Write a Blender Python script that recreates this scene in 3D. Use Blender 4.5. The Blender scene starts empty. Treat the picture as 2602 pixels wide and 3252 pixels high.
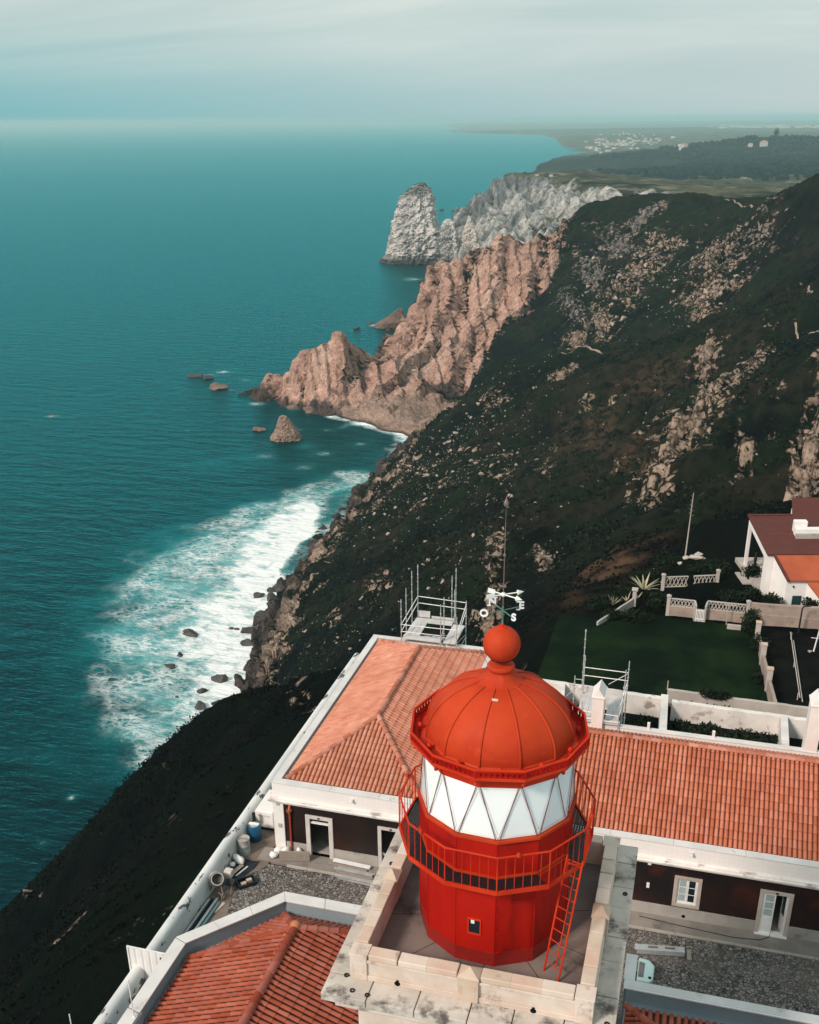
import bpy, bmesh, math, random
import numpy as np
from mathutils import Vector, Matrix
from math import sin, cos, pi, radians, sqrt, atan2, exp, log, hypot

SC = bpy.context.scene
COL = SC.collection
random.seed(11)

# ------------------------------------------------------------------ camera
cam_d = bpy.data.cameras.new('camera'); cam = bpy.data.objects.new('camera', cam_d); COL.objects.link(cam)
_R = Vector((0.96356649, 0.26737097, -0.00723744)); _U = Vector((-0.10664035, 0.40885039, 0.90634938)); _F = Vector((-0.24529054, 0.87255609, -0.42246707))
_m = Matrix((_R, _U, -_F)).transposed().to_4x4(); _m.translation = (0, 0, 178)
cam.matrix_world = _m
cam_d.sensor_fit = 'HORIZONTAL'; cam_d.sensor_width = 36; cam_d.lens = 46.626; cam_d.shift_y = 0.12414
cam_d.clip_start = 0.5; cam_d.clip_end = 200000
SC.camera = cam

# ------------------------------------------------------------------ sky, sun, exposure
SUN_EL, SUN_AZ = radians(38), radians(-146)          # azimuth from +Y towards +X
world = bpy.data.worlds.new('World'); SC.world = world; world.use_nodes = True
nt = world.node_tree; N = nt.nodes; L = nt.links
bg = N['Background']; bg.inputs['Strength'].default_value = 0.105
sky = N.new('ShaderNodeTexSky'); sky.sky_type = 'NISHITA'; sky.sun_disc = False
sky.sun_elevation = SUN_EL; sky.sun_rotation = SUN_AZ; sky.air_density = 1.5; sky.dust_density = 3.0
tc = N.new('ShaderNodeTexCoord')
sep = N.new('ShaderNodeSeparateXYZ'); L.new(tc.outputs['Generated'], sep.inputs[0])
def wmath(op, a, b=None, clamp=False):
    n = N.new('ShaderNodeMath'); n.operation = op; n.use_clamp = clamp
    for i, v in enumerate((a, b)):
        if v is None: continue
        if isinstance(v, (int, float)): n.inputs[i].default_value = v
        else: L.new(v, n.inputs[i])
    return n.outputs[0]
zc = wmath('MAXIMUM', sep.outputs[2], 0.0)
den = wmath('ADD', zc, 0.13)
cx_ = wmath('DIVIDE', sep.outputs[0], den); cy_ = wmath('DIVIDE', sep.outputs[1], den)
cmb = N.new('ShaderNodeCombineXYZ'); L.new(cx_, cmb.inputs[0]); L.new(cy_, cmb.inputs[1])
nz1 = N.new('ShaderNodeTexNoise'); nz1.inputs['Scale'].default_value = 0.55; nz1.inputs['Detail'].default_value = 7; nz1.inputs['Roughness'].default_value = 0.58; nz1.inputs['Distortion'].default_value = 0.7
mp = N.new('ShaderNodeMapping'); mp.inputs['Scale'].default_value = (0.55, 1.25, 1); mp.inputs['Rotation'].default_value = (0, 0, 0.35)
L.new(cmb.outputs[0], mp.inputs[0]); L.new(mp.outputs[0], nz1.inputs[0])
rp = N.new('ShaderNodeValToRGB'); rp.color_ramp.elements[0].position = 0.30; rp.color_ramp.elements[1].position = 0.78
rp.color_ramp.elements[0].color = (4.3, 5.8, 5.9, 1); rp.color_ramp.elements[1].color = (8.0, 8.4, 8.0, 1)
L.new(nz1.outputs[0], rp.inputs[0])
# cloud deck is thicker and greyer low down, teal towards the open sea (-X)
hz = N.new('ShaderNodeValToRGB'); hz.color_ramp.elements[0].position = 0.0; hz.color_ramp.elements[1].position = 1.0
hz.color_ramp.elements[0].color = (1.75, 4.9, 5.35, 1); hz.color_ramp.elements[1].color = (5.6, 6.5, 6.6, 1)
azn = wmath('MULTIPLY_ADD', wmath('ARCTAN2', sep.outputs[0], sep.outputs[1]), 1.45); N[-1].inputs[2].default_value = 0.92
L.new(azn, hz.inputs[0])
lowf = N.new('ShaderNodeMapRange'); lowf.inputs[1].default_value = 0.005; lowf.inputs[2].default_value = 0.085; lowf.inputs[3].default_value = 0.0; lowf.inputs[4].default_value = 1.0
L.new(zc, lowf.inputs[0])
mixl = N.new('ShaderNodeMix'); mixl.data_type = 'RGBA'
L.new(lowf.outputs[0], mixl.inputs[0]); L.new(hz.outputs[0], mixl.inputs[6]); L.new(rp.outputs[0], mixl.inputs[7])
mixs = N.new('ShaderNodeMix'); mixs.data_type = 'RGBA'; mixs.inputs[0].default_value = 0.9
L.new(sky.outputs[0], mixs.inputs[6]); L.new(mixl.outputs[2], mixs.inputs[7])
L.new(mixs.outputs[2], bg.inputs[0])

sun_d = bpy.data.lights.new('sun', 'SUN'); sun = bpy.data.objects.new('sun', sun_d); COL.objects.link(sun)
sun_d.energy = 3.6; sun_d.angle = radians(11); sun_d.color = (1.0, 0.83, 0.72)
_sd = Vector((sin(SUN_AZ) * cos(SUN_EL), cos(SUN_AZ) * cos(SUN_EL), sin(SUN_EL)))
sun.rotation_euler = _sd.to_track_quat('Z', 'Y').to_euler()

SC.view_settings.view_transform = 'Standard'; SC.view_settings.look = 'None'
SC.view_settings.exposure = 0.0; SC.view_settings.gamma = 1.0; SC.view_settings.use_curve_mapping = False
SC.render.engine = 'CYCLES'
cy = SC.cycles; cy.use_denoising = True; cy.max_bounces = 6; cy.diffuse_bounces = 3; cy.glossy_bounces = 3; cy.transmission_bounces = 2; cy.volume_bounces = 0; cy.transparent_max_bounces = 12
cy.caustics_reflective = False; cy.caustics_refractive = False

# ------------------------------------------------------------------ helpers
def tag(o, label=None, cat=None, group=None, kind=None):
    if label: o['label'] = label
    if cat: o['category'] = cat
    if group: o['group'] = group
    if kind: o['kind'] = kind
    return o
def thing(name, label, cat, loc=(0, 0, 0), group=None, rz=0):
    o = bpy.data.objects.new(name, None); COL.objects.link(o); o.empty_display_size = 0.2
    o.location = loc; o.rotation_euler = (0, 0, rz)
    return tag(o, label, cat, group)
def dup(root, loc, rz=0, label=None, scale=None):
    r = root.copy(); COL.objects.link(r); r.location = loc; r.rotation_euler = (0, 0, rz)
    if scale: r.scale = scale
    if label: r['label'] = label
    for ch in list(root.children):
        c = ch.copy(); COL.objects.link(c); c.parent = r
        for g in list(ch.children):
            d = g.copy(); COL.objects.link(d); d.parent = c
    return r

class MB:
    """collects shapes and links them as one mesh"""
    def __init__(s): s.v = []; s.f = []; s.t = []
    def add(s, vs, fs, t=0.5):
        b = len(s.v); s.v += [tuple(p) for p in vs]; s.f += [tuple(i + b for i in f) for f in fs]; s.t += [t] * len(vs); return s
    def box(s, x0, x1, y0, y1, z0, z1, t=0.5):
        return s.add([(x, y, z) for z in (z0, z1) for y in (y0, y1) for x in (x0, x1)],
                     [(0, 2, 3, 1), (4, 5, 7, 6), (0, 1, 5, 4), (2, 6, 7, 3), (0, 4, 6, 2), (1, 3, 7, 5)], t)
    def obox(s, c, ux, uy, uz, t=0.5):
        c, ux, uy, uz = Vector(c), Vector(ux), Vector(uy), Vector(uz)
        return s.add([c + ux * a + uy * b + uz * d for d in (-1, 1) for b in (-1, 1) for a in (-1, 1)],
                     [(0, 2, 3, 1), (4, 5, 7, 6), (0, 1, 5, 4), (2, 6, 7, 3), (0, 4, 6, 2), (1, 3, 7, 5)], t)
    def prism(s, poly, z0, z1):
        n = len(poly); zz0 = z0 if isinstance(z0, (list, tuple)) else [z0] * n; zz1 = z1 if isinstance(z1, (list, tuple)) else [z1] * n
        vs = [(p[0], p[1], zz0[i]) for i, p in enumerate(poly)] + [(p[0], p[1], zz1[i]) for i, p in enumerate(poly)]
        return s.add(vs, [tuple(reversed(range(n))), tuple(range(n, 2 * n))] + [(i, (i + 1) % n, n + (i + 1) % n, n + i) for i in range(n)])
    def tube(s, p0, p1, r, n=6, r1=None, cap=True):
        p0, p1 = Vector(p0), Vector(p1); d = (p1 - p0).normalized(); r1 = r if r1 is None else r1
        a = d.orthogonal().normalized(); b = d.cross(a)
        vs = [p0 + (a * cos(2 * pi * i / n) + b * sin(2 * pi * i / n)) * r for i in range(n)] + [p1 + (a * cos(2 * pi * i / n) + b * sin(2 * pi * i / n)) * r1 for i in range(n)]
        fs = [(i, (i + 1) % n, n + (i + 1) % n, n + i) for i in range(n)]
        if cap: fs += [tuple(reversed(range(n))), tuple(range(n, 2 * n))]
        return s.add(vs, fs)
    def path(s, pts, r, n=6):
        for a, b in zip(pts, pts[1:]): s.tube(a, b, r, n)
        return s
    def sweep(s, pts, r, n=6):
        pts = [Vector(p) for p in pts]; vs = []; fs = []; a = None
        for i, p in enumerate(pts):
            d = (pts[min(i + 1, len(pts) - 1)] - pts[max(i - 1, 0)]).normalized()
            a = d.orthogonal().normalized() if a is None else (a - d * a.dot(d)).normalized(); b = d.cross(a)
            vs += [p + (a * cos(2 * pi * k / n) + b * sin(2 * pi * k / n)) * r for k in range(n)]
        for i in range(len(pts) - 1): fs += [(i * n + k, i * n + (k + 1) % n, (i + 1) * n + (k + 1) % n, (i + 1) * n + k) for k in range(n)]
        return s.add(vs, fs)
    def lathe(s, prof, c=(0, 0, 0), n=24, ph=0.0, close=False):
        vs = []; fs = []; m = len(prof)
        for r, z in prof:
            for i in range(n):
                a = ph + 2 * pi * i / n; vs.append((c[0] + r * sin(a), c[1] - r * cos(a), c[2] + z))
        for j in range(m - 1):
            for i in range(n):
                i2 = (i + 1) % n; fs.append((j * n + i, j * n + i2, (j + 1) * n + i2, (j + 1) * n + i))
        if prof[0][0] > 1e-4: fs.append(tuple(reversed(range(n))))
        if prof[-1][0] > 1e-4: fs.append(tuple(range((m - 1) * n, m * n)))
        return s.add(vs, fs)
    def ring(s, r0, r1, z0, z1, c, n=12, ph=0.0, skip=()):
        vs = []; fs = []
        for r, z in ((r0, z0), (r1, z0), (r1, z1), (r0, z1)):
            for i in range(n):
                a = ph + 2 * pi * i / n; vs.append((c[0] + r * sin(a), c[1] - r * cos(a), c[2] + z))
        for k in range(4):
            k2 = (k + 1) % 4
            for i in range(n):
                if i in skip: continue
                i2 = (i + 1) % n; fs.append((k * n + i, k * n + i2, k2 * n + i2, k2 * n + i))
        for i in range(n):
            if i in skip:
                j = i; fs.append((j, n + j, 2 * n + j, 3 * n + j)); j = (i + 1) % n; fs.append((3 * n + j, 2 * n + j, n + j, j))
        return s.add(vs, fs)
    def build(s, name, m, parent=None, smooth=False, bevel=0.0, sub=False):
        me = bpy.data.meshes.new(name); me.from_pydata(s.v, [], s.f); me.validate()
        if len(set(s.t)) > 1 and len(me.vertices) == len(s.t):
            at = me.attributes.new('tint', 'FLOAT', 'POINT'); at.data.foreach_set('value', np.array(s.t, np.float32))
        bm = bmesh.new(); bm.from_mesh(me); bmesh.ops.recalc_face_normals(bm, faces=bm.faces); bm.to_mesh(me); bm.free()
        o = bpy.data.objects.new(name, me); COL.objects.link(o)
        if m: me.materials.append(m)
        if parent is not None:
            o.parent = parent
            if parent.parent is None and parent.type == 'EMPTY' and parent.get('_world'): o.location = -Vector(parent.location)
        if smooth is True: me.polygons.foreach_set('use_smooth', [True] * len(me.polygons))
        elif smooth: 
            me.polygons.foreach_set('use_smooth', [True] * len(me.polygons)); me.set_sharp_from_angle(angle=smooth)
        if bevel:
            b = o.modifiers.new('bevel', 'BEVEL'); b.width = bevel; b.segments = 2; b.limit_method = 'ANGLE'; b.angle_limit = radians(40)
        return o
def wthing(name, label, cat, loc, group=None):
    """a thing whose parts are given in world coordinates"""
    o = thing(name, label, cat, loc, group); o['_world'] = 1
    return o

# ------------------------------------------------------------------ materials
MATS = {}
def mat(name, c1, c2=None, scale=2.0, rough=0.6, bump=0.0, bscale=12.0, detail=5, stain=None, sscale=1.0, sthr=(0.55, 0.7), tint=0.0, spec=0.4, metal=0.0, lo=0.35, hi=0.65, stretch=(1, 1, 1), bdist=0.02, grid=0.0, gdark=0.8):
    if name in MATS: return MATS[name]
    m = bpy.data.materials.new(name); m.use_nodes = True; MATS[name] = m
    nt = m.node_tree; N = nt.nodes; L = nt.links; b = N['Principled BSDF']
    b.inputs['Roughness'].default_value = rough; b.inputs['Specular IOR Level'].default_value = spec; b.inputs['Metallic'].default_value = metal
    tc = N.new('ShaderNodeTexCoord'); mp = N.new('ShaderNodeMapping'); mp.inputs['Scale'].default_value = stretch; L.new(tc.outputs['Object'], mp.inputs[0])
    co = mp.outputs[0]
    def noise(sc, de=5, ro=0.55):
        n = N.new('ShaderNodeTexNoise'); n.inputs['Scale'].default_value = sc; n.inputs['Detail'].default_value = de; n.inputs['Roughness'].default_value = ro; L.new(co, n.inputs[0]); return n.outputs[0]
    def ramp(x, a, bb):
        r = N.new('ShaderNodeMapRange'); r.inputs[1].default_value = a; r.inputs[2].default_value = bb; r.interpolation_type = 'SMOOTHSTEP'; L.new(x, r.inputs[0]); return r.outputs[0]
    def mix(f, a, bb):
        x = N.new('ShaderNodeMix'); x.data_type = 'RGBA'
        for i, v in ((0, f), (6, a), (7, bb)):
            if hasattr(v, 'links') or hasattr(v, 'is_linked'): L.new(v, x.inputs[i])
            elif i == 0: x.inputs[0].default_value = v
            else: x.inputs[i].default_value = (*v, 1)
        return x.outputs[2]
    col = None
    if c2 is not None:
        col = mix(ramp(noise(scale, detail), lo, hi), c1, c2)
    else:
        k = 0.86; col = mix(ramp(noise(scale, detail), 0.3, 0.7), tuple(x * k for x in c1), c1)
    if stain is not None:
        col = mix(ramp(noise(sscale, 8, 0.65), *sthr), col, stain)
    if grid:
        sp = N.new('ShaderNodeSeparateXYZ'); cb = N.new('ShaderNodeCombineXYZ'); L.new(tc.outputs['Object'], sp.inputs[0]); L.new(sp.outputs[0], cb.inputs[0]); L.new(sp.outputs[2], cb.inputs[1])
        br = N.new('ShaderNodeTexBrick'); br.offset = 0.0; br.inputs['Scale'].default_value = 1.0; br.inputs['Brick Width'].default_value = grid; br.inputs['Row Height'].default_value = grid; br.inputs['Mortar Size'].default_value = grid * 0.07; br.inputs['Mortar Smooth'].default_value = 0.3
        br.inputs['Color1'].default_value = (1, 1, 1, 1); g2 = 1 - (1 - gdark) * 0.3; br.inputs['Color2'].default_value = (g2, g2, g2, 1); br.inputs['Mortar'].default_value = (gdark, gdark, gdark, 1); L.new(cb.outputs[0], br.inputs[0])
        x = N.new('ShaderNodeMix'); x.data_type = 'RGBA'; x.blend_type = 'MULTIPLY'; x.inputs[0].default_value = 1.0; L.new(col, x.inputs[6]); L.new(br.outputs[0], x.inputs[7]); col = x.outputs[2]
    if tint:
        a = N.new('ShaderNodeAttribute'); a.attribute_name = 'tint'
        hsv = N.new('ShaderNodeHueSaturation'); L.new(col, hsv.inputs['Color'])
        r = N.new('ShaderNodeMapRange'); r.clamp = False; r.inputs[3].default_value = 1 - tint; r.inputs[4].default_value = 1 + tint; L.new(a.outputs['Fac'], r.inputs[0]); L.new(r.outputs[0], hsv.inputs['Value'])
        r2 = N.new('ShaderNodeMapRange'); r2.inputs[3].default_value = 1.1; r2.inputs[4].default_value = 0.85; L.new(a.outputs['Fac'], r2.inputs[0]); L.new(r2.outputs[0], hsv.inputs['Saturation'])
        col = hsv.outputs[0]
    L.new(col, b.inputs['Base Color'])
    if bump:
        bp = N.new('ShaderNodeBump'); bp.inputs['Strength'].default_value = bump; bp.inputs['Distance'].default_value = bdist; L.new(noise(bscale, 6, 0.6), bp.inputs['Height']); L.new(bp.outputs[0], b.inputs['Normal'])
    return m
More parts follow.
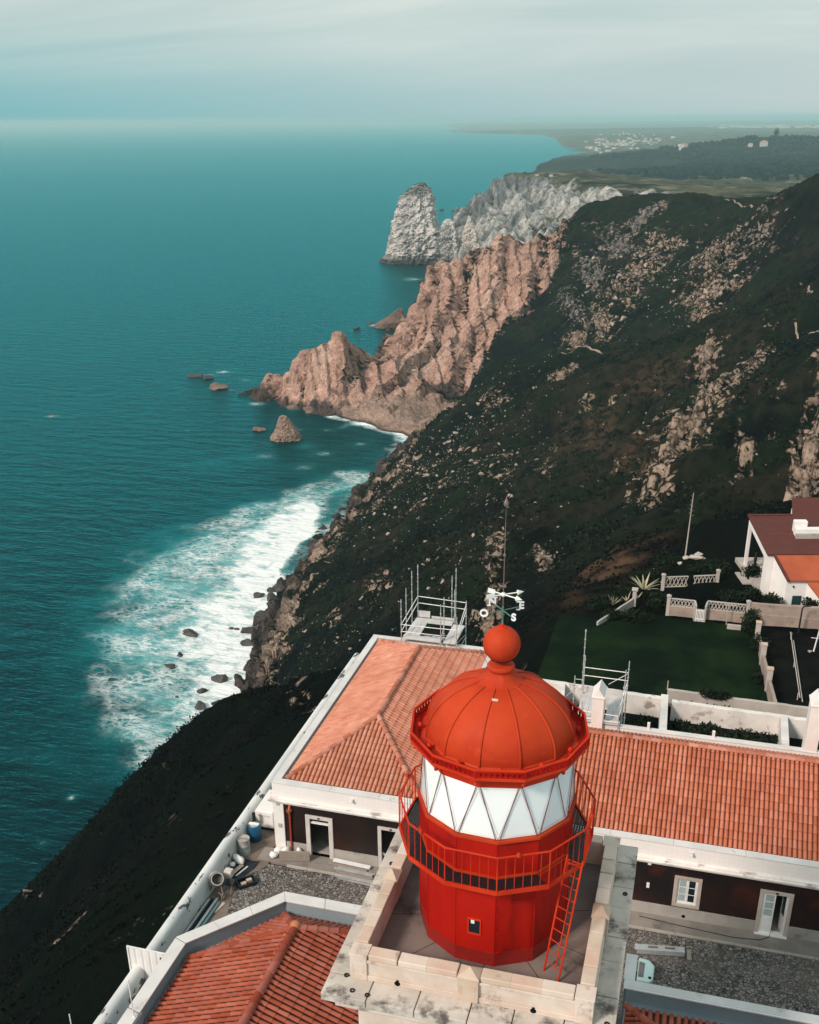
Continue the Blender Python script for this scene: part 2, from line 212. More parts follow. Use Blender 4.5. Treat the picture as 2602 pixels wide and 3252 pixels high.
T=np.array([(-18793.9,6840.4,-12),(-17659,9389.4,-12),(-16180.3,11755.7,-12),(-14386.8,13893.2,-12),(-12313.2,15760.2,-12),(-10000,17320.5,-12),(-8457.2,3078.2,-12),(-8000,30000,40),(-7946.5,4225.2,-12),(-7492.1,18543.7,-12),(-7281.2,5290.1,-12),(-6474.1,6251.9,-12),(-5627.8,23492.9,0),(-5541,7092.1,-12),(-4600,21085,0),(-4500,7794.2,-12),(-4228.6,1539.1,-12),(-3973.3,2112.6,-12),(-3814.8,20682.4,0),(-3640.6,2645,-12),(-3371.5,8344.7,-12),(-3237,3126,-12),(-2770.5,3546,-12),(-2250,3897.1,-12),(-2067.3,752.4,-12),(-2000,26000,40),(-1942.5,1032.8,-12),(-1932.2,11533.7,0),(-1779.8,1293.1,-12),(-1737.6,12883.4,40.1),(-1685.7,4172.3,-12),(-1582.5,1528.2,-12),(-1415.3,14933.1,53.9),(-1360.7,7750.2,-8),(-1354.5,1733.6,-12),(-1265.9,5813.6,-8),(-1207.6,4623.8,-8),(-1193.9,10431.9,38.5),(-1127.6,410.4,-12),(-1100,1905.3,-12),(-1059.5,563.4,-12),(-1053.8,7735.8,0),(-1047.3,7153.7,-8),(-1002.3,6371.7,-8),(-970.8,705.3,-12),(-959.4,6210.3,-8),(-954.7,6454.8,-8),(-941.3,8548.3,25.6),(-939.7,4895.2,-8),(-906.1,5173.9,-8),(-874.1,6541.9,-8),(-863.2,833.6,-12),(-833.9,4653.1,0),(-824.1,2039.8,-12),(-820.6,6131.5,0),(-806.7,6852.7,4.8),(-800,6467.7,0),(-774.3,13978.6,59),(-768.4,4884.9,-2.7),(-738.8,945.6,-12),(-732,4948.7,11.6),(-681.3,7268.1,15.8),(-679.8,6715.7,-0.2),(-670.2,5015.4,22.9),(-668.2,4247.8,9.3),(-667.5,8975.2,36.9),(-657.8,239.4,-12),(-657.2,4159.4,0),(-636.5,4303.2,23.6),(-618.1,328.6,-12),(-617.1,2535.5,-6),(-600,1039.2,-12),(-582.7,4361.2,34.9),(-573.9,4059.6,7.7),(-568.8,2621.1,-6),(-566.3,411.4,-12),(-563.1,2401.2,-6),(-541.9,2378,0),(-521.2,5148.7,32.8),(-503.5,486.3,-12),(-501,2059.7,-6),(-468.1,2200.8,33),(-461.6,2151.3,0),(-454.6,4175.3,27),(-453.2,4477.1,44.8),(-449.5,1112.6,-12),(-435.8,2156.4,57.5),(-431,551.6,-12),(-425.8,2173.2,77.2),(-421.9,3172.1,38.9),(-415,1661.1,-6),(-413.4,2109.9,79.2),(-413.1,2364.2,73),(-412.2,7588.8,25),(-410.5,1769.6,0),(-406.2,1934.8,0),(-385.7,1601.7,0),(-381,2129.2,81.8),(-379.7,1357.8,-6),(-378.6,7039.8,10.8),(-369.9,2067.2,83.8),(-353.7,937.7,-6),(-350.3,1341.1,-6),(-350,606.2,-12),(-348.9,1867.7,55.5),(-346.6,848.5,-6),(-345.7,1289.3,0),(-343.2,1439.5,0),(-340.7,1217.7,-6),(-336.7,9494,44.8),(-331.7,716.3,-5),(-329.9,761,-8),(-326.6,1148.1,-6),(-321.8,761,-8),(-319.6,1303.6,0),(-317.2,1466.1,28),(-316.1,729.3,-6),(-313.6,1609.7,40.1),(-313,4288.6,39.3),(-310,707.7,0),(-308.9,754.6,-8),(-308.8,1118.6,0),(-308.4,729.3,-6),(-305.8,1386.7,15.9),(-305.4,704.7,5.1),(-304.9,1985.2,84.7),(-302.5,678.7,-5),(-301.8,1001.4,-6),(-297.9,704.6,13),(-296.5,753.8,-8),(-296,723.2,-6),(-296,1927.4,86.7),(-294.8,871.4,-6),(-293.8,951.7,-6),(-290.2,5397.2,43.8),(-288.9,689.2,0),(-287,755.1,-8),(-286,698.7,21.5),(-284.2,722.4,-6),(-283.5,979.3,0),(-281.6,759.5,-8),(-279.2,1032.4,-8),(-278.5,1727.7,65.1),(-276.3,2081.7,76.4),(-275.1,723.7,-5),(-275,876.1,-6),(-275,985.9,-8),(-274.6,697.9,30.4),(-274,764.5,-8),(-272.7,938.7,-8),(-272.7,1373.2,32.3),(-270.9,1046.5,-8),(-269.8,727.8,-6),(-268.6,669,0),(-265.8,699.2,40),(-264.6,641.2,-5),(-264.3,678.3,17),(-263.3,777.4,-8),(-262.6,732.7,-6),(-262.2,649,-12),(-262.2,864.5,0),(-260.7,703.2,30.1),(-257.3,951.6,15.9),(-256.9,1559,51.4),(-256.6,1056,-8),(-256.1,796.9,-8),(-253.7,707.9,27.2),(-253.5,908.7,2.7),(-253,659.5,0),(-252.4,4693.2,55.8),(-252.3,745,-6),(-252.3,826.4,-8),(-251.4,865.2,-6),(-249.7,964.6,23),(-245.4,763.7,-6),(-244.3,88.9,-10),(-243.8,719.8,23.6),(-243,675.6,12.3),(-242.8,897.8,50.9),(-242.2,693.9,18.1),(-241.9,616.5,-5),(-241.7,791.9,-6),(-239.1,663,0),(-239.1,857.3,37.7),(-237.6,1066.3,-1.6),(-237.6,3291.4,40.8),(-237.2,816.2,23),(-237.1,737.8,22.1),(-236.5,973.4,29.3),(-235.6,910,58),(-234.9,1359.9,45.5),(-233.6,765.1,18.3),(-232.1,624.8,-5),(-229.6,1787.8,86.6),(-229,507.3,-12),(-229,548.5,-12),(-227.5,466.5,-12),(-227,442.1,-12),(-226.9,624.2,-12),(-225.8,579.6,-12),(-225.2,130,-10),(-224.3,601.7,-12),(-224.1,416.3,-12),(-223.3,394.9,-12),(-223.1,918.3,64.3),(-222.9,1735.7,88.6),(-221.7,672.4,11),(-220.5,701.1,14.4),(-219.6,644.8,0),(-219,982.9,38.4),(-218.7,386,-12),(-217.4,1070.7,4.1),(-216.3,369.8,-12),(-215.9,352,-12),(-211,807.9,28.5),(-209.9,1384.2,54.8),(-209.5,339.1,-12),(-209.1,1586.3,74.8),(-207.4,607.9,-5),(-207.1,326,-12),(-206.6,927.3,73.4),(-204.9,160.1,-10),(-204,312.2,-12),(-202.1,640.6,0),(-201.2,1486.5,63.8),(-200.4,986.9,44.1),(-200.1,856.9,42.9),(-199.5,303,-12),(-198.4,660.9,11.8),(-196,723.9,17.4),(-194.4,1072.7,7.4),(-189,931,79.1),(-187.6,634.9,6.4),(-187.2,602,-5),(-183.7,654.7,7.9),(-183,496.3,-5),(-183,537.5,-5),(-182.7,723.7,-8),(-181.5,455.5,-5),(-181,431.1,-5),(-180.9,613.2,-5),(-180.4,626,0),(-179.8,568.6,-5),(-179.3,769.4,22.7),(-179.2,988.8,47.4),(-178.5,65,0),(-178.3,590.7,-5),(-178.1,405.3,-5),(-177.3,383.9,-5),(-173.6,878,55.6),(-173.3,1892.1,81.1),(-172.7,375,-5),(-171.4,1073.1,10.4),(-171.3,632.2,5.1),(-170.8,678.8,12.4),(-170.3,358.8,-5),(-169.9,341,-5),(-169.1,932.8,82.4),(-169,492.3,0),(-169,533.5,0),(-168.7,1467.8,64.9),(-167.5,451.5,0),(-167,427.1,0),(-166.9,609.2,0),(-166.9,7198.1,32.5),(-166.3,715.3,-3.8),(-166,657.4,-6),(-165.8,564.6,0),(-164.5,95,0),(-164.3,586.7,0),(-164.1,401.3,0),(-163.5,328.1,-5),(-163.3,379.9,0),(-162.6,1491.2,81.3),(-162.2,1598.6,91),(-161.4,629.6,9.3),(-161.1,315,-5),(-160.4,635.1,11.7),(-159.2,809.5,33.8),(-159.1,743.2,15.3),(-158.7,371,0),(-158,301.2,-5),(-158,989.2,50.4),(-157.5,1552,93),(-156.3,354.8,0),(-155.9,337,0),(-153.5,292,-5),(-152.4,711.9,18.9),(-152.3,603.1,16.6),(-151.5,1076.1,16.1),(-151,649.8,2.2),(-151,706.5,5.1),(-149.7,117,0),(-149.5,324.1,0),(-149.1,933.2,85.4),(-147.1,311,0),(-144,297.2,0),(-143.8,883.4,63.1),(-143.3,139.5,5.2),(-143.1,1094.7,22.4),(-143.1,1442.9,93),(-142.7,140.2,-7),(-140.4,787.6,29.7),(-139.7,337.2,11.8),(-139.7,991.9,56.1),(-139.5,288,0),(-139,1112.6,30.7),(-138.5,596.1,26.2),(-138.3,154,-7),(-137.1,641.7,11.1),(-136.5,305.9,11.5),(-136.2,904.8,75.5),(-135.1,1493.9,67.1),(-134.6,403.1,18.7),(-134.4,360.8,22.3),(-133.1,147.1,9.9),(-132.7,162.8,-7),(-131.9,1009,62.4),(-131.8,935.8,91.1),(-131.6,289.5,9.4),(-131.2,420,21.8),(-129.3,1125.3,87.9),(-128.2,1025.5,70.7),(-127.9,5518.5,65.5),(-126.8,524.9,20.2),(-125.8,588.7,35.1),(-124.9,177.4,-7),(-124.9,840.8,47.9),(-124.8,122.6,0),(-124.4,951.9,97.4),(-123.8,699.5,15.7),(-122.7,149.8,15.9),(-122.5,279.3,9),(-121.6,135.4,0),(-121.3,464.4,21.6),(-120.9,967.5,105.7),(-120,215.9,-7),(-119.9,247.5,-7),(-119.7,196.4,-7),(-119,2296.9,69.5),(-118.7,275.5,18.5),(-118.4,740.6,31),(-117.5,308.4,23.7),(-116.9,143.4,0),(-115.2,882.5,67.6),(-113.3,918,85.7),(-112.9,326,29.2),(-112.8,41,70),(-112.4,635.4,21.7),(-112.4,978.6,109.9),(-112.3,151.7,21.7),(-111.2,4798.7,77.5),(-110.6,157,0),(-110.4,518.4,35.6),(-109,225,0),(-108.5,271.1,28.8),(-107.9,194,0),(-107.7,263.9,22.8),(-107.3,693.8,23.1),(-106.7,175,0),(-106.6,151.9,25.9),(-106.1,1496.2,93),(-105.7,102.9,53.2),(-103.9,60,70),(-103.6,1145.3,90.1),(-103.2,582.9,45.7),(-99.9,1504.2,70),(-99.2,151.1,30.9),(-98.2,108.5,57.9),(-97.7,1897.5,81.3),(-97.4,630.2,29.1),(-97.3,372.5,33.4),(-96.4,920,89.5),(-96.1,764,47.4),(-94.6,73.9,70),(-92.9,306.2,41.3),(-92.3,248.4,42.2),(-91.6,150.3,36.1),(-91.3,430.4,39),(-91,270.1,42.7),(-90.5,110.5,63.9),(-90.1,995.9,112.1),(-89.7,687.8,29.5),(-89.6,87.2,75.2),(-89.4,578.1,53.1),(-87.4,149,39.4),(-83.2,92,79.9),(-82.9,111.9,69.7),(-82.1,493.2,48.7),(-81.6,146.8,44.7),(-81.5,624.7,35.5),(-78.6,112.1,73.9),(-76.8,227.4,57.4),(-76.7,93.6,85.9),(-76.6,1153.2,93),(-74.8,573.1,59.5),(-74.7,145.1,49.2),(-73.2,111.5,78.9),(-71.2,337.6,48.5),(-70.8,270.9,58.3),(-70.2,94.8,91.7),(-69.6,817,66.8),(-68.1,414.4,45.7),(-68,141.3,53.1),(-67.6,110.8,84.1),(-66.7,683.1,32.9),(-66.6,95,95.9),(-66.6,1002.8,115),(-66.4,230.6,63.8),(-65.2,717,53.3),(-64.5,109.9,87.4),(-63.1,138.3,55.4),(-62,94.5,100.9),(-60.6,620.5,38.9),(-60.2,108.3,92.7),(-59.1,486.4,58.5),(-57.9,1498.9,72.4),(-57.3,93.9,106.1),(-56.5,132.5,58.6),(-55.6,569.3,62.9),(-55.1,107,97.2),(-54.7,93.1,109.4),(-51,91.8,114.7),(-50.2,104.2,101.1),(-49.8,60,112.8),(-49.6,306,62),(-49.5,125,62.9),(-49.3,234.9,75.5),(-48.2,878.7,87.4),(-46.7,90.7,119.2),(-46.6,102,103.4),(-45.6,387.3,55.7),(-44.7,60.2,116.5),(-44.6,189.8,85.2),(-44.4,1149.1,95.4),(-44.4,3299.7,47.3),(-43.5,117,67.1),(-42.5,88.3,123.1),(-41.6,97.7,106.6),(-39.8,670.8,38.2),(-39.5,60.2,122.6),(-39.5,86.4,125.4),(-39.5,688.9,62),(-38.6,999.3,117.4),(-37.3,65.1,126.6),(-36.5,92.2,110.9),(-36.1,609.3,44.2),(-35.6,222.2,84.6),(-35.4,458.6,66.5),(-35.3,82.8,128.6),(-33.1,559,68.2),(-32.5,283.1,74.8),(-32.2,64.4,132.5),(-32.1,86.3,115.1),(-30.9,78.1,132.9),(-30,4,138.5),(-30,14,138.5),(-30,24,138.5),(-30,34,138.5),(-30,44,138.5),(-30,54,138.5),(-29.8,162.3,101.5),(-28.7,388.9,65.7),(-27.2,73.1,137.1),(-25.9,56.3,140.5),(-23.4,147.8,107.3),(-23.2,1899.9,81.6),(-22.9,203.7,95.5),(-22,5,143.6),(-22,15,143.6),(-22,25,143.6),(-22,35,143.6),(-22,45,143.6),(-22,55,143.6),(-20.8,155,106.9),(-20,12,145.2),(-20,20,145.2),(-20,28,145.2),(-20,36,145.2),(-20,44,145.2),(-20,52,145.2),(-19,59.5,142.5),(-18.6,189.5,102.4),(-18.6,269.4,83.6),(-17.7,759.8,76),(-17.2,108.6,124.3),(-17.2,657.4,44.9),(-16.3,1477.4,72.4),(-15.7,597.1,50.9),(-15.3,114,123.9),(-14.6,429.8,74.6),(-14.4,547.8,74.9),(-14.1,212,100),(-14,59,142.5),(-13.8,86.9,137.3),(-13.7,139.3,119.4),(-12.5,1132.7,95.4),(-12.3,91.2,136.9),(-12,12,145.2),(-12,20,145.2),(-12,28,145.2),(-12,36,145.2),(-12,44,145.2),(-12,52,145.2),(-12,70,139),(-11,63,141),(-10.9,111.5,132.4),(-10.9,984.9,117.4),(-10.6,354.8,76.7),(-10.4,155.9,117),(-10,57,143),(-9.1,83.5,139.4),(-8.3,124.7,130),(-7.3,880,101.8),(-7,57,144.5),(-6.6,259.9,91.6),(-6.5,74,144.6),(-6,63,144.6),(-6,69,144.6),(-5.6,87.8,140.1),(-4.5,203.9,103.8),(-4,12,145.2),(-4,20,145.2),(-4,28,145.2),(-4,36,145.2),(-4,44,145.2),(-4,52,145.2),(-4,56,145),(-4,61,145),(-4,66,145),(-4,71,145),(-3.3,150,120.8),(-2.7,120,133.8),(-2.1,92,140.6),(-1,56,145),(-1,61,145),(-1,66,145),(-1,71,145),(0,78,145.3),(0.7,90,142.6),(0.9,540,82.1),(1,588.6,58.1),(1.1,648,52.1),(1.5,112,137),(1.9,140,124),(2,56,145),(2,61,145),(2,66,145),(2,71,145),(2.6,190.4,107),(2.6,440,82.8),(3,78,145.6),(3.6,99.9,141),(4,12,145.2),(4,20,145.2),(4,28,145.2),(4,36,145.2),(4,44,145.2),(4,52,145.2),(4,84,146),(4.5,340,82),(5,56,145),(5,61,145),(5,66,145),(5,71,145),(5.2,107.9,139.2),(6,78,146),(6.5,134.8,126.2),(6.5,930,116),(7.5,1069.5,94),(8,56,145),(8,61,145),(8,66,145),(8,71,145),(8.8,183.4,109.2),(8.8,219.8,105.1),(9.7,117.6,139.4),(9.8,1395,71),(10,78,146.3),(11,56,145),(11,61,145),(11,66,145),(11,71,145),(11.4,759.9,88.9),(12,12,145.2),(12,20,145.2),(12,28,145.2),(12,36,145.2),(12,44,145.2),(12,52,145.2),(12,86,147),(12.1,147,126.4),(13.7,37.6,146),(14,56,145),(14,61,145),(14,66,145),(14,71,145),(14,78,146.5),(15,119.1,141),(15.4,4900,92.8),(15.9,2399.9,65.5),(16.5,199.9,109.4),(17.1,309.5,91.5),(17.7,5635,80.8),(18,70,147),(18.7,148.8,128),(18.7,399.6,92.4),(19.4,189,117.2),(20,12,145.2),(20,20,145.2),(20,28,145.2),(20,36,145.2),(20,44,145.2),(20,50,146),(20,52,145.2),(20.5,499.6,93.8),(21.2,33.9,146),(22,85,148),(23.1,599.6,89),(23.1,7350,47.8),(25.5,202.4,111),(25.5,879.6,113.7),(27.4,75.2,148),(28.3,28.3,146),(28.5,268.5,103.9),(28.7,759.5,127.1),(29.4,1011.6,91.7),(29.8,739.4,103.2),(32.3,1699.7,85.9),(33.7,348.4,104.3),(35.9,949.3,112.1),(38.3,1319.4,68.7),(42,478.2,105.9),(42.4,67.8,148),(42.5,738.8,134.1),(43.7,588.4,105.3),(46,1215.1,99.1),(47.4,688.4,119.2),(50.6,1899.3,75.1),(51.3,141,130),(53.1,718,137.5),(53.2,923.5,119.1),(55.7,2089.3,65.1),(56.6,56.6,148),(57,466.5,113.7),(64.7,596.5,118.5),(65.8,2469.1,45.1),(66.4,897.5,122.5),(68.1,1182,106.1),(70.5,696.4,140.7),(79.5,127.2,130),(85,1148.9,109.5),(88.1,870.6,125.7),(101.9,4398.8,60.2),(102.6,281.9,120),(106.1,106.1,130),(107.5,4898.8,94.3),(108.8,1796.7,81.2),(112.7,1114.3,112.7),(119.7,1976.4,71.2),(123.6,5633.6,82.3),(141.5,2335.7,51.2),(159,254.4,120),(161.3,7348.2,49.3),(169.7,2694.7,57.4),(179.4,4896.7,102.8),(189.1,8798,59),(205.2,563.8,130),(206.3,5631.2,90.8),(212.1,212.1,120),(259.5,2587,53.4),(260.4,4292.1,55.4),(269.1,7345.1,57.8),(301.2,14496.9,64.4),(318,508.8,130),(332.9,4888.7,97.3),(342,939.7,130),(382.8,5622,85.3),(424.3,424.3,130),(499.3,7333,52.3),(529.9,848,130),(551.2,4868.9,95.3),(592.8,8780,67),(633.9,5599.2,83.3),(684,1879.4,110),(707.1,707.1,130),(826.8,7303.4,50.3),(966.4,14467.8,66.1),(1059.8,1696.1,110),(1414.2,1414.2,110),(1609.5,14410.4,63.1),(1710.1,4698.5,110),(2649.6,4240.2,110),(3000,30000,60),(3535.5,3535.5,110),(4104.2,11276.3,70),(6359,10176.6,70),(8485.3,8485.3,70)])

# ---------- smooth terrain surface through surveyed points (log-polar domain keeps near and far detail alike)
_cu=np.arctan2(T[:,0],T[:,1]); _cv=np.log(np.hypot(T[:,0],T[:,1])); _cz=T[:,2]
def _rbf_fit():
    n=len(_cu)
    K=np.sqrt((_cu[:,None]-_cu)**2+(_cv[:,None]-_cv)**2)
    K-=np.eye(n)*0.004
    Pm=np.c_[np.ones(n),_cu,_cv]
    A=np.block([[K,Pm],[Pm.T,np.zeros((3,3))]])
    return np.linalg.solve(A,np.r_[_cz,0,0,0])
_w=_rbf_fit()
def base_z(u,v):
    u=np.asarray(u,float).ravel(); v=np.asarray(v,float).ravel(); out=np.empty(len(u))
    for i in range(0,len(u),20000):
        a,b=u[i:i+20000],v[i:i+20000]
        K=np.sqrt((a[:,None]-_cu)**2+(b[:,None]-_cv)**2)
        out[i:i+20000]=K@_w[:-3]+_w[-3]+_w[-2]*a+_w[-1]*b
    return out
BLOBS=[(-0.0024,6.097,30,45,0.077,15,1,0),(0.0093,5.939,32,50,0.094,0,1,0),(-0.0125,5.853,45,50,0.077,30,1,0),(-0.0272,5.751,60,40,0.135,30,0.9,0),(-0.0518,5.626,50,30,0.156,30,0.6,0),(0.026,5.98,22,45,0.09,15,0.8,0),(0.0418,6.043,18,40,0.081,25,0.8,0),(0.052,6.085,20,20,0.033,0,0.5,0),(-0.0841,6.666,55,35,0.054,40,0.8,0),(-0.1014,6.603,50,25,0.035,35,0.8,0),(-0.1175,6.58,35,22,0.021,30,0.9,0),(-0.067,6.714,45,40,0.058,20,0.8,0),(-0.0507,6.776,40,25,0.031,35,0.7,0),(-0.0686,6.83,45,18,0.015,-40,1.0,1),(-0.0874,6.803,60,22,0.017,45,0.9,1),(-0.1062,6.753,60,25,0.029,55,0.9,1),(-0.1256,6.688,55,22,0.038,50,0.8,1),(-0.0345,6.753,15,20,0.031,0,0.7,0),(0.0031,6.643,60,35,0.044,30,0.75,0),(-0.0063,6.561,60,40,0.052,30,0.75,0),(0.0128,6.549,45,25,0.025,20,0.7,0),(0.0292,6.609,40,20,0.042,0,0.6,0),(-0.0176,6.555,35,35,0.037,30,0.6,0),(0.0307,6.632,60,18,0.058,20,0.5,1),(-0.1308,6.274,22,22,0.038,0,0.9,0),(-0.1225,6.295,18,12,0.023,0,0.8,0),(-0.0805,6.093,12,25,0.038,20,0.8,0),(-0.1047,6.128,20,16,0.023,0,0.6,0),(-0.0568,5.968,12,15,0.031,0,0.7,0),(0.0437,5.435,25,28,0.085,0,0.8,0),(0.0628,5.739,16,30,0.073,15,0.8,0),(0.0972,5.414,35,35,0.6,30,1,0),(0.063,5.96,14,14,0.031,0,0.7,0),(-0.0716,5.837,25,14,0.029,30,0.6,0),(-0.1353,5.337,35,16,0.087,35,1,0),(-0.191,5.089,22,60,0.6,20,0.9,0),(-0.2036,5.199,20,30,0.075,20,0.6,0),(-0.0333,5.48,30,16,0.073,0,0.7,0),(0.0064,5.745,14,25,0.077,0,0.7,0),(-0.2278,6.218,40,30,0.056,30,0.35,0),(-0.2555,6.191,30,30,0.071,40,0.4,0),(-0.2811,6.282,25,22,0.056,40,0.7,0),(-0.3026,6.185,22,25,0.071,45,0.7,0),(-0.1834,6.307,60,20,0.037,30,0.6,0),(-0.1855,6.016,50,50,0.087,0,0.45,0),(-0.2182,6.085,60,40,0.079,0,0.4,0),(-0.265,6.014,50,40,0.069,30,0.5,0),(-0.189,5.799,40,40,0.123,0,0.5,0),(-0.1392,5.937,30,30,0.079,0,0.45,0),(-0.241,5.664,40,40,0.156,30,0.45,0),(-0.3045,5.73,50,40,0.098,30,0.45,0),(-0.3513,6.07,16,30,0.073,50,0.5,0),(-0.3543,5.774,30,30,0.052,40,0.35,0),(-0.4041,5.851,22,50,0.09,30,0.9,0),(-0.4264,5.78,40,40,0.04,20,1,0),(-0.3925,4.37,60,25,0.6,10,0.45,0),(-0.346,5.557,40,18,0.021,20,0.3,0),(-0.0649,4.635,110,35,0.117,-25,1,2),(-0.0919,4.637,60,25,0.146,-30,1,2),(-0.096,6.01,80,50,0.085,20,0.5,2),(-0.0586,5.835,70,40,0.085,30,0.5,2),(-0.0433,6.112,80,40,0.063,10,0.5,2),(-0.6151,4.487,10,12,0.015,40,0.8,0),(-0.7004,4.533,18,9,0.021,30,0.6,0),(-0.5333,4.437,7,9,0.01,40,0.7,0)]
GULLY=[(-0.2473, 6.4846), (-0.2109, 6.5903), (-0.1764, 6.6846), (-0.1474, 6.7452), (-0.1298, 6.7912), (-0.1228, 6.8298), (-0.1213, 6.8824), (-0.1165, 7.0031)]
FOAM=[(-178.8, 249.3), (-187.0, 268.8), (-199.2, 297.3), (-207.7, 306.8), (-226.5, 346.0), (-235.3, 369.1), (-239.7, 402.2), (-232.5, 436.2), (-218.6, 460.9), (-206.1, 486.7), (-197.2, 505.1), (-196.1, 540.1), (-187.2, 546.9), (-170.3, 546.6), (-163.6, 571.9), (-165.2, 530.1), (-166.7, 489.0), (-165.8, 446.6), (-163.8, 421.8), (-158.6, 373.5), (-155.9, 337.0), (-149.2, 330.3), (-146.8, 311.1), (-142.7, 297.5), (-133.0, 283.0), (-141.0, 256.4), (-142.1, 242.2), (-145.2, 236.1), (-162.8, 244.9)]
CORE=[(-184.7, 488.3), (-175.8, 454.2), (-166.3, 371.5), (-150.6, 338.4), (-144.3, 311.8), (-134.3, 286.0), (-141.6, 268.1), (-153.2, 274.5), (-162.7, 299.5), (-177.9, 322.8), (-183.1, 352.5), (-192.3, 391.2), (-201.3, 444.2), (-198.9, 488.6)]
SURF=[(-245.3, 661.4), (-228.0, 650.3), (-200.4, 635.0), (-180.4, 620.3), (-165.9, 598.8), (-163.6, 571.9), (-159.3, 593.1), (-168.9, 623.2), (-182.0, 631.4), (-204.2, 647.4), (-221.9, 651.8)]
GAPW=[(-179.2, 474.6), (-173.5, 448.0), (-169.1, 394.4), (-163.3, 379.9), (-164.1, 401.3), (-165.9, 424.3), (-167.5, 451.5), (-169.0, 477.2), (-175.1, 510.7), (-182.3, 500.7)]
CRESTW=[(-185.0, 490.5), (-174.9, 454.4), (-168.1, 403.1), (-164.4, 369.5), (-154.6, 350.6), (-153.8, 337.6), (-156.8, 336.8), (-165.4, 361.9), (-174.1, 395.9), (-182.2, 442.4), (-188.8, 475.8)]
WISPS=[(-417.8, 608.4, 12, 3), (-313.4, 597.5, 5, 2), (-363.9, 761.8, 16, 2.5), (-369.6, 748.2, 12, 2), (-347.1, 712.5, 7, 2), (-334.4, 739.9, 14, 1.5), (-311.2, 721.3, 10, 2), (-298.2, 672.7, 22, 1.6), (-255.7, 618.9, 12, 1.5), (-244.8, 615.7, 8, 1.5), (-252.8, 580.2, 10, 1), (-228.5, 581.0, 14, 1), (-212.3, 569.6, 16, 2), (-196.8, 594.2, 14, 1.5), (-276.7, 854.9, 12, 2), (-309.1, 986.4, 14, 2.5), (-318.3, 963.5, 12, 1.5), (-301.1, 1023.5, 14, 3), (-362.5, 1307.1, 20, 3), (-267.7, 666.5, 16, 3), (-227.3, 620.1, 12, 2), (-220.3, 627.7, 14, 2), (-164.6, 220.8, 10, 2), (-148.7, 233.8, 10, 2.5), (-160.5, 199.9, 8, 1.2), (-306.8, 738.4, 8, 3), (-213.2, 540.4, 30, 1), (-243.1, 556.9, 30, 1), (-267.4, 531.4, 25, 0.8)]
HAZE_D=0.00007
HAZE_C=(0.60,0.93,0.96,1)
# ------------------------------------------------------------------ terrain
def _hash(ix, iy, iz, seed):
    h = (ix.astype(np.uint32) * np.uint32(374761393) + iy.astype(np.uint32) * np.uint32(668265263) + iz.astype(np.uint32) * np.uint32(2246822519) + np.uint32(seed * 974711))
    h = (h ^ (h >> np.uint32(13))) * np.uint32(1274126177)
    return (h ^ (h >> np.uint32(16)))
_G = np.array([(1,1,0),(-1,1,0),(1,-1,0),(-1,-1,0),(1,0,1),(-1,0,1),(1,0,-1),(-1,0,-1),(0,1,1),(0,-1,1),(0,1,-1),(0,-1,-1),(1,1,0),(-1,1,0),(0,-1,1),(0,-1,-1)], np.float32)
def pnoise(x, y, z, seed=0):
    x = np.asarray(x, np.float64); y = np.asarray(y, np.float64); z = np.asarray(z, np.float64)
    ix = np.floor(x).astype(np.int64); iy = np.floor(y).astype(np.int64); iz = np.floor(z).astype(np.int64)
    fx = (x - ix).astype(np.float32); fy = (y - iy).astype(np.float32); fz = (z - iz).astype(np.float32)
    w = lambda t: t * t * t * (t * (t * 6 - 15) + 10)
    ux, uy, uz = w(fx), w(fy), w(fz); out = np.zeros(x.shape, np.float32)
    for a in (0, 1):
        for b in (0, 1):
            for c in (0, 1):
                g = _G[_hash(ix + a, iy + b, iz + c, seed) & np.uint32(15)]
                d = g[..., 0] * (fx - a) + g[..., 1] * (fy - b) + g[..., 2] * (fz - c)
                out += d * (ux if a else 1 - ux) * (uy if b else 1 - uy) * (uz if c else 1 - uz)
    return out
def fbm(x, y, z, o=4, seed=0, gain=0.5, ridged=False):
    s = np.zeros(np.shape(x), np.float32); a = 1.0; f = 1.0; t = 0.0
    for k in range(o):
        n = pnoise(x * f, y * f, z * f, seed + k)
        s += a * ((1 - 2.2 * np.abs(n)) if ridged else n * 1.5); t += a; a *= gain; f *= 2.03
    return s / t
def sstep(x, a, b):
    t = np.clip((x - a) / (b - a), 0, 1); return t * t * (3 - 2 * t)
def poly_sd(x, y, poly):
    """signed distance to a polygon, positive inside"""
    d = np.full(x.shape, 1e9); ins = np.zeros(x.shape, bool); n = len(poly)
    for i in range(n):
        ax, ay = poly[i]; bx, by = poly[(i + 1) % n]; ex, ey = bx - ax, by - ay
        t = np.clip(((x - ax) * ex + (y - ay) * ey) / (ex * ex + ey * ey + 1e-9), 0, 1)
        d = np.minimum(d, (x - ax - t * ex) ** 2 + (y - ay - t * ey) ** 2)
        if ay != by: ins ^= ((ay > y) != (by > y)) & (x < ex * (y - ay) / (by - ay) + ax)
    return np.where(ins, 1, -1) * np.sqrt(d)

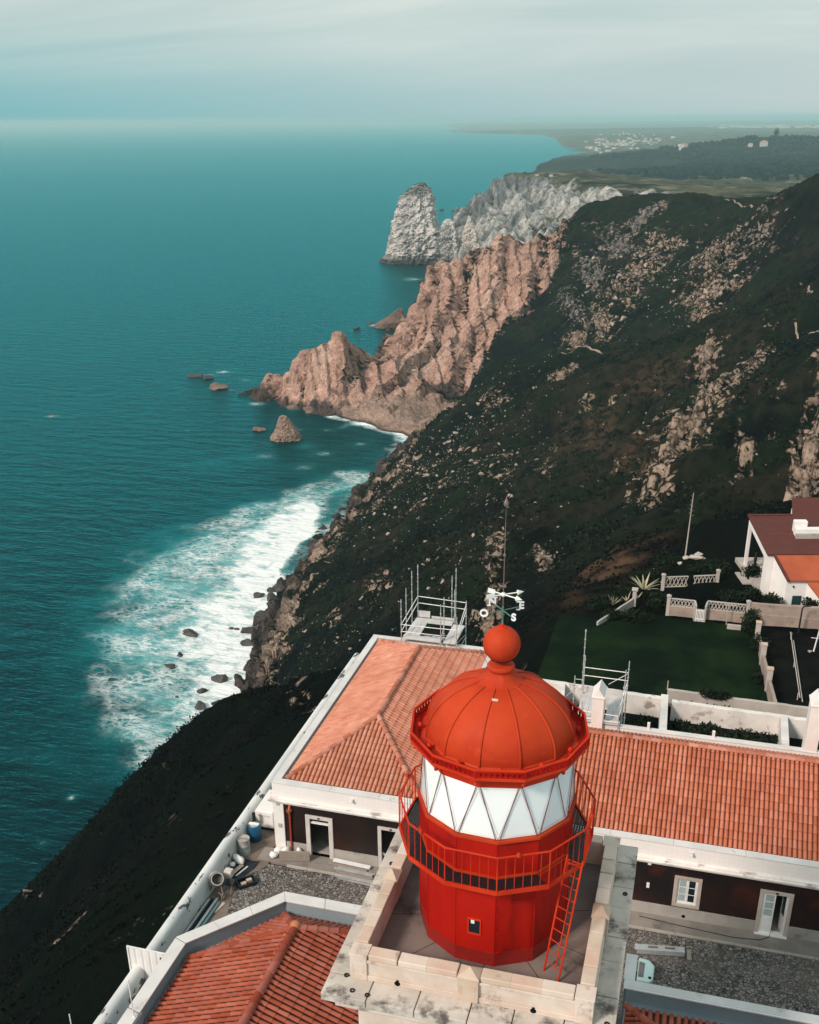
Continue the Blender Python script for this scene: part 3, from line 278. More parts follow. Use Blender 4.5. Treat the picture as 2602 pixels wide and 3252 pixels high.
U_ = np.concatenate([np.linspace(radians(-72), radians(-41), 50, endpoint=False), np.linspace(radians(-41), radians(9), 800, endpoint=False), np.linspace(radians(9), radians(46), 60)])
V_ = np.concatenate([np.linspace(log(8), log(52), 40, endpoint=False), np.linspace(log(52), log(420), 440, endpoint=False), np.linspace(log(420), log(640), 240, endpoint=False), np.linspace(log(640), log(1120), 620, endpoint=False), np.linspace(log(1120), log(3000), 200, endpoint=False), np.linspace(log(3000), log(16000), 150, endpoint=False), np.linspace(log(16000), log(45000), 16)])
def grid_base():
    uc = np.linspace(U_[0], U_[-1], 420); vc = np.linspace(V_[0], V_[-1], 620)
    zc = base_z(np.repeat(uc, len(vc)), np.tile(vc, len(uc))).reshape(len(uc), len(vc))
    iu = np.clip((U_ - uc[0]) / (uc[1] - uc[0]), 0, len(uc) - 1.001); iv = np.clip((V_ - vc[0]) / (vc[1] - vc[0]), 0, len(vc) - 1.001)
    a = iu.astype(int); fa = (iu - a)[:, None]; b = iv.astype(int); fb = (iv - b)[None, :]
    z00 = zc[np.ix_(a, b)]; z10 = zc[np.ix_(a + 1, b)]; z01 = zc[np.ix_(a, b + 1)]; z11 = zc[np.ix_(a + 1, b + 1)]
    return z00 * (1 - fa) * (1 - fb) + z10 * fa * (1 - fb) + z01 * (1 - fa) * fb + z11 * fa * fb
TZ = grid_base()
UU, VV = np.meshgrid(U_, V_, indexing='ij'); RR = np.exp(VV)
_ua = np.interp(RR, [1900, 2300, 2600, 3000, 4200, 5500, 6200, 8000, 11000, 14000, 15500, 17000], np.radians([-18, -12.9, -11.6, -10.7, -9.4, -8.4, -7.75, -8.0, -8.3, -9, -12.2, -13.5]))
TZ = TZ - 90 * (1 - sstep(UU - _ua, radians(-0.35), radians(0.12))) * sstep(RR, 1900, 2300)
TX = RR * np.sin(UU); TY = RR * np.cos(UU)

# where the built plateau keeps the ground flat
def rect_d(x, y, x0, x1, y0, y1):
    return np.hypot(np.maximum(np.maximum(x0 - x, x - x1), 0), np.maximum(np.maximum(y0 - y, y - y1), 0))
flat = np.maximum.reduce([1 - sstep(rect_d(TX, TY, -20.2, 18, -10, 57.5), 0, 3.5), 1 - sstep(rect_d(TX, TY, -8.6, 13, 56, 71), 0, 3), 1 - sstep(rect_d(TX, TY, 1.5, 18, 74.5, 92), 0, 3)])
FZ = np.where(TY < 57.5, 145.2, np.where(TY < 73.6, 144.95, 145.9))
TZ = np.where(TX > -21, TZ * (1 - flat) + FZ * flat, TZ)
near_wall = sstep(rect_d(TX, TY, -21.5, 18, -10, 60), 0, 20)

# the spike on the headland
for (du, dv, hgt, w) in ((-246.5, 706.0, 13, 7), (-238.5, 707.0, 9, 7), (-254, 708.5, 7, 6), (-225, 712, 4, 6), (-212, 716, 5, 5), (-262, 705, 4, 6)):
    TZ += hgt * np.exp(-np.hypot(TX - du, (TY - dv) * 0.8) / w) * np.where(RR < 1000, 1, 0)
# zones of rock
rock = np.zeros(TZ.shape, np.float32); brown = np.zeros(TZ.shape, np.float32); greyw = np.zeros(TZ.shape, np.float32)
for (u0, v0, rx, ry, rv, tl, w, k) in BLOBS:
    sel = (np.abs(UU - u0) < 4 * rx / 2234 + 4 * ry / 2234) & (np.abs(VV - v0) < 4 * rv * max(1, rx / ry))
    a = (UU[sel] - u0) * 2234; b = (VV[sel] - v0) / rv * ry; ct, st = cos(radians(tl)), sin(radians(tl))
    # tilt leans the long axis towards upper right
    p = a * ct - b * st; q = a * st + b * ct
    g = w * np.exp(-((p / rx) ** 2 + (q / ry) ** 2)) ** 0.9
    if k == 2: brown[sel] = np.maximum(brown[sel], g)
    else:
        rock[sel] = np.maximum(rock[sel], g)
        if k == 1: greyw[sel] = np.maximum(greyw[sel], g)
gu = np.interp(VV, [g[1] for g in GULLY], [g[0] for g in GULLY])
wob = fbm(TX / 35, TY / 35, TZ * 0, 3, 31) * 0.012
pink = sstep(gu - UU + wob, 0.0, 0.02) * sstep(RR, 640, 668) * (1 - sstep(RR, 1130, 1190))
slope0 = np.hypot(np.gradient(TZ, U_, axis=0) / RR, np.gradient(TZ, V_, axis=1) / RR)
farcliff = sstep(RR, 1150, 1220) * (1 - sstep(RR, 2900, 3100)) * sstep(slope0 + fbm(TX / 60, TY / 60, TZ / 60, 3, 3) * 0.25, 0.16, 0.34)
farcl2 = sstep(RR, 3900, 4050) * (1 - sstep(RR, 4600, 4800)) * sstep(slope0, 0.16, 0.3) * (1 - sstep(TZ, 60, 75)) * 0.5
coastrock = (1 - sstep(TZ + fbm(TX / 14, TY / 14, TZ / 14, 4, 9) * 22, np.where(RR > 385, 0, 5), np.where(RR > 385, 9, 19))) * (1 - sstep(RR, 640, 700))
rock = np.maximum.reduce([rock, pink * 1.15, farcliff * 1.1, coastrock, farcl2])
rock *= 1 - flat
rock -= 0.16 * (1 - sstep(rock, 0.0, 0.25)) + 0.5 * (1 - sstep(rock, 0.1, 0.4)) * (1 - sstep(RR, 120, 170))
# shape: broad relief, gullies, craggy rock
sc = np.clip(RR / 420, 0.35, 6)
amp = sstep(RR, 60, 130) * near_wall
dz = fbm(TX / (26 * sc), TY / (26 * sc), TZ * 0, 4, 1) * 3.2 * sc * amp
dz += (fbm(TX / (9 * sc), TY / (9 * sc), TZ / (14 * sc), 4, 5, 0.55)) * 1.3 * sc * sstep(RR, 50, 85) * near_wall
dz += sstep(RR, 3000, 4000) * fbm(TX / 90, TY / 90, TZ * 0, 4, 8, 0.6) * 9
dz *= np.where(RR > 1200, 0.5, 1.0)
dz *= 1 - 0.62 * pink
# long leaning ribs on the slopes
rib = fbm((TX * 0.8 - TY * 0.6) / 13 + TZ / 40, (TX * 0.6 + TY * 0.8) / 60, TZ / 60, 4, 12, 0.55, True)
dz += rib * 1.6 * np.clip(sc, 0.4, 2) * amp * (RR < 1150)
gul = fbm(TY / 62 + fbm(TX / 80, TY / 80, TZ * 0, 3, 91) * 0.9 - TX / 260, TX / 210, TZ * 0, 4, 95, 0.5, True)
dz += (gul - 0.35) * 18.0 * sstep(RR, 150, 240) * (1 - 0.8 * sstep(RR, 780, 930)) * (1 - sstep(RR, 640, 690) * pink) * (RR < 1150) * sstep(TZ, 6, 50)
beach0 = sstep(RR, 628, 642) * (1 - sstep(RR, 690, 712)) * sstep(UU, -0.355, -0.335) * (1 - sstep(TZ, 8, 17))
TZ2 = TZ + dz * (1 - flat) * (1 - 0.9 * beach0)
nx = -np.gradient(TZ2, U_, axis=0) / RR; nr = -np.gradient(TZ2, V_, axis=1) / RR
Nx = nx * np.cos(UU) + nr * np.sin(UU); Ny = -nx * np.sin(UU) + nr * np.cos(UU)
nl = np.sqrt(Nx * Nx + Ny * Ny + 1); Nx /= nl; Ny /= nl; Nz = 1 / nl
crs = np.where(pink > 0.3, 1.9, np.where(RR > 1150, 3.6, np.clip(RR / 380, 0.4, 1.2)))
wx_ = fbm(TX / 25, TY / 25, TZ2 / 25, 3, 51) * 9
craggy = fbm((TX + wx_) / (7 * crs), (TY - wx_) / (7 * crs), (TZ2 + 0.35 * TX) / (30 * crs), 5, 21, 0.6, True)
crag2 = fbm((TX + wx_) / (3 * crs) + 7, TY / (3 * crs), (TZ2 + 0.5 * TX) / (8 * crs), 5, 27, 0.62)
rk = sstep(rock, 0.25, 0.75)
def saw(t):
    q = t - np.floor(t); return np.where(q < 0.82, q / 0.82, (1 - q) / 0.18)
s1 = saw((TX * 0.86 + TY * 0.42 + TZ2 * 0.38 + wx_ * 1.1) / (9.5 * crs)); s2 = saw((TX * 0.35 - TY * 0.75 + TZ2 * 0.22 - wx_ * 0.8) / (6.1 * crs)); s3 = saw((TX * 0.5 + TY * 0.3 + TZ2 * 0.9 + wx_ * 0.9) / (4.7 * crs))
wq = fbm(TX / 75, TY / 75, TZ2 / 90, 3, 52) * 7
pk = np.clip(pink * 1.3, 0, 1); fc = np.clip(farcliff, 0, 1)
s1 = np.where(pk > .3, saw((TX * 0.93 - TY * 0.12 + TZ2 * 0.30 + wq * 1.1) / 27), np.where(RR > 1150, saw((TX * 0.6 + TY * 0.15 + TZ2 * 0.75 + wq * 2.0) / 44), s1))
s2 = np.where(pk > .3, saw((TX * 0.86 + TY * 0.18 + TZ2 * 0.22 - wq * 0.9) / 10.5), np.where(RR > 1150, saw((TX * 0.55 - TY * 0.1 + TZ2 * 0.85 + wq * 1.2) / 17), s2))
s0 = saw((TX * 0.95 + TY * 0.1 + TZ2 * 0.42 + wq * 1.5) / 61 + 0.3)
dn = rk * (((craggy - 0.45) * 2.2 + crag2 * 1.3) * np.where((pk > .3) | (RR > 1150), 0.22, 1.0) + (s1 - 0.5) * np.where(pk > .3, 4.4, 3.4) + (s0 - 0.5) * np.where(pk > .3, 4.2, 0.0) + (s2 - 0.5) * 2.0 + (s3 - 0.5) * np.where(pk > .3, 0.25, np.where(RR > 1150, 0.3, 0.9))) * crs + (1 - rk) * crag2 * 0.35 * np.clip(crs, 0.3, 1.5) * sstep(RR, 60, 100) * near_wall
dn *= (1 - 0.92 * beach0) * (1 - 0.45 * sstep(-UU, 0.325, 0.345) * pk)
dn *= np.clip(TZ2 / 4 + 0.6, 0.0, 1) * (1 - flat) * np.where(RR > 3000, 0.4, 1)
PX = TX + Nx * dn; PY = TY + Ny * dn; PZ = TZ2 + Nz * dn

def terr_z(x, y):
    u = atan2(x, y); v = log(hypot(x, y))
    i = int(np.clip(np.searchsorted(U_, u) - 1, 0, len(U_) - 2)); j = int(np.clip(np.searchsorted(V_, v) - 1, 0, len(V_) - 2))
    a = (u - U_[i]) / (U_[i + 1] - U_[i]); b = (v - V_[j]) / (V_[j + 1] - V_[j])
    return float(PZ[i, j] * (1 - a) * (1 - b) + PZ[i + 1, j] * a * (1 - b) + PZ[i, j + 1] * (1 - a) * b + PZ[i + 1, j + 1] * a * b)

def np_mesh(name, co, quads, m, attrs=(), smooth=True):
    me = bpy.data.meshes.new(name); me.vertices.add(len(co)); me.vertices.foreach_set('co', np.asarray(co, np.float32).ravel())
    k = quads.shape[1]; nf = len(quads)
    me.loops.add(nf * k); me.loops.foreach_set('vertex_index', quads.astype(np.int32).ravel())
    me.polygons.add(nf); me.polygons.foreach_set('loop_start', np.arange(0, nf * k, k, dtype=np.int32))
    me.polygons.foreach_set('use_smooth', np.full(nf, smooth))
    for nm, ty, dat in attrs:
        a = me.attributes.new(nm, ty, 'POINT'); a.data.foreach_set('color' if ty == 'FLOAT_COLOR' else 'value', np.asarray(dat, np.float32).ravel())
    me.update(); me.materials.append(m)
    o = bpy.data.objects.new(name, me); COL.objects.link(o); return o
def grid_quads(nu, nv, keep=None):
    idx = np.arange(nu * nv).reshape(nu, nv)
    q = np.stack([idx[:-1, :-1], idx[1:, :-1], idx[1:, 1:], idx[:-1, 1:]], -1).reshape(-1, 4)
    return q if keep is None else q[keep.ravel()[q].any(1)]

cleft = np.clip(0.30 - craggy, 0, 1) * 0.8 + (s1 < 0.14) * 0.30 + (s2 < 0.10) * 0.2  # clefts take the dark scrub colour, painting in the shade of the crevices
rock = rock - rk * cleft - pink * sstep(fbm(TX / 30, TY / 30, TZ2 / 30, 4, 77, 0.6) + (TZ2 - 60) / 160, 0.2, 0.45) * 0.45
# colours of the rock by where it is
rc = np.zeros(TZ.shape + (4,), np.float32); rc[..., 3] = 1
def setc(mask, c):
    for i in range(3): rc[..., i] = rc[..., i] * (1 - mask) + c[i] * mask
setc(np.ones_like(rock), (0.40, 0.31, 0.245))
setc(pink, (0.50, 0.32, 0.255))
setc(np.clip(greyw * 1.5, 0, 1), (0.27, 0.25, 0.235))
gq = sstep(RR, 1090, 1200); setc(gq, (0.54, 0.54, 0.52))
dk = sstep(RR, 1800, 2050); setc(dk, (0.2, 0.215, 0.22))
setc(sstep(fbm(TX / 45, TY / 45, TZ / 45, 3, 44), 0.05, 0.3) * gq * 0.65, (0.22, 0.235, 0.25))
band = fbm((TX * 0.6 + TZ2 * 0.8 + wx_) / 16, (TX * 0.8 - TZ2 * 0.6) / 90, TY / 120, 4, 83, 0.6)
setc(np.clip(sstep(band, 0.02, 0.3) * gq, 0, 1) * 0.75, (0.13, 0.14, 0.15)); setc(sstep(-band, 0.12, 0.35) * gq * 0.8, (0.62, 0.60, 0.56))
bandp = fbm((TX * 0.9 + TZ2 * 0.3 + wx_) / 12, (TX * 0.3 - TZ2 * 0.9) / 70, TY / 90, 4, 85, 0.6)
setc(sstep(bandp, 0.05, 0.35) * pk * 0.4, (0.36, 0.22, 0.18)); setc(sstep(-bandp, 0.12, 0.4) * pk * 0.6, (0.64, 0.46, 0.38))
setc((1 - sstep(TZ + fbm(TX / 6, TY / 6, TZ / 6, 2, 61) * 4, np.where(RR < 400, 4.0, 2.0), np.where(RR < 400, 12.0, 6.0))) * 0.9, (0.05, 0.045, 0.045))
ridge_tone = sstep(gul + fbm(TX / 18, TY / 18, TZ / 18, 3, 33) * 0.5, 0.05, 0.75) * sstep(RR, 120, 200)  # ridge tops coloured lighter than gullies, painting the shading of the folds
beach = beach0; setc(beach * sstep(PZ, 0.4, 1.4), (0.36, 0.26, 0.21)); rock = np.maximum(rock, beach * 1.1)
veg_and_haze = np.zeros(TZ.shape, np.float32)
veg_and_haze = np.clip(sstep(RR, 1250, 1500) * (1 - sstep(RR, 2500, 3000)) + 1.6 * sstep(RR, 5300, 6000), 0, 1.6)          # drier heathland on the far plateau; land beyond paled in colour to look hazed

def ground_material():
    m = bpy.data.materials.new('hillside'); m.use_nodes = True; nt = m.node_tree; N = nt.nodes; L = nt.links; b = N['Principled BSDF']
    b.inputs['Roughness'].default_value = 0.95; b.inputs['Specular IOR Level'].default_value = 0.03
    geo = N.new('ShaderNodeNewGeometry')
    def noise(sc, de=6, ro=0.6, seedv=0.0):
        n = N.new('ShaderNodeTexNoise'); n.inputs['Scale'].default_value = sc; n.inputs['Detail'].default_value = de; n.inputs['Roughness'].default_value = ro
        L.new(geo.outputs['Position'], n.inputs[0]); return n.outputs[0]
    def attr(a, o='Fac'):
        n = N.new('ShaderNodeAttribute'); n.attribute_name = a; return n.outputs[o]
    def ramp(x, a, bb, c=0.0, d=1.0):
        r = N.new('ShaderNodeMapRange'); r.inputs[1].default_value = a; r.inputs[2].default_value = bb; r.inputs[3].default_value = c; r.inputs[4].default_value = d; r.interpolation_type = 'SMOOTHSTEP'; L.new(x, r.inputs[0]); return r.outputs[0]
    def mth(op, a, bb):
        n = N.new('ShaderNodeMath'); n.operation = op
        for i, v in enumerate((a, bb)):
            if isinstance(v, (int, float)): n.inputs[i].default_value = v
            else: L.new(v, n.inputs[i])
        return n.outputs[0]
    def mix(f, a, bb, bl='MIX'):
        x = N.new('ShaderNodeMix'); x.data_type = 'RGBA'; x.blend_type = bl
        for i, v in ((0, f), (6, a), (7, bb)):
            if isinstance(v, float): x.inputs[0].default_value = v
            elif isinstance(v, tuple): x.inputs[i].default_value = (*v, 1)
            else: L.new(v, x.inputs[i])
        return x.outputs[2]
    big = noise(0.035, 6); mid = noise(0.22, 6, 0.65); fine = noise(1.3, 5, 0.65)
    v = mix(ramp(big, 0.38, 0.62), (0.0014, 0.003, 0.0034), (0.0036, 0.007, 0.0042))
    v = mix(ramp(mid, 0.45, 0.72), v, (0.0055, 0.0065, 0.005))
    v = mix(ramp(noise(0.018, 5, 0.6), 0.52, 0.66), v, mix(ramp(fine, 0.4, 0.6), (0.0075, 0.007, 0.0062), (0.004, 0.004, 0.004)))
    v = mix(mth('MULTIPLY', ramp(noise(0.09, 6, 0.7), 0.56, 0.68), ramp(attr('ridge'), -0.2, 0.3)), v, mix(ramp(fine, 0.4, 0.62), (0.006, 0.011, 0.005), (0.020, 0.032, 0.012)))
    v = mix(ramp(fine, 0.5, 0.72), v, (0.0018, 0.003, 0.0034))
    v = mix(mth('MULTIPLY', ramp(attr('ridge'), 0.35, 1.0), ramp(mid, 0.3, 0.6)), v, mix(ramp(noise(0.05, 5, 0.6), 0.42, 0.6), (0.008, 0.0145, 0.0065), (0.019, 0.0165, 0.0115)))
    v = mix(mth('MULTIPLY', attr('dry'), ramp(mid, 0.35, 0.65)), v, (0.10, 0.058, 0.038))
    v = mix(mth('MULTIPLY', attr('heath_haze'), ramp(noise(0.012, 5), 0.35, 0.65)), v, (0.085, 0.080, 0.044))
    v = mix(mth('MULTIPLY', attr('heath_haze'), ramp(noise(0.03, 6), 0.52, 0.64)), v, (0.15, 0.145, 0.11))
    r = mix(ramp(noise(0.16, 8, 0.7), 0.36, 0.66), attr('rcol', 'Color'), (0.62, 0.6, 0.58), 'MULTIPLY')
    r = mix(ramp(noise(0.6, 6, 0.7), 0.52, 0.7), r, mix(1.0, r, (0.42, 0.38, 0.36), 'MULTIPLY'))
    msk = mth('ADD', attr('rock'), mth('MULTIPLY', mth('SUBTRACT', noise(0.33, 8, 0.75), 0.5), 1.9))
    msk = mth('ADD', msk, mth('MULTIPLY', mth('SUBTRACT', noise(0.055, 5, 0.65), 0.5), 1.7))
    def voro(sc, feat):
        mp = N.new('ShaderNodeVectorMath'); mp.operation = 'MULTIPLY_ADD'; nn = N.new('ShaderNodeTexNoise'); nn.inputs['Scale'].default_value = sc * 0.8; nn.inputs['Detail'].default_value = 4; L.new(geo.outputs['Position'], nn.inputs[0])
        L.new(nn.outputs['Color'], mp.inputs[0]); mp.inputs[1].default_value = (1.6 / sc,) * 3; L.new(geo.outputs['Position'], mp.inputs[2])
        vv = N.new('ShaderNodeTexVoronoi'); vv.feature = feat; vv.inputs['Scale'].default_value = sc; L.new(mp.outputs[0], vv.inputs[0]); return vv
    vc = voro(0.26, 'F1'); ve = voro(0.26, 'DISTANCE_TO_EDGE'); cr = N.new('ShaderNodeSeparateColor'); L.new(vc.outputs['Color'], cr.inputs[0])
    msk = mth('ADD', msk, mth('MULTIPLY', mth('SUBTRACT', cr.outputs[0], 0.5), 0.45))
    k = ramp(msk, 0.47, 0.54)
    gap = ramp(ve.outputs['Distance'], 0.02, 0.14)
    k = mth('MULTIPLY', k, mth('MAXIMUM', gap, ramp(attr('rock'), 0.55, 1.0)))
    r = mix(mth('MULTIPLY', ramp(ve.outputs['Distance'], 0.10, 0.0), ramp(attr('rock'), 1.02, 0.8, 0.08, 0.55)), r, mix(1.0, r, (0.22, 0.19, 0.18), 'MULTIPLY'))
    r = mix(mth('MULTIPLY', cr.outputs[1], ramp(attr('rock'), 1.02, 0.8, 0.2, 0.5)), r, mix(1.0, r, (0.62, 0.58, 0.56), 'MULTIPLY'))
    def dot(v3):
        d = N.new('ShaderNodeVectorMath'); d.operation = 'DOT_PRODUCT'; L.new(geo.outputs['Position'], d.inputs[0]); d.inputs[1].default_value = v3; return d.outputs['Value']
    cv = N.new('ShaderNodeCombineXYZ'); L.new(dot((0.10, 0.06, 0.035)), cv.inputs[0]); L.new(dot((-0.004, 0.02, 0.014)), cv.inputs[1]); L.new(dot((0.02, -0.03, 0.0)), cv.inputs[2])
    ns = N.new('ShaderNodeTexNoise'); ns.inputs['Scale'].default_value = 1.7; ns.inputs['Detail'].default_value = 8; ns.inputs['Roughness'].default_value = 0.68; L.new(cv.outputs[0], ns.inputs[0])
    r = mix(mth('MULTIPLY', ramp(ns.outputs[0], 0.53, 0.63), ramp(attr('rock'), 0.85, 1.02)), r, mix(1.0, r, (0.42, 0.39, 0.38), 'MULTIPLY'))
    r = mix(mth('MULTIPLY', ramp(ns.outputs[0], 0.46, 0.36), ramp(attr('rock'), 0.85, 1.02, 0.0, 0.7)), r, mix(1.0, r, (1.35, 1.3, 1.28), 'MULTIPLY'))
    r = mix(ramp(noise(1.1, 7, 0.75), 0.50, 0.66), r, mix(1.0, r, (0.30, 0.27, 0.26), 'MULTIPLY'))
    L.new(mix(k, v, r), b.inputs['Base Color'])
    bp = N.new('ShaderNodeBump'); bp.inputs['Strength'].default_value = 0.9; bp.inputs['Distance'].default_value = 0.9
    h = mth('ADD', mth('MULTIPLY', noise(0.55, 8, 0.68), 1.0), mth('MULTIPLY', k, 0.6)); h = mth('ADD', h, mth('MULTIPLY', mth('MULTIPLY', ve.outputs['Distance'], k), 1.2))
    L.new(h, bp.inputs['Height']); L.new(bp.outputs[0], b.inputs['Normal'])
    return m
_co = np.stack([PX, PY, PZ], -1).reshape(-1, 3)
_keep = PZ > -3.0
hills = np_mesh('hills', _co, grid_quads(len(U_), len(V_), _keep), ground_material(), [('rock', 'FLOAT', rock), ('dry', 'FLOAT', brown), ('heath_haze', 'FLOAT', veg_and_haze), ('ridge', 'FLOAT', ridge_tone), ('rcol', 'FLOAT_COLOR', rc)])
_q = np.empty(len(hills.data.loops), np.int32); hills.data.loops.foreach_get('vertex_index', _q)
_rk = (np.maximum(rk * (RR > 250), 0) > 0.6).ravel()[_q.reshape(-1, 4)[:, 0]]
hills.data.polygons.foreach_set('use_smooth', ~_rk)
tag(hills, 'dark green hillside with pale rock outcrops and sea cliffs', None, kind='structure')

# ------------------------------------------------------------------ sea
def make_sea():
    su = np.linspace(radians(-76), radians(50), 520)
    sv = np.concatenate([np.linspace(log(60), log(150), 30, endpoint=False), np.linspace(log(150), log(1000), 520, endpoint=False), np.linspace(log(1000), log(6000), 160, endpoint=False), np.linspace(log(6000), log(90000), 50)])
    a, v = np.meshgrid(su, sv, indexing='ij'); r = np.exp(v); x = r * np.sin(a); y = r * np.cos(a)
    near = (r < 1600) & (r > 120); xn, yn = x[near], y[near]
    f = np.zeros(x.shape); s = np.zeros(x.shape)
    wx = xn + fbm(xn / 30, yn / 30, xn * 0, 4, 71) * 16; wy = yn + fbm(xn / 30, yn / 30, xn * 0 + 5, 4, 73) * 16
    d1 = poly_sd(wx, wy, FOAM); d2 = poly_sd(wx, wy, CORE); d3 = poly_sd(wx, wy, SURF); d4 = poly_sd(xn + (wx - xn) * 0.3, yn + (wy - yn) * 0.3, GAPW)
    fn = sstep(d1, -8, 12) * 0.42 + sstep(d1, 0, 40) * 0.1
    fn = np.maximum(fn, sstep(d2, -22, 10) * 0.9)
    fn = np.maximum(fn, sstep(d3, -13, 3) * 0.86)
    fn = np.maximum(fn, sstep(poly_sd(xn + (wx - xn) * .45, yn + (wy - yn) * .45, CRESTW), -5, 3) * 1.15)
    fn *= 1 - 0.62 * sstep(d4, -2, 4)
    sn = sstep(d1, -22, 26)
    for wxc, wyc, l, w in WISPS:
        sx = l * hypot(wxc, wyc) / 2234; e = ((xn - wxc) / sx) ** 2 + ((yn - wyc) / (sx * 0.9)) ** 2
        fn = np.maximum(fn, np.exp(-e * 1.1) * 0.21 * w); sn = np.maximum(sn, np.exp(-e * 0.3) * 0.35)
    # a hem of froth where the water meets the rock
    shore = np.interp
    f[near] = fn; s[near] = sn
    m = bpy.data.materials.new('sea'); m.use_nodes = True; nt = m.node_tree; N = nt.nodes; L = nt.links; b = N['Principled BSDF']
    geo = N.new('ShaderNodeNewGeometry')
    def mapped(scx, rot):
        mp = N.new('ShaderNodeMapping'); mp.inputs['Scale'].default_value = scx; mp.inputs['Rotation'].default_value = (0, 0, rot); L.new(geo.outputs['Position'], mp.inputs[0]); return mp.outputs[0]
    def noise(co, sc, de=5, ro=0.6, di=0.0):
        n = N.new('ShaderNodeTexNoise'); n.inputs['Scale'].default_value = sc; n.inputs['Detail'].default_value = de; n.inputs['Roughness'].default_value = ro; n.inputs['Distortion'].default_value = di; L.new(co, n.inputs[0]); return n.outputs[0]
    def ramp(x, a, bb, c=0.0, d=1.0):
        r = N.new('ShaderNodeMapRange'); r.interpolation_type = 'SMOOTHSTEP'
        for i, q in ((0, x), (1, a), (2, bb), (3, c), (4, d)):
            if isinstance(q, (int, float)): r.inputs[i].default_value = q
            else: L.new(q, r.inputs[i])
        return r.outputs[0]
    def mth(op, a, bb=0.0):
        n = N.new('ShaderNodeMath'); n.operation = op
        for i, q in enumerate((a, bb)):
            if isinstance(q, (int, float)): n.inputs[i].default_value = q
            else: L.new(q, n.inputs[i])
        return n.outputs[0]
    def mix(fc, a, bb):
        q = N.new('ShaderNodeMix'); q.data_type = 'RGBA'
        for i, w in ((0, fc), (6, a), (7, bb)):
            if isinstance(w, tuple): q.inputs[i].default_value = (*w, 1)
            elif isinstance(w, float): q.inputs[i].default_value = w
            else: L.new(w, q.inputs[i])
        return q.outputs[2]
    fa = N.new('ShaderNodeAttribute'); fa.attribute_name = 'foam'; sa = N.new('ShaderNodeAttribute'); sa.attribute_name = 'shoal'
    w1 = mapped((1.0, 2.6, 1), 0.22); w2 = mapped((1, 1, 1), 0.0)
    big = noise(w1, 0.011, 6, 0.62); fin = noise(w1, 0.11, 6, 0.62)
    deep = mix(ramp(big, 0.35, 0.68), (0.0001, 0.003, 0.005), (0.0003, 0.013, 0.018))
    deep = mix(ramp(fin, 0.5, 0.75), deep, (0.001, 0.024, 0.031))
    deep = mix(mth('MULTIPLY', sa.outputs['Fac'], ramp(noise(w2, 0.03, 5), 0.25, 0.7)), deep, (0.006, 0.22, 0.23))
    # lacy foam: distorted cell nets of two sizes over a milky turquoise wash
    def net(sc, dist, wid):
        nn = N.new('ShaderNodeTexNoise'); nn.inputs['Scale'].default_value = sc * 0.7; nn.inputs['Detail'].default_value = 5; nn.inputs['Roughness'].default_value = 0.62; L.new(w3, nn.inputs[0])
        mp = N.new('ShaderNodeVectorMath'); mp.operation = 'MULTIPLY_ADD'; L.new(nn.outputs['Color'], mp.inputs[0]); mp.inputs[1].default_value = (dist / sc,) * 3; L.new(w3, mp.inputs[2])
        vv = N.new('ShaderNodeTexVoronoi'); vv.feature = 'DISTANCE_TO_EDGE'; vv.inputs['Scale'].default_value = sc; L.new(mp.outputs[0], vv.inputs[0]); return ramp(vv.outputs['Distance'], wid, 0.0)
    w3 = mapped((1.0, 1.5, 1), 0.5); A = fa.outputs['Fac']
    lace = mth('MAXIMUM', net(0.085, 2.4, 0.16), mth('MULTIPLY', net(0.21, 2.2, 0.2), 0.8))
    lace = mth('MULTIPLY', lace, ramp(noise(w2, 0.05, 6, 0.65), 0.36, 0.62))
    lace = mth('MULTIPLY', lace, ramp(A, 0.06, 0.5))
    wash = mth('MULTIPLY', ramp(A, 0.12, 0.8), ramp(mth('ADD', noise(w3, 0.06, 7, 0.66), mth('MULTIPLY', A, 0.28)), 0.40, 0.82))
    solid = ramp(mth('ADD', A, mth('MULTIPLY', mth('SUBTRACT', noise(w3, 0.11, 8, 0.72), 0.5), 1.9)), 0.42, 0.88)
    deep = mix(wash, deep, (0.22, 0.52, 0.53))
    caps_ = mth('MULTIPLY', ramp(noise(mapped((1.0, 3.2, 1), 0.3), 0.045, 7, 0.7), 0.70, 0.78), ramp(noise(w2, 0.006, 4), 0.5, 0.62))
    fo = mth('MAXIMUM', mth('MAXIMUM', mth('MULTIPLY', lace, 0.85), solid), mth('MULTIPLY', caps_, 0.55))
    N.remove(b); b = N.new('ShaderNodeBsdfDiffuse'); gl = N.new('ShaderNodeBsdfGlossy'); gl.inputs['Color'].default_value = (0.10, 0.80, 0.88, 1); fr = N.new('ShaderNodeFresnel'); fr.inputs['IOR'].default_value = 1.24; ms = N.new('ShaderNodeMixShader'); L.new(b.outputs[0], ms.inputs[1]); L.new(gl.outputs[0], ms.inputs[2]); L.new(ms.outputs[0], N['Material Output'].inputs[0])
    L.new(mix(fo, deep, (0.8, 0.84, 0.84)), b.inputs['Color']); L.new(mth('MULTIPLY', fr.outputs[0], mth('SUBTRACT', 1.0, fo)), ms.inputs[0])
    gl.inputs['Roughness'].default_value = 0.22
    bp = N.new('ShaderNodeBump'); bp.inputs['Strength'].default_value = 0.7; bp.inputs['Distance'].default_value = 2.8
    h = mth('ADD', mth('MULTIPLY', noise(w1, 0.05, 4, 0.55), 1.2), mth('MULTIPLY', noise(w1, 0.24, 5, 0.6), 0.42)); h = mth('ADD', h, mth('MULTIPLY', fo, 0.25))
    L.new(h, bp.inputs['Height']); L.new(bp.outputs[0], b.inputs['Normal']); L.new(bp.outputs[0], gl.inputs['Normal']); L.new(bp.outputs[0], fr.inputs['Normal'])
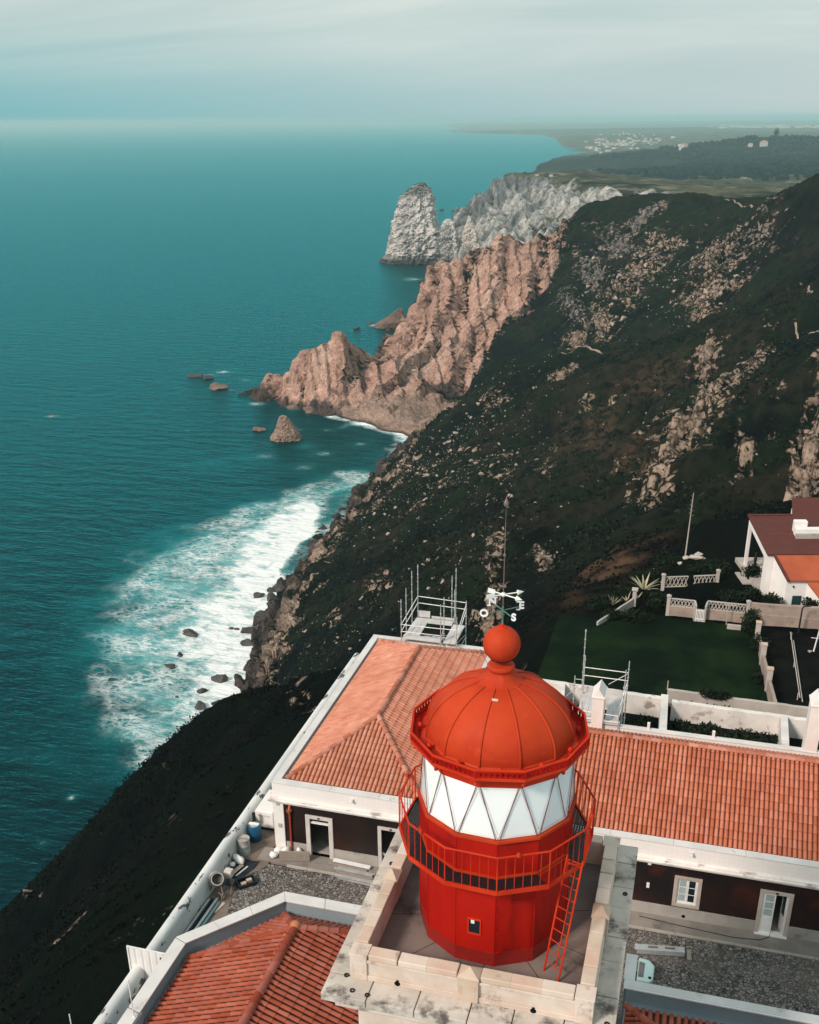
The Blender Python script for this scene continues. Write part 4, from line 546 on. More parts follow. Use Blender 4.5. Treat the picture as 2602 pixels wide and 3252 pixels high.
    o = np_mesh('sea', np.stack([x, y, np.zeros_like(x)], -1).reshape(-1, 3), grid_quads(len(su), len(sv)), m, [('foam', 'FLOAT', f), ('shoal', 'FLOAT', s)])
    tag(o, 'teal ocean with white foam along the rocky shore', None, kind='structure')
make_sea()

# ------------------------------------------------------------------ air
hb = MB().box(-60000, 60000, -2000, 92000, -16, 205)
hm = bpy.data.materials.new('haze'); hm.use_nodes = True; _n = hm.node_tree; _n.nodes.remove(_n.nodes['Principled BSDF'])
pv = _n.nodes.new('ShaderNodeVolumePrincipled'); pv.inputs['Density'].default_value = HAZE_D; pv.inputs['Color'].default_value = HAZE_C; pv.inputs['Anisotropy'].default_value = 0.0
_n.links.new(pv.outputs[0], _n.nodes['Material Output'].inputs['Volume'])
haze = hb.build('haze', hm); tag(haze, 'thin sea haze', None, kind='stuff')
SEAROCKS=[(-179.4, 327.9, 5.0, 0.5, 0), (-175.3, 311.0, 2.5, 0.6, 0), (-174.8, 302.2, 3.86, 0.4, 0), (-155.4, 288.2, 3.34, 0.5, 0), (-152.7, 297.7, 5.77, 0.5, 0), (-163.8, 337.1, 1.86, 0.4, 0), (-150.7, 278.4, 4.23, 0.5, 0), (-146.1, 282.2, 4.24, 0.5, 0), (-166.3, 336.9, 1.67, 0.4, 0), (-168.2, 368.5, 5.15, 0.4, 0), (-162.2, 282.7, 1.33, 0.4, 0), (-378.2, 741.0, 11.42, 0.3, 1), (-364.6, 737.5, 9.8, 0.35, 1), (-344.1, 708.6, 12.29, 0.45, 1), (-269.3, 608.5, 7.4, 0.45, 1), (-319.6, 963.2, 6.46, 0.4, 1), (-315.9, 992.8, 7.57, 0.4, 1), (-330.7, 705.7, 2.86, 0.3, 1), (-237.1, 697.6, 10.18, 0.8, 1), (-254.6, 659.1, 8.48, 0.6, 1), (-268.3, 666.4, 7.95, 0.5, 1), (-584.1, 2357.4, 10.9, 0.5, 1), (-553.1, 2336.7, 10.78, 0.6, 1), (-419.2, 610.6, 4.77, 0.15, 1), (-161.2, 366.9, 5.89, 0.5, 0), (-159.5, 349.4, 5.68, 0.5, 0), (-156.8, 336.8, 7.38, 0.45, 0), (-155.6, 345.9, 6.75, 0.6, 0), (-161.8, 375.2, 5.59, 0.6, 0), (-147.3, 316.7, 4.21, 0.6, 0), (-154.7, 326.8, 4.69, 0.4, 0), (-165.3, 374.3, 3.99, 0.5, 0)]
BOULDERS=[(-139.5, 561.5, 1.51), (-97.9, 438.9, 1.37), (-130.8, 537.8, 2.26), (-89.3, 449.6, 0.77), (-113.1, 449.8, 1.48), (-144.4, 539.9, 0.96), (-130.1, 531.5, 1.15), (-106.0, 480.7, 1.1), (-100.9, 451.7, 0.64), (-127.5, 537.5, 1.49), (-136.3, 527.7, 1.56), (-128.8, 540.5, 1.35), (-145.6, 572.7, 1.9), (-120.5, 473.4, 1.96), (-145.5, 532.9, 0.98), (-112.6, 487.0, 0.59), (-119.2, 503.6, 2.32), (-125.4, 489.9, 0.9), (-127.8, 535.3, 3.07), (-88.6, 403.6, 1.6), (-95.0, 443.1, 1.0), (-102.4, 439.6, 1.1), (-110.9, 486.4, 1.91), (-120.4, 503.3, 1.68), (-120.3, 523.1, 2.34), (-148.5, 574.3, 0.97), (-102.2, 481.5, 0.93), (-127.9, 501.4, 0.94), (-128.0, 496.3, 0.87), (-118.4, 496.6, 1.22), (-102.3, 439.7, 1.04), (-159.3, 618.0, 1.69), (-116.6, 488.1, 1.18), (-129.3, 534.9, 1.27), (-114.0, 498.7, 1.56), (-84.8, 439.0, 0.64), (-87.6, 445.5, 0.86), (-100.6, 471.3, 1.06), (-133.7, 546.0, 1.67), (-100.7, 478.9, 1.72), (-95.3, 489.7, 1.63), (-128.8, 540.5, 1.02), (-110.4, 475.8, 1.12), (-107.0, 464.2, 1.58), (-97.6, 456.1, 1.69), (-84.9, 436.3, 1.37), (-109.6, 503.7, 1.29), (-97.3, 451.6, 2.7), (-126.5, 545.5, 3.91), (-105.0, 499.7, 2.76), (-128.5, 555.0, 1.37), (-106.2, 438.8, 0.92), (-119.8, 505.5, 1.27), (-126.3, 503.9, 2.45), (-110.9, 505.5, 0.9), (-117.4, 511.2, 1.15), (-120.6, 452.4, 2.06), (-120.6, 479.2, 2.63), (-114.3, 476.8, 1.35), (-124.0, 468.6, 3.25), (-101.1, 440.9, 0.87), (-99.5, 449.3, 1.03), (-113.6, 436.0, 2.08), (-123.0, 481.5, 1.82), (-102.6, 398.6, 1.19), (-146.1, 519.7, 3.02), (-145.8, 541.7, 1.26), (-108.3, 414.7, 0.79), (-105.2, 418.9, 0.92), (-106.5, 403.4, 2.63), (-106.8, 429.8, 2.15), (-123.2, 467.8, 0.96), (-121.8, 466.3, 4.89), (-109.4, 414.4, 2.26), (-110.0, 416.8, 0.47), (-109.6, 422.1, 0.43), (-120.1, 430.7, 1.16), (-135.8, 489.1, 1.16), (-107.1, 427.9, 1.13), (-128.3, 473.3, 2.59), (-109.0, 425.7, 1.19), (-141.7, 505.0, 2.05), (-126.4, 486.6, 0.71), (-122.2, 471.0, 1.21), (-121.1, 455.1, 1.56), (-102.1, 413.7, 2.26), (-114.3, 458.7, 1.34), (-118.1, 465.3, 1.79), (-114.5, 469.1, 0.63), (-106.2, 436.1, 1.8), (-115.9, 411.8, 1.74), (-124.8, 474.2, 1.5), (-124.8, 473.2, 0.86), (-105.9, 437.0, 1.35), (-140.3, 539.9, 2.06), (-126.6, 475.7, 1.48), (-121.0, 438.5, 0.97), (-138.4, 503.8, 1.63), (-117.4, 469.3, 0.71), (-73.6, 432.4, 2.18), (-81.7, 431.8, 0.96), (-70.0, 389.9, 1.05), (-58.6, 343.9, 0.92), (-94.9, 455.8, 0.72), (-87.2, 437.6, 0.72), (-86.3, 478.9, 0.78), (-56.2, 368.2, 1.37), (-64.6, 361.0, 1.36), (-83.2, 444.6, 1.27), (-87.9, 437.5, 0.94), (-80.0, 423.6, 1.86), (-90.4, 428.3, 2.94), (-71.8, 384.9, 1.9), (-63.7, 386.3, 0.61), (-82.0, 425.7, 0.63), (-88.9, 452.4, 0.63), (-76.6, 415.8, 0.9), (-88.9, 434.7, 1.08), (-81.9, 419.8, 1.02), (-72.5, 400.4, 1.39), (-86.7, 434.3, 1.57), (-80.1, 418.5, 0.4), (-100.5, 427.8, 1.48), (-63.1, 385.7, 1.26), (-85.0, 451.4, 1.99), (-80.9, 408.5, 1.33), (-71.5, 391.1, 0.93), (-85.6, 438.8, 1.1), (-66.0, 413.6, 2.08), (-67.8, 391.0, 1.66), (-85.1, 414.2, 2.51), (-84.2, 421.1, 0.92), (-80.2, 438.1, 2.67), (-89.9, 460.4, 3.06), (-67.6, 395.7, 1.48), (-82.2, 423.2, 1.74), (-66.0, 384.4, 1.25), (-82.9, 423.0, 2.07), (-67.8, 414.9, 0.99), (-130.3, 482.6, 1.99), (-147.8, 517.1, 0.73), (-133.2, 493.9, 1.81), (-154.5, 529.3, 2.92), (-154.7, 523.7, 2.18), (-143.5, 499.2, 1.3), (-131.9, 488.2, 1.63), (-124.8, 474.2, 2.57), (-132.0, 482.1, 1.42), (-147.7, 539.0, 1.79), (-151.1, 518.3, 1.26), (-149.8, 521.9, 3.58), (-141.2, 520.0, 3.48), (-143.2, 513.0, 1.82), (-127.5, 480.3, 1.82), (-139.5, 482.0, 2.11), (-93.8, 517.1, 1.2), (-99.6, 540.2, 1.91), (-111.5, 552.0, 2.01), (-104.1, 532.9, 1.94), (-93.9, 510.9, 0.78), (-121.5, 560.0, 2.55), (-77.4, 494.8, 2.12), (-111.5, 544.4, 2.19), (-118.0, 567.5, 1.6), (-105.2, 566.6, 1.73), (-99.2, 532.8, 1.78), (-98.4, 539.3, 1.92), (-107.2, 551.8, 1.8), (-87.1, 526.5, 0.74), (-118.9, 546.1, 1.45), (-104.5, 546.8, 1.06), (-129.1, 575.5, 1.93), (-153.3, 685.7, 1.46), (-101.3, 532.4, 2.62), (-83.4, 499.7, 2.7), (-118.5, 565.1, 2.81), (-97.9, 528.8, 0.64), (-125.0, 564.9, 1.96), (-106.6, 546.4, 0.74), (-94.3, 513.9, 3.18), (-101.5, 536.6, 0.97), (-83.5, 493.8, 1.11), (-97.7, 527.8, 1.21), (-97.5, 541.6, 1.1), (-114.8, 540.4, 2.01), (-83.8, 504.6, 1.12), (-85.0, 506.4, 1.34), (-83.8, 501.6, 2.97), (-96.7, 517.6, 1.16), (-99.6, 544.5, 2.12), (-94.4, 523.1, 1.9), (-93.8, 516.0, 1.47), (-75.5, 485.5, 0.96), (-76.2, 494.0, 1.53), (-84.4, 497.6, 0.85), (-79.6, 488.6, 1.26), (-68.1, 489.4, 1.58), (-89.4, 514.8, 0.92), (-88.8, 509.8, 1.04), (-74.0, 480.0, 0.71), (-55.6, 318.8, 1.05), (-39.8, 265.1, 0.9), (-70.2, 379.9, 1.59), (-66.0, 334.4, 1.04), (-44.6, 259.7, 1.19), (-54.4, 323.5, 1.17), (-62.8, 357.1, 2.64), (-72.8, 368.9, 2.28), (-50.9, 326.0, 0.73), (-41.4, 292.8, 0.35), (-55.0, 282.5, 1.13), (-50.6, 289.0, 1.16), (-71.4, 372.2, 1.35), (-69.6, 343.2, 2.25), (-57.9, 324.2, 0.99), (-52.9, 301.5, 0.49), (-51.3, 279.9, 1.16), (-70.3, 355.0, 0.42), (-59.1, 299.1, 0.86), (-70.4, 353.5, 1.0), (-64.0, 340.2, 0.71), (-49.3, 279.1, 0.64), (-128.9, 403.6, 0.64), (-146.2, 457.3, 1.51), (-147.9, 468.5, 1.64), (-148.5, 439.3, 0.62), (-124.8, 406.6, 1.78), (-143.7, 457.1, 1.45), (-153.9, 481.7, 2.59), (-128.1, 395.3, 1.52), (-132.7, 417.1, 2.22), (-144.9, 445.2, 1.63), (-143.5, 460.1, 1.11), (-117.3, 393.7, 1.27), (-141.1, 428.8, 1.49), (-120.4, 388.7, 1.71), (-120.7, 408.7, 1.85), (-146.7, 467.9, 1.65), (-118.2, 404.3, 0.76), (-5.9, 755.9, 2.46), (12.1, 665.7, 2.23), (-6.2, 725.9, 2.22), (-6.2, 727.3, 2.21), (-15.0, 725.8, 1.87), (-12.6, 723.1, 1.76), (19.1, 673.2, 2.11), (-11.3, 760.2, 3.37), (-8.7, 708.0, 0.83), (1.9, 693.2, 2.43), (-0.3, 693.2, 1.42), (-13.6, 744.2, 3.85), (3.7, 710.8, 2.45), (3.0, 763.2, 0.65), (-16.6, 792.9, 1.84), (-18.1, 779.3, 2.85), (-0.1, 714.9, 4.55), (-7.5, 752.9, 4.02), (-17.9, 799.0, 4.36), (3.5, 694.5, 2.81), (9.3, 705.3, 2.08), (-14.9, 744.2, 2.52), (-5.6, 705.3, 8.15), (-14.0, 713.4, 3.35), (11.2, 707.9, 3.73), (7.0, 701.2, 1.86), (3.2, 689.2, 3.18), (25.0, 674.3, 2.78), (-4.6, 701.2, 2.32), (-9.4, 778.0, 1.72), (3.9, 681.3, 3.01), (-16.3, 767.4, 2.43), (-1.9, 714.9, 3.11), (1.0, 742.9, 0.94), (-7.6, 785.5, 2.18), (1.0, 767.6, 2.12), (-4.2, 686.6, 2.44), (-26.5, 756.9, 2.62), (-5.8, 754.4, 2.82), (5.4, 697.2, 1.26), (-23.2, 764.3, 1.1), (-25.0, 754.0, 1.76), (-1.4, 686.6, 1.28), (-37.4, 763.7, 1.11), (-34.3, 714.0, 1.59), (-13.3, 673.4, 2.09), (-18.1, 705.1, 1.72), (-25.8, 728.3, 3.35), (-23.7, 762.8, 1.2), (-26.9, 724.1, 2.49), (-14.6, 690.4, 1.75), (-12.8, 699.8, 2.7), (-30.4, 697.9, 0.99), (-25.8, 702.1, 1.68), (-6.1, 694.5, 1.26), (-17.9, 717.4, 4.16), (-6.4, 687.9, 1.65), (-16.7, 693.0, 1.4), (-23.0, 699.5, 2.82), (-20.4, 718.7, 0.87), (-57.3, 766.9, 1.17), (-92.0, 831.9, 5.23), (-68.0, 816.7, 5.48), (-58.4, 797.1, 0.7), (-61.6, 786.1, 2.16), (-73.9, 743.5, 4.23), (-62.0, 772.5, 2.54), (-69.8, 826.0, 4.22), (-75.4, 775.9, 2.42), (-56.3, 725.2, 5.73), (-80.7, 818.7, 2.55), (-77.0, 757.8, 1.55), (-66.3, 742.8, 3.46), (-63.4, 723.2, 3.81), (-93.8, 795.3, 2.56), (-78.3, 806.3, 2.44), (-65.4, 761.9, 4.18), (-60.6, 783.2, 1.65), (-62.8, 789.1, 2.52), (-61.2, 731.8, 2.74), (-54.3, 771.6, 3.1), (-79.5, 781.5, 2.46), (-94.8, 876.5, 4.02), (-66.1, 767.7, 1.67), (-59.9, 836.5, 2.51), (-50.7, 833.9, 1.71), (-56.3, 859.7, 2.81), (-72.4, 868.5, 3.31), (-63.5, 852.5, 3.29), (-53.9, 795.9, 2.09), (-60.6, 852.7, 1.04), (-68.1, 844.0, 2.15), (-49.8, 838.7, 2.29), (-51.3, 830.6, 5.04), (-65.0, 842.6, 3.38), (-52.3, 809.9, 3.81), (-60.2, 862.7, 3.98), (-55.9, 817.6, 4.49), (-62.8, 311.8, 0.85), (-45.4, 252.4, 1.31), (-52.4, 254.6, 0.59), (-47.7, 227.1, 0.6), (-69.5, 316.7, 1.39), (-89.4, 340.0, 1.6), (-37.2, 236.8, 1.11), (-82.3, 293.0, 1.04), (-96.9, 383.3, 0.94), (-48.0, 241.6, 0.77), (-40.1, 222.7, 0.36), (-68.4, 307.5, 1.49), (-53.7, 237.9, 0.76), (-26.3, 209.5, 0.63), (-55.2, 260.2, 2.37), (-74.4, 328.0, 0.92), (-56.6, 305.6, 1.32), (-45.6, 251.4, 0.68), (-72.9, 307.1, 0.65), (-27.7, 170.0, 0.45), (-77.6, 367.2, 0.88), (-48.1, 244.5, 0.78), (-42.9, 240.1, 0.61), (-50.5, 328.0, 0.58), (-77.6, 328.6, 0.7), (-95.3, 323.9, 0.97), (-70.5, 264.6, 0.85), (-112.7, 353.5, 0.95), (-61.8, 242.4, 1.19), (-56.3, 222.8, 0.47), (-55.5, 227.1, 1.73), (-67.3, 252.1, 0.72), (-101.1, 359.9, 0.98), (-70.2, 243.1, 0.55), (-62.7, 221.6, 0.53), (-74.9, 290.2, 0.84), (-64.1, 236.3, 0.57), (-81.6, 252.1, 0.84), (-59.9, 230.7, 0.98), (-88.9, 300.4, 0.46), (-85.3, 303.9, 0.91), (-48.8, 218.3, 0.67), (-99.1, 295.9, 1.8), (-92.4, 292.4, 0.71), (-89.5, 306.5, 0.46), (-111.5, 366.8, 2.07), (-63.5, 252.6, 0.86), (-78.6, 275.7, 0.91), (-88.9, 301.0, 0.51), (-107.5, 334.7, 1.13), (-68.1, 226.5, 0.64), (-83.5, 278.9, 1.34), (-47.3, 210.9, 0.49), (-71.7, 244.7, 0.84), (-68.6, 264.0, 1.62), (-51.1, 215.2, 0.7), (-126.0, 369.1, 1.32), (-106.0, 401.0, 0.99), (-55.4, 223.9, 0.55), (-69.7, 263.1, 0.73), (-2.4, 349.5, 0.82), (-23.0, 439.7, 0.7), (-0.4, 334.4, 1.08), (-4.3, 391.5, 1.12), (-4.5, 367.4, 1.07), (-30.2, 452.2, 1.12), (-17.0, 401.9, 0.9), (-13.9, 392.0, 1.46), (-12.4, 404.4, 1.06), (-5.0, 381.1, 0.74), (-20.4, 399.4, 1.51), (-2.7, 378.9, 2.05), (-15.5, 402.7, 0.93), (-6.8, 356.9, 1.04), (-19.1, 439.0, 1.38), (-15.5, 401.9, 0.9), (-20.7, 416.7, 1.49), (-4.6, 376.0, 1.27), (-108.4, 289.4, 0.5), (-87.4, 249.6, 1.47), (-112.4, 292.4, 0.61), (-101.8, 279.4, 1.17), (-101.6, 271.7, 0.69), (-98.9, 277.5, 0.72), (-100.4, 272.7, 0.46), (-122.5, 302.3, 0.94), (-142.5, 343.3, 0.78), (-98.9, 272.6, 1.32), (-24.7, 71.8, 0.12), (-98.8, 265.7, 0.48), (-121.1, 300.8, 1.54), (-102.3, 300.5, 0.55), (-110.0, 295.9, 1.07), (-90.4, 245.3, 0.75), (-101.0, 276.1, 1.4), (-116.9, 295.2, 0.67), (-116.0, 287.1, 1.15), (-83.6, 247.2, 1.02), (-38.6, 287.5, 0.72), (-32.3, 318.9, 2.01), (-39.4, 278.5, 0.89), (-30.3, 240.2, 0.77), (-50.9, 321.5, 1.29), (-61.4, 319.0, 1.56), (-61.6, 347.5, 1.51), (-56.8, 346.9, 0.9), (-31.1, 250.6, 0.74), (-36.4, 269.2, 1.03), (-35.3, 254.5, 0.41), (-43.9, 326.4, 0.79), (-41.3, 310.5, 2.77), (-35.1, 285.7, 1.78), (13.8, 252.2, 0.79), (12.3, 232.2, 0.79), (8.7, 220.6, 0.32), (4.7, 243.9, 0.8), (13.7, 225.5, 0.48), (12.4, 222.1, 1.46), (10.7, 261.2, 0.54), (7.8, 255.3, 0.53), (8.2, 232.8, 0.54), (11.0, 218.8, 0.7)]
VILLAGE=[(-837, 7218), (-822, 7115), (-752, 6920), (-772, 6997), (-759, 6865), (-601, 5602), (-872, 7296), (-647, 6398), (-696, 7687), (-859, 8367), (-677, 7038), (-1000, 8295), (-672, 7556), (-789, 8464), (-797, 7595), (-683, 7521), (-827, 7626), (-925, 8234), (-804, 7198), (-801, 7790), (-776, 8375), (-840, 7173), (-767, 7029), (-927, 8926), (-619, 7310), (-710, 7896), (-728, 7247), (-934, 8638), (-691, 7920), (-647, 7818), (-817, 7917), (-836, 7915), (-603, 7494), (-649, 7444), (-666, 7506), (-649, 7713), (-741, 8001), (-720, 8557), (-723, 7552), (-725, 7719), (-556, 6811), (-905, 8582), (-910, 8184), (-777, 7801), (-665, 7816), (-759, 7716), (-867, 7983), (-485, 7440), (-966, 8792), (-666, 7777), (-675, 8318), (-740, 7250), (-716, 8125), (-527, 6891), (-955, 8558), (-776, 7952), (-493, 7785), (-701, 8099), (-590, 8348), (-838, 8215), (-475, 7764), (-621, 8202), (-560, 8502), (-651, 8204), (-671, 8328), (-539, 7927), (-685, 7907), (-648, 8182), (-677, 7815), (-750, 8187), (-652, 7932), (-585, 7231), (-825, 8024), (-600, 7609), (-790, 7813), (-778, 7952), (-567, 7930), (-743, 8359), (-638, 8247), (-948, 8944), (-512, 7603), (-470, 8143), (-473, 8034), (-507, 8405), (-602, 8609), (-519, 8476), (-504, 7863), (-528, 7973), (-410, 8620), (-628, 8197), (-564, 8119), (-829, 10273), (-702, 8992), (-800, 10574), (-1028, 10548), (-628, 9886), (-1103, 10189), (-859, 10201), (-927, 10053), (-748, 9401), (-916, 10306), (-967, 11215), (-704, 9667), (-1112, 12431), (-414, 8756), (-179, 4791), (-186, 4701), (-218, 4849), (-192, 4818), (-202, 4951), (-198, 4982)]
FARTOWN=[(196, 13878), (685, 20435), (802, 13690), (-309, 17023), (818, 13346), (352, 18617), (1135, 17334), (186, 17894), (526, 13232), (432, 14332), (-111, 13790), (748, 14084), (817, 18730), (869, 13769), (742, 13820), (246, 17189), (-186, 22915), (155, 21164), (305, 18000), (-5721, 24328), (-5126, 26836), (-78, 21421), (-5630, 23578), (821, 19188), (-197, 22333), (703, 13531), (-3888, 26756), (266, 13568), (861, 12945), (444, 16350), (-4081, 26141), (-4194, 25412), (-4218, 25502), (731, 14182), (734, 13551), (-111, 13658), (280, 16112), (476, 13961), (-4126, 22271), (-6114, 26968), (-6516, 27742), (523, 14010), (69, 14848), (146, 13990), (939, 14319), (479, 19906), (512, 14044), (-6268, 27115), (855, 14740), (-11, 14741), (-185, 18997), (-5105, 24403), (-5221, 25840), (633, 19902), (771, 19619), (3, 20072), (687, 18370), (80, 13840), (782, 21201), (-5910, 25518), (600, 17663), (1076, 20402), (385, 13719), (-5751, 25447), (-4927, 27482), (-4804, 26169), (564, 13641), (77, 22541)]
# ------------------------------------------------------------------ materials for the built things
M_red = mat('red_paint', (0.46, 0.024, 0.007), (0.56, 0.042, 0.011), 1.2, rough=0.5, bump=0.12, bscale=5, spec=0.1, stain=(0.36, 0.016, 0.006), sscale=0.9, sthr=(0.6, 0.8))
M_red2 = mat('deep_red_paint', (0.30, 0.0065, 0.004), (0.40, 0.011, 0.005), 0.9, rough=0.55, bump=0.2, bscale=4, spec=0.08, stain=(0.17, 0.006, 0.004), sscale=1.3, sthr=(0.52, 0.74), stretch=(1, 1, 0.25), lo=.3, hi=.7)
M_red3 = mat('dark_red_paint', (0.22, 0.010, 0.008), (0.12, 0.008, 0.008), 1.5, rough=0.5)
M_orange = mat('orange_paint', (0.48, 0.050, 0.014), (0.39, 0.032, 0.010), 1.0, rough=0.55, bump=0.12, bscale=6, spec=0.1, stain=(0.56, 0.068, 0.024), sscale=2.0, sthr=(0.55, 0.78))
M_blind = mat('white_blind', (0.83, 0.86, 0.86), (0.78, 0.82, 0.83), 0.8, rough=0.12, spec=0.5)
M_white = mat('white_paint', (0.80, 0.78, 0.76), (0.74, 0.72, 0.70), 1.2, rough=0.55, bump=0.1)
M_whitemetal = mat('white_metal', (0.83, 0.83, 0.82), rough=0.4)
M_stone = mat('weathered_limestone', (0.55, 0.445, 0.375), (0.66, 0.565, 0.495), 1.1, rough=0.9, bump=0.45, bscale=9, stain=(0.27, 0.215, 0.18), sscale=1.5, sthr=(0.54, 0.70))
M_slab = mat('stained_stone_slab', (0.43, 0.385, 0.34), (0.60, 0.545, 0.49), 0.8, rough=0.95, bump=0.6, bscale=7, stain=(0.10, 0.085, 0.075), sscale=1.35, sthr=(0.485, 0.66))
M_coping = mat('pinkish_coping_stone', (0.56, 0.42, 0.33), (0.63, 0.52, 0.43), 1.3, rough=0.85, bump=0.3, bscale=9, stain=(0.28, 0.21, 0.17), sscale=1.8, sthr=(0.6, 0.75), tint=0.12)
M_copings = [mat('coping_stone_%s' % k, c1, c2, 1.3, rough=0.85, bump=0.3, bscale=9, stain=(0.28, 0.21, 0.17), sscale=1.8, sthr=(0.6, 0.75)) for k, c1, c2 in (('pink', (0.56, 0.40, 0.31), (0.62, 0.49, 0.40)), ('tan', (0.52, 0.40, 0.31), (0.60, 0.50, 0.41)), ('pale', (0.60, 0.50, 0.42), (0.66, 0.57, 0.49)))]
M_deck = mat('mossy_concrete', (0.20, 0.155, 0.135), (0.12, 0.095, 0.088), 0.6, rough=0.95, bump=0.5, bscale=10, stain=(0.035, 0.03, 0.03), sscale=0.8, sthr=(0.50, 0.68))
M_dark = mat('black_iron', (0.006, 0.007, 0.01), rough=0.7)
M_void = mat('dark_opening', (0.004, 0.005, 0.006), rough=0.9, spec=0.1)
M_green = mat('verdigris', (0.10, 0.20, 0.17), (0.07, 0.12, 0.11), 4, rough=0.7)
M_glassdark = mat('dark_glass', (0.01, 0.02, 0.03), rough=0.05, spec=0.6)

def grating_material():
    m = bpy.data.materials.new('iron_grating'); m.use_nodes = True; nt = m.node_tree; N = nt.nodes; L = nt.links; b = N['Principled BSDF']
    b.inputs['Base Color'].default_value = (0.006, 0.007, 0.01, 1); b.inputs['Roughness'].default_value = 0.6
    tc = N.new('ShaderNodeTexCoord'); vo = N.new('ShaderNodeTexVoronoi'); vo.inputs['Scale'].default_value = 15; vo.inputs['Randomness'].default_value = 0.0
    L.new(tc.outputs['Object'], vo.inputs[0])
    mr = N.new('ShaderNodeMath'); mr.operation = 'LESS_THAN'; mr.inputs[1].default_value = 0.24; 
    sx = N.new('ShaderNodeMapping'); sx.inputs['Scale'].default_value = (1.0, 1.0, 0.0); L.new(tc.outputs['Object'], sx.inputs[0]); L.new(sx.outputs[0], vo.inputs[0])
    L.new(vo.outputs['Distance'], mr.inputs[0])
    tr = N.new('ShaderNodeBsdfTransparent'); mx = N.new('ShaderNodeMixShader')
    L.new(mr.outputs[0], mx.inputs[0]); L.new(b.outputs[0], mx.inputs[1]); L.new(tr.outputs[0], mx.inputs[2]); L.new(mx.outputs[0], N['Material Output'].inputs[0])
    return m
M_grate = grating_material()

# ------------------------------------------------------------------ lighthouse
TCX, TCY, DK = -3.97, 22.15, 158.65                 # tower centre and deck level
G = 145.3                                           # courtyard level
PH = radians(11.8)
C0 = (TCX, TCY, 0)
def tp(r, a, z): return (TCX + r * sin(a), TCY - r * cos(a), z)
A12 = [PH + k * pi / 6 for k in range(12)]
LH = wthing('lighthouse', 'red domed lighthouse lantern with white glazing on a square stone tower', 'lighthouse', (TCX, TCY, G))
# shaft and cornice
sx0, sx1, sy0, sy1 = -7.5, -0.42, 18.3, 26.1
mb = MB(); mb.box(sx0 + 0.75, sx1 - 0.75, sy0 + 0.62, sy1 - 0.62, G - 0.2, DK - 0.82)
for k in range(24): # faint courses proud of the shaft
    pass
mb.build('shaft', M_stone, LH, bevel=0.02)
mb = MB(); mb.box(sx0 + 0.28, sx1 - 0.28, sy0 + 0.24, sy1 - 0.24, DK - 0.62, DK - 0.26); mb.box(sx0 + 0.5, sx1 - 0.5, sy0 + 0.42, sy1 - 0.42, DK - 0.82, DK - 0.62); mb.build('moulding', M_stone, LH, bevel=0.03)
# cornice slabs, each flagstone separate in the mesh
mb = MB()
px0, px1, py0, py1 = -6.93, -0.95, 18.95, 25.33      # parapet outer faces
def slabs(x0, x1, y0, y1, n, along):
    e = [0.0] + sorted((i + random.uniform(-.13, .13)) / n for i in range(1, n)) + [1.0]
    for a, b in zip(e, e[1:]):
        g = 0.012; dz = random.uniform(-.012, .012)
        if along == 'x': mb.box(x0 + (x1 - x0) * a + g, x0 + (x1 - x0) * b - g, y0, y1, DK - 0.26, DK - 0.02 + dz, random.random())
        else: mb.box(x0, x1, y0 + (y1 - y0) * a + g, y0 + (y1 - y0) * b - g, DK - 0.26, DK - 0.02 + dz, random.random())
slabs(sx0, sx1, sy0, py0 + 0.05, 6, 'x'); slabs(sx0, sx1, py1 - 0.05, sy1, 6, 'x'); slabs(sx0, px0 + 0.05, py0 + 0.07, py1 - 0.07, 6, 'y'); slabs(px1 - 0.05, sx1, py0 + 0.07, py1 - 0.07, 6, 'y')
mb.build('cornice', M_slab, LH, bevel=0.018)
# deck
mb = MB(); mb.box(px0 + 0.3, px1 - 0.3, py0 + 0.3, py1 - 0.3, DK - 0.3, DK); mb.build('deck', M_deck, LH)
mb = MB()
for a in [radians(q) for q in (-150, -118, -75, -40, 5, 38, 70, 108, 140)]:
    p = Vector(tp(1.9, a, DK + 0.003)); q = Vector(tp(3.05, a, DK + 0.003)); d = (q - p).normalized(); n = Vector((-d.y, d.x, 0)) * 0.008
    MB().add([p - n, p + n, q + n, q - n], [(0, 1, 2, 3)]).build('deck_seam', M_void, LH)
# parapet walls with recessed panels
mb = MB(); ct = DK + 0.62
ix0, ix1, iy0, iy1 = -6.6, -1.32, 19.32, 24.96
mb.box(px0 + 0.06, px1 - 0.06, py0 + 0.06, iy0, DK - 0.02, ct); mb.box(px0 + 0.06, px1 - 0.06, iy1, py1 - 0.06, DK - 0.02, ct)
mb.box(px0 + 0.06, ix0, iy0 + .004, iy1 - .004, DK - 0.02, ct); mb.box(ix1, px1 - 0.06, iy0 + .004, iy1 - .004, DK - 0.02, ct)
mxs, mys = (px0 + px1) / 2, (py0 + py1) / 2
# base course and top rail of each face (panels stay recessed)
for z0, z1 in ((DK - 0.018, DK + 0.14), (ct - 0.09, ct - 0.003)):
    mb.box(px0 + .02, px1 - .02, py0 + .02, py0 + .062, z0, z1); mb.box(px0 + .02, px1 - .02, py1 - .062, py1 - .02, z0, z1)
    mb.box(px0 + .02, px0 + .062, py0 + .064, py1 - .064, z0, z1); mb.box(px1 - .062, px1 - .02, py0 + .064, py1 - .064, z0, z1)
mb.build('parapet', M_stone, LH, bevel=0.012)
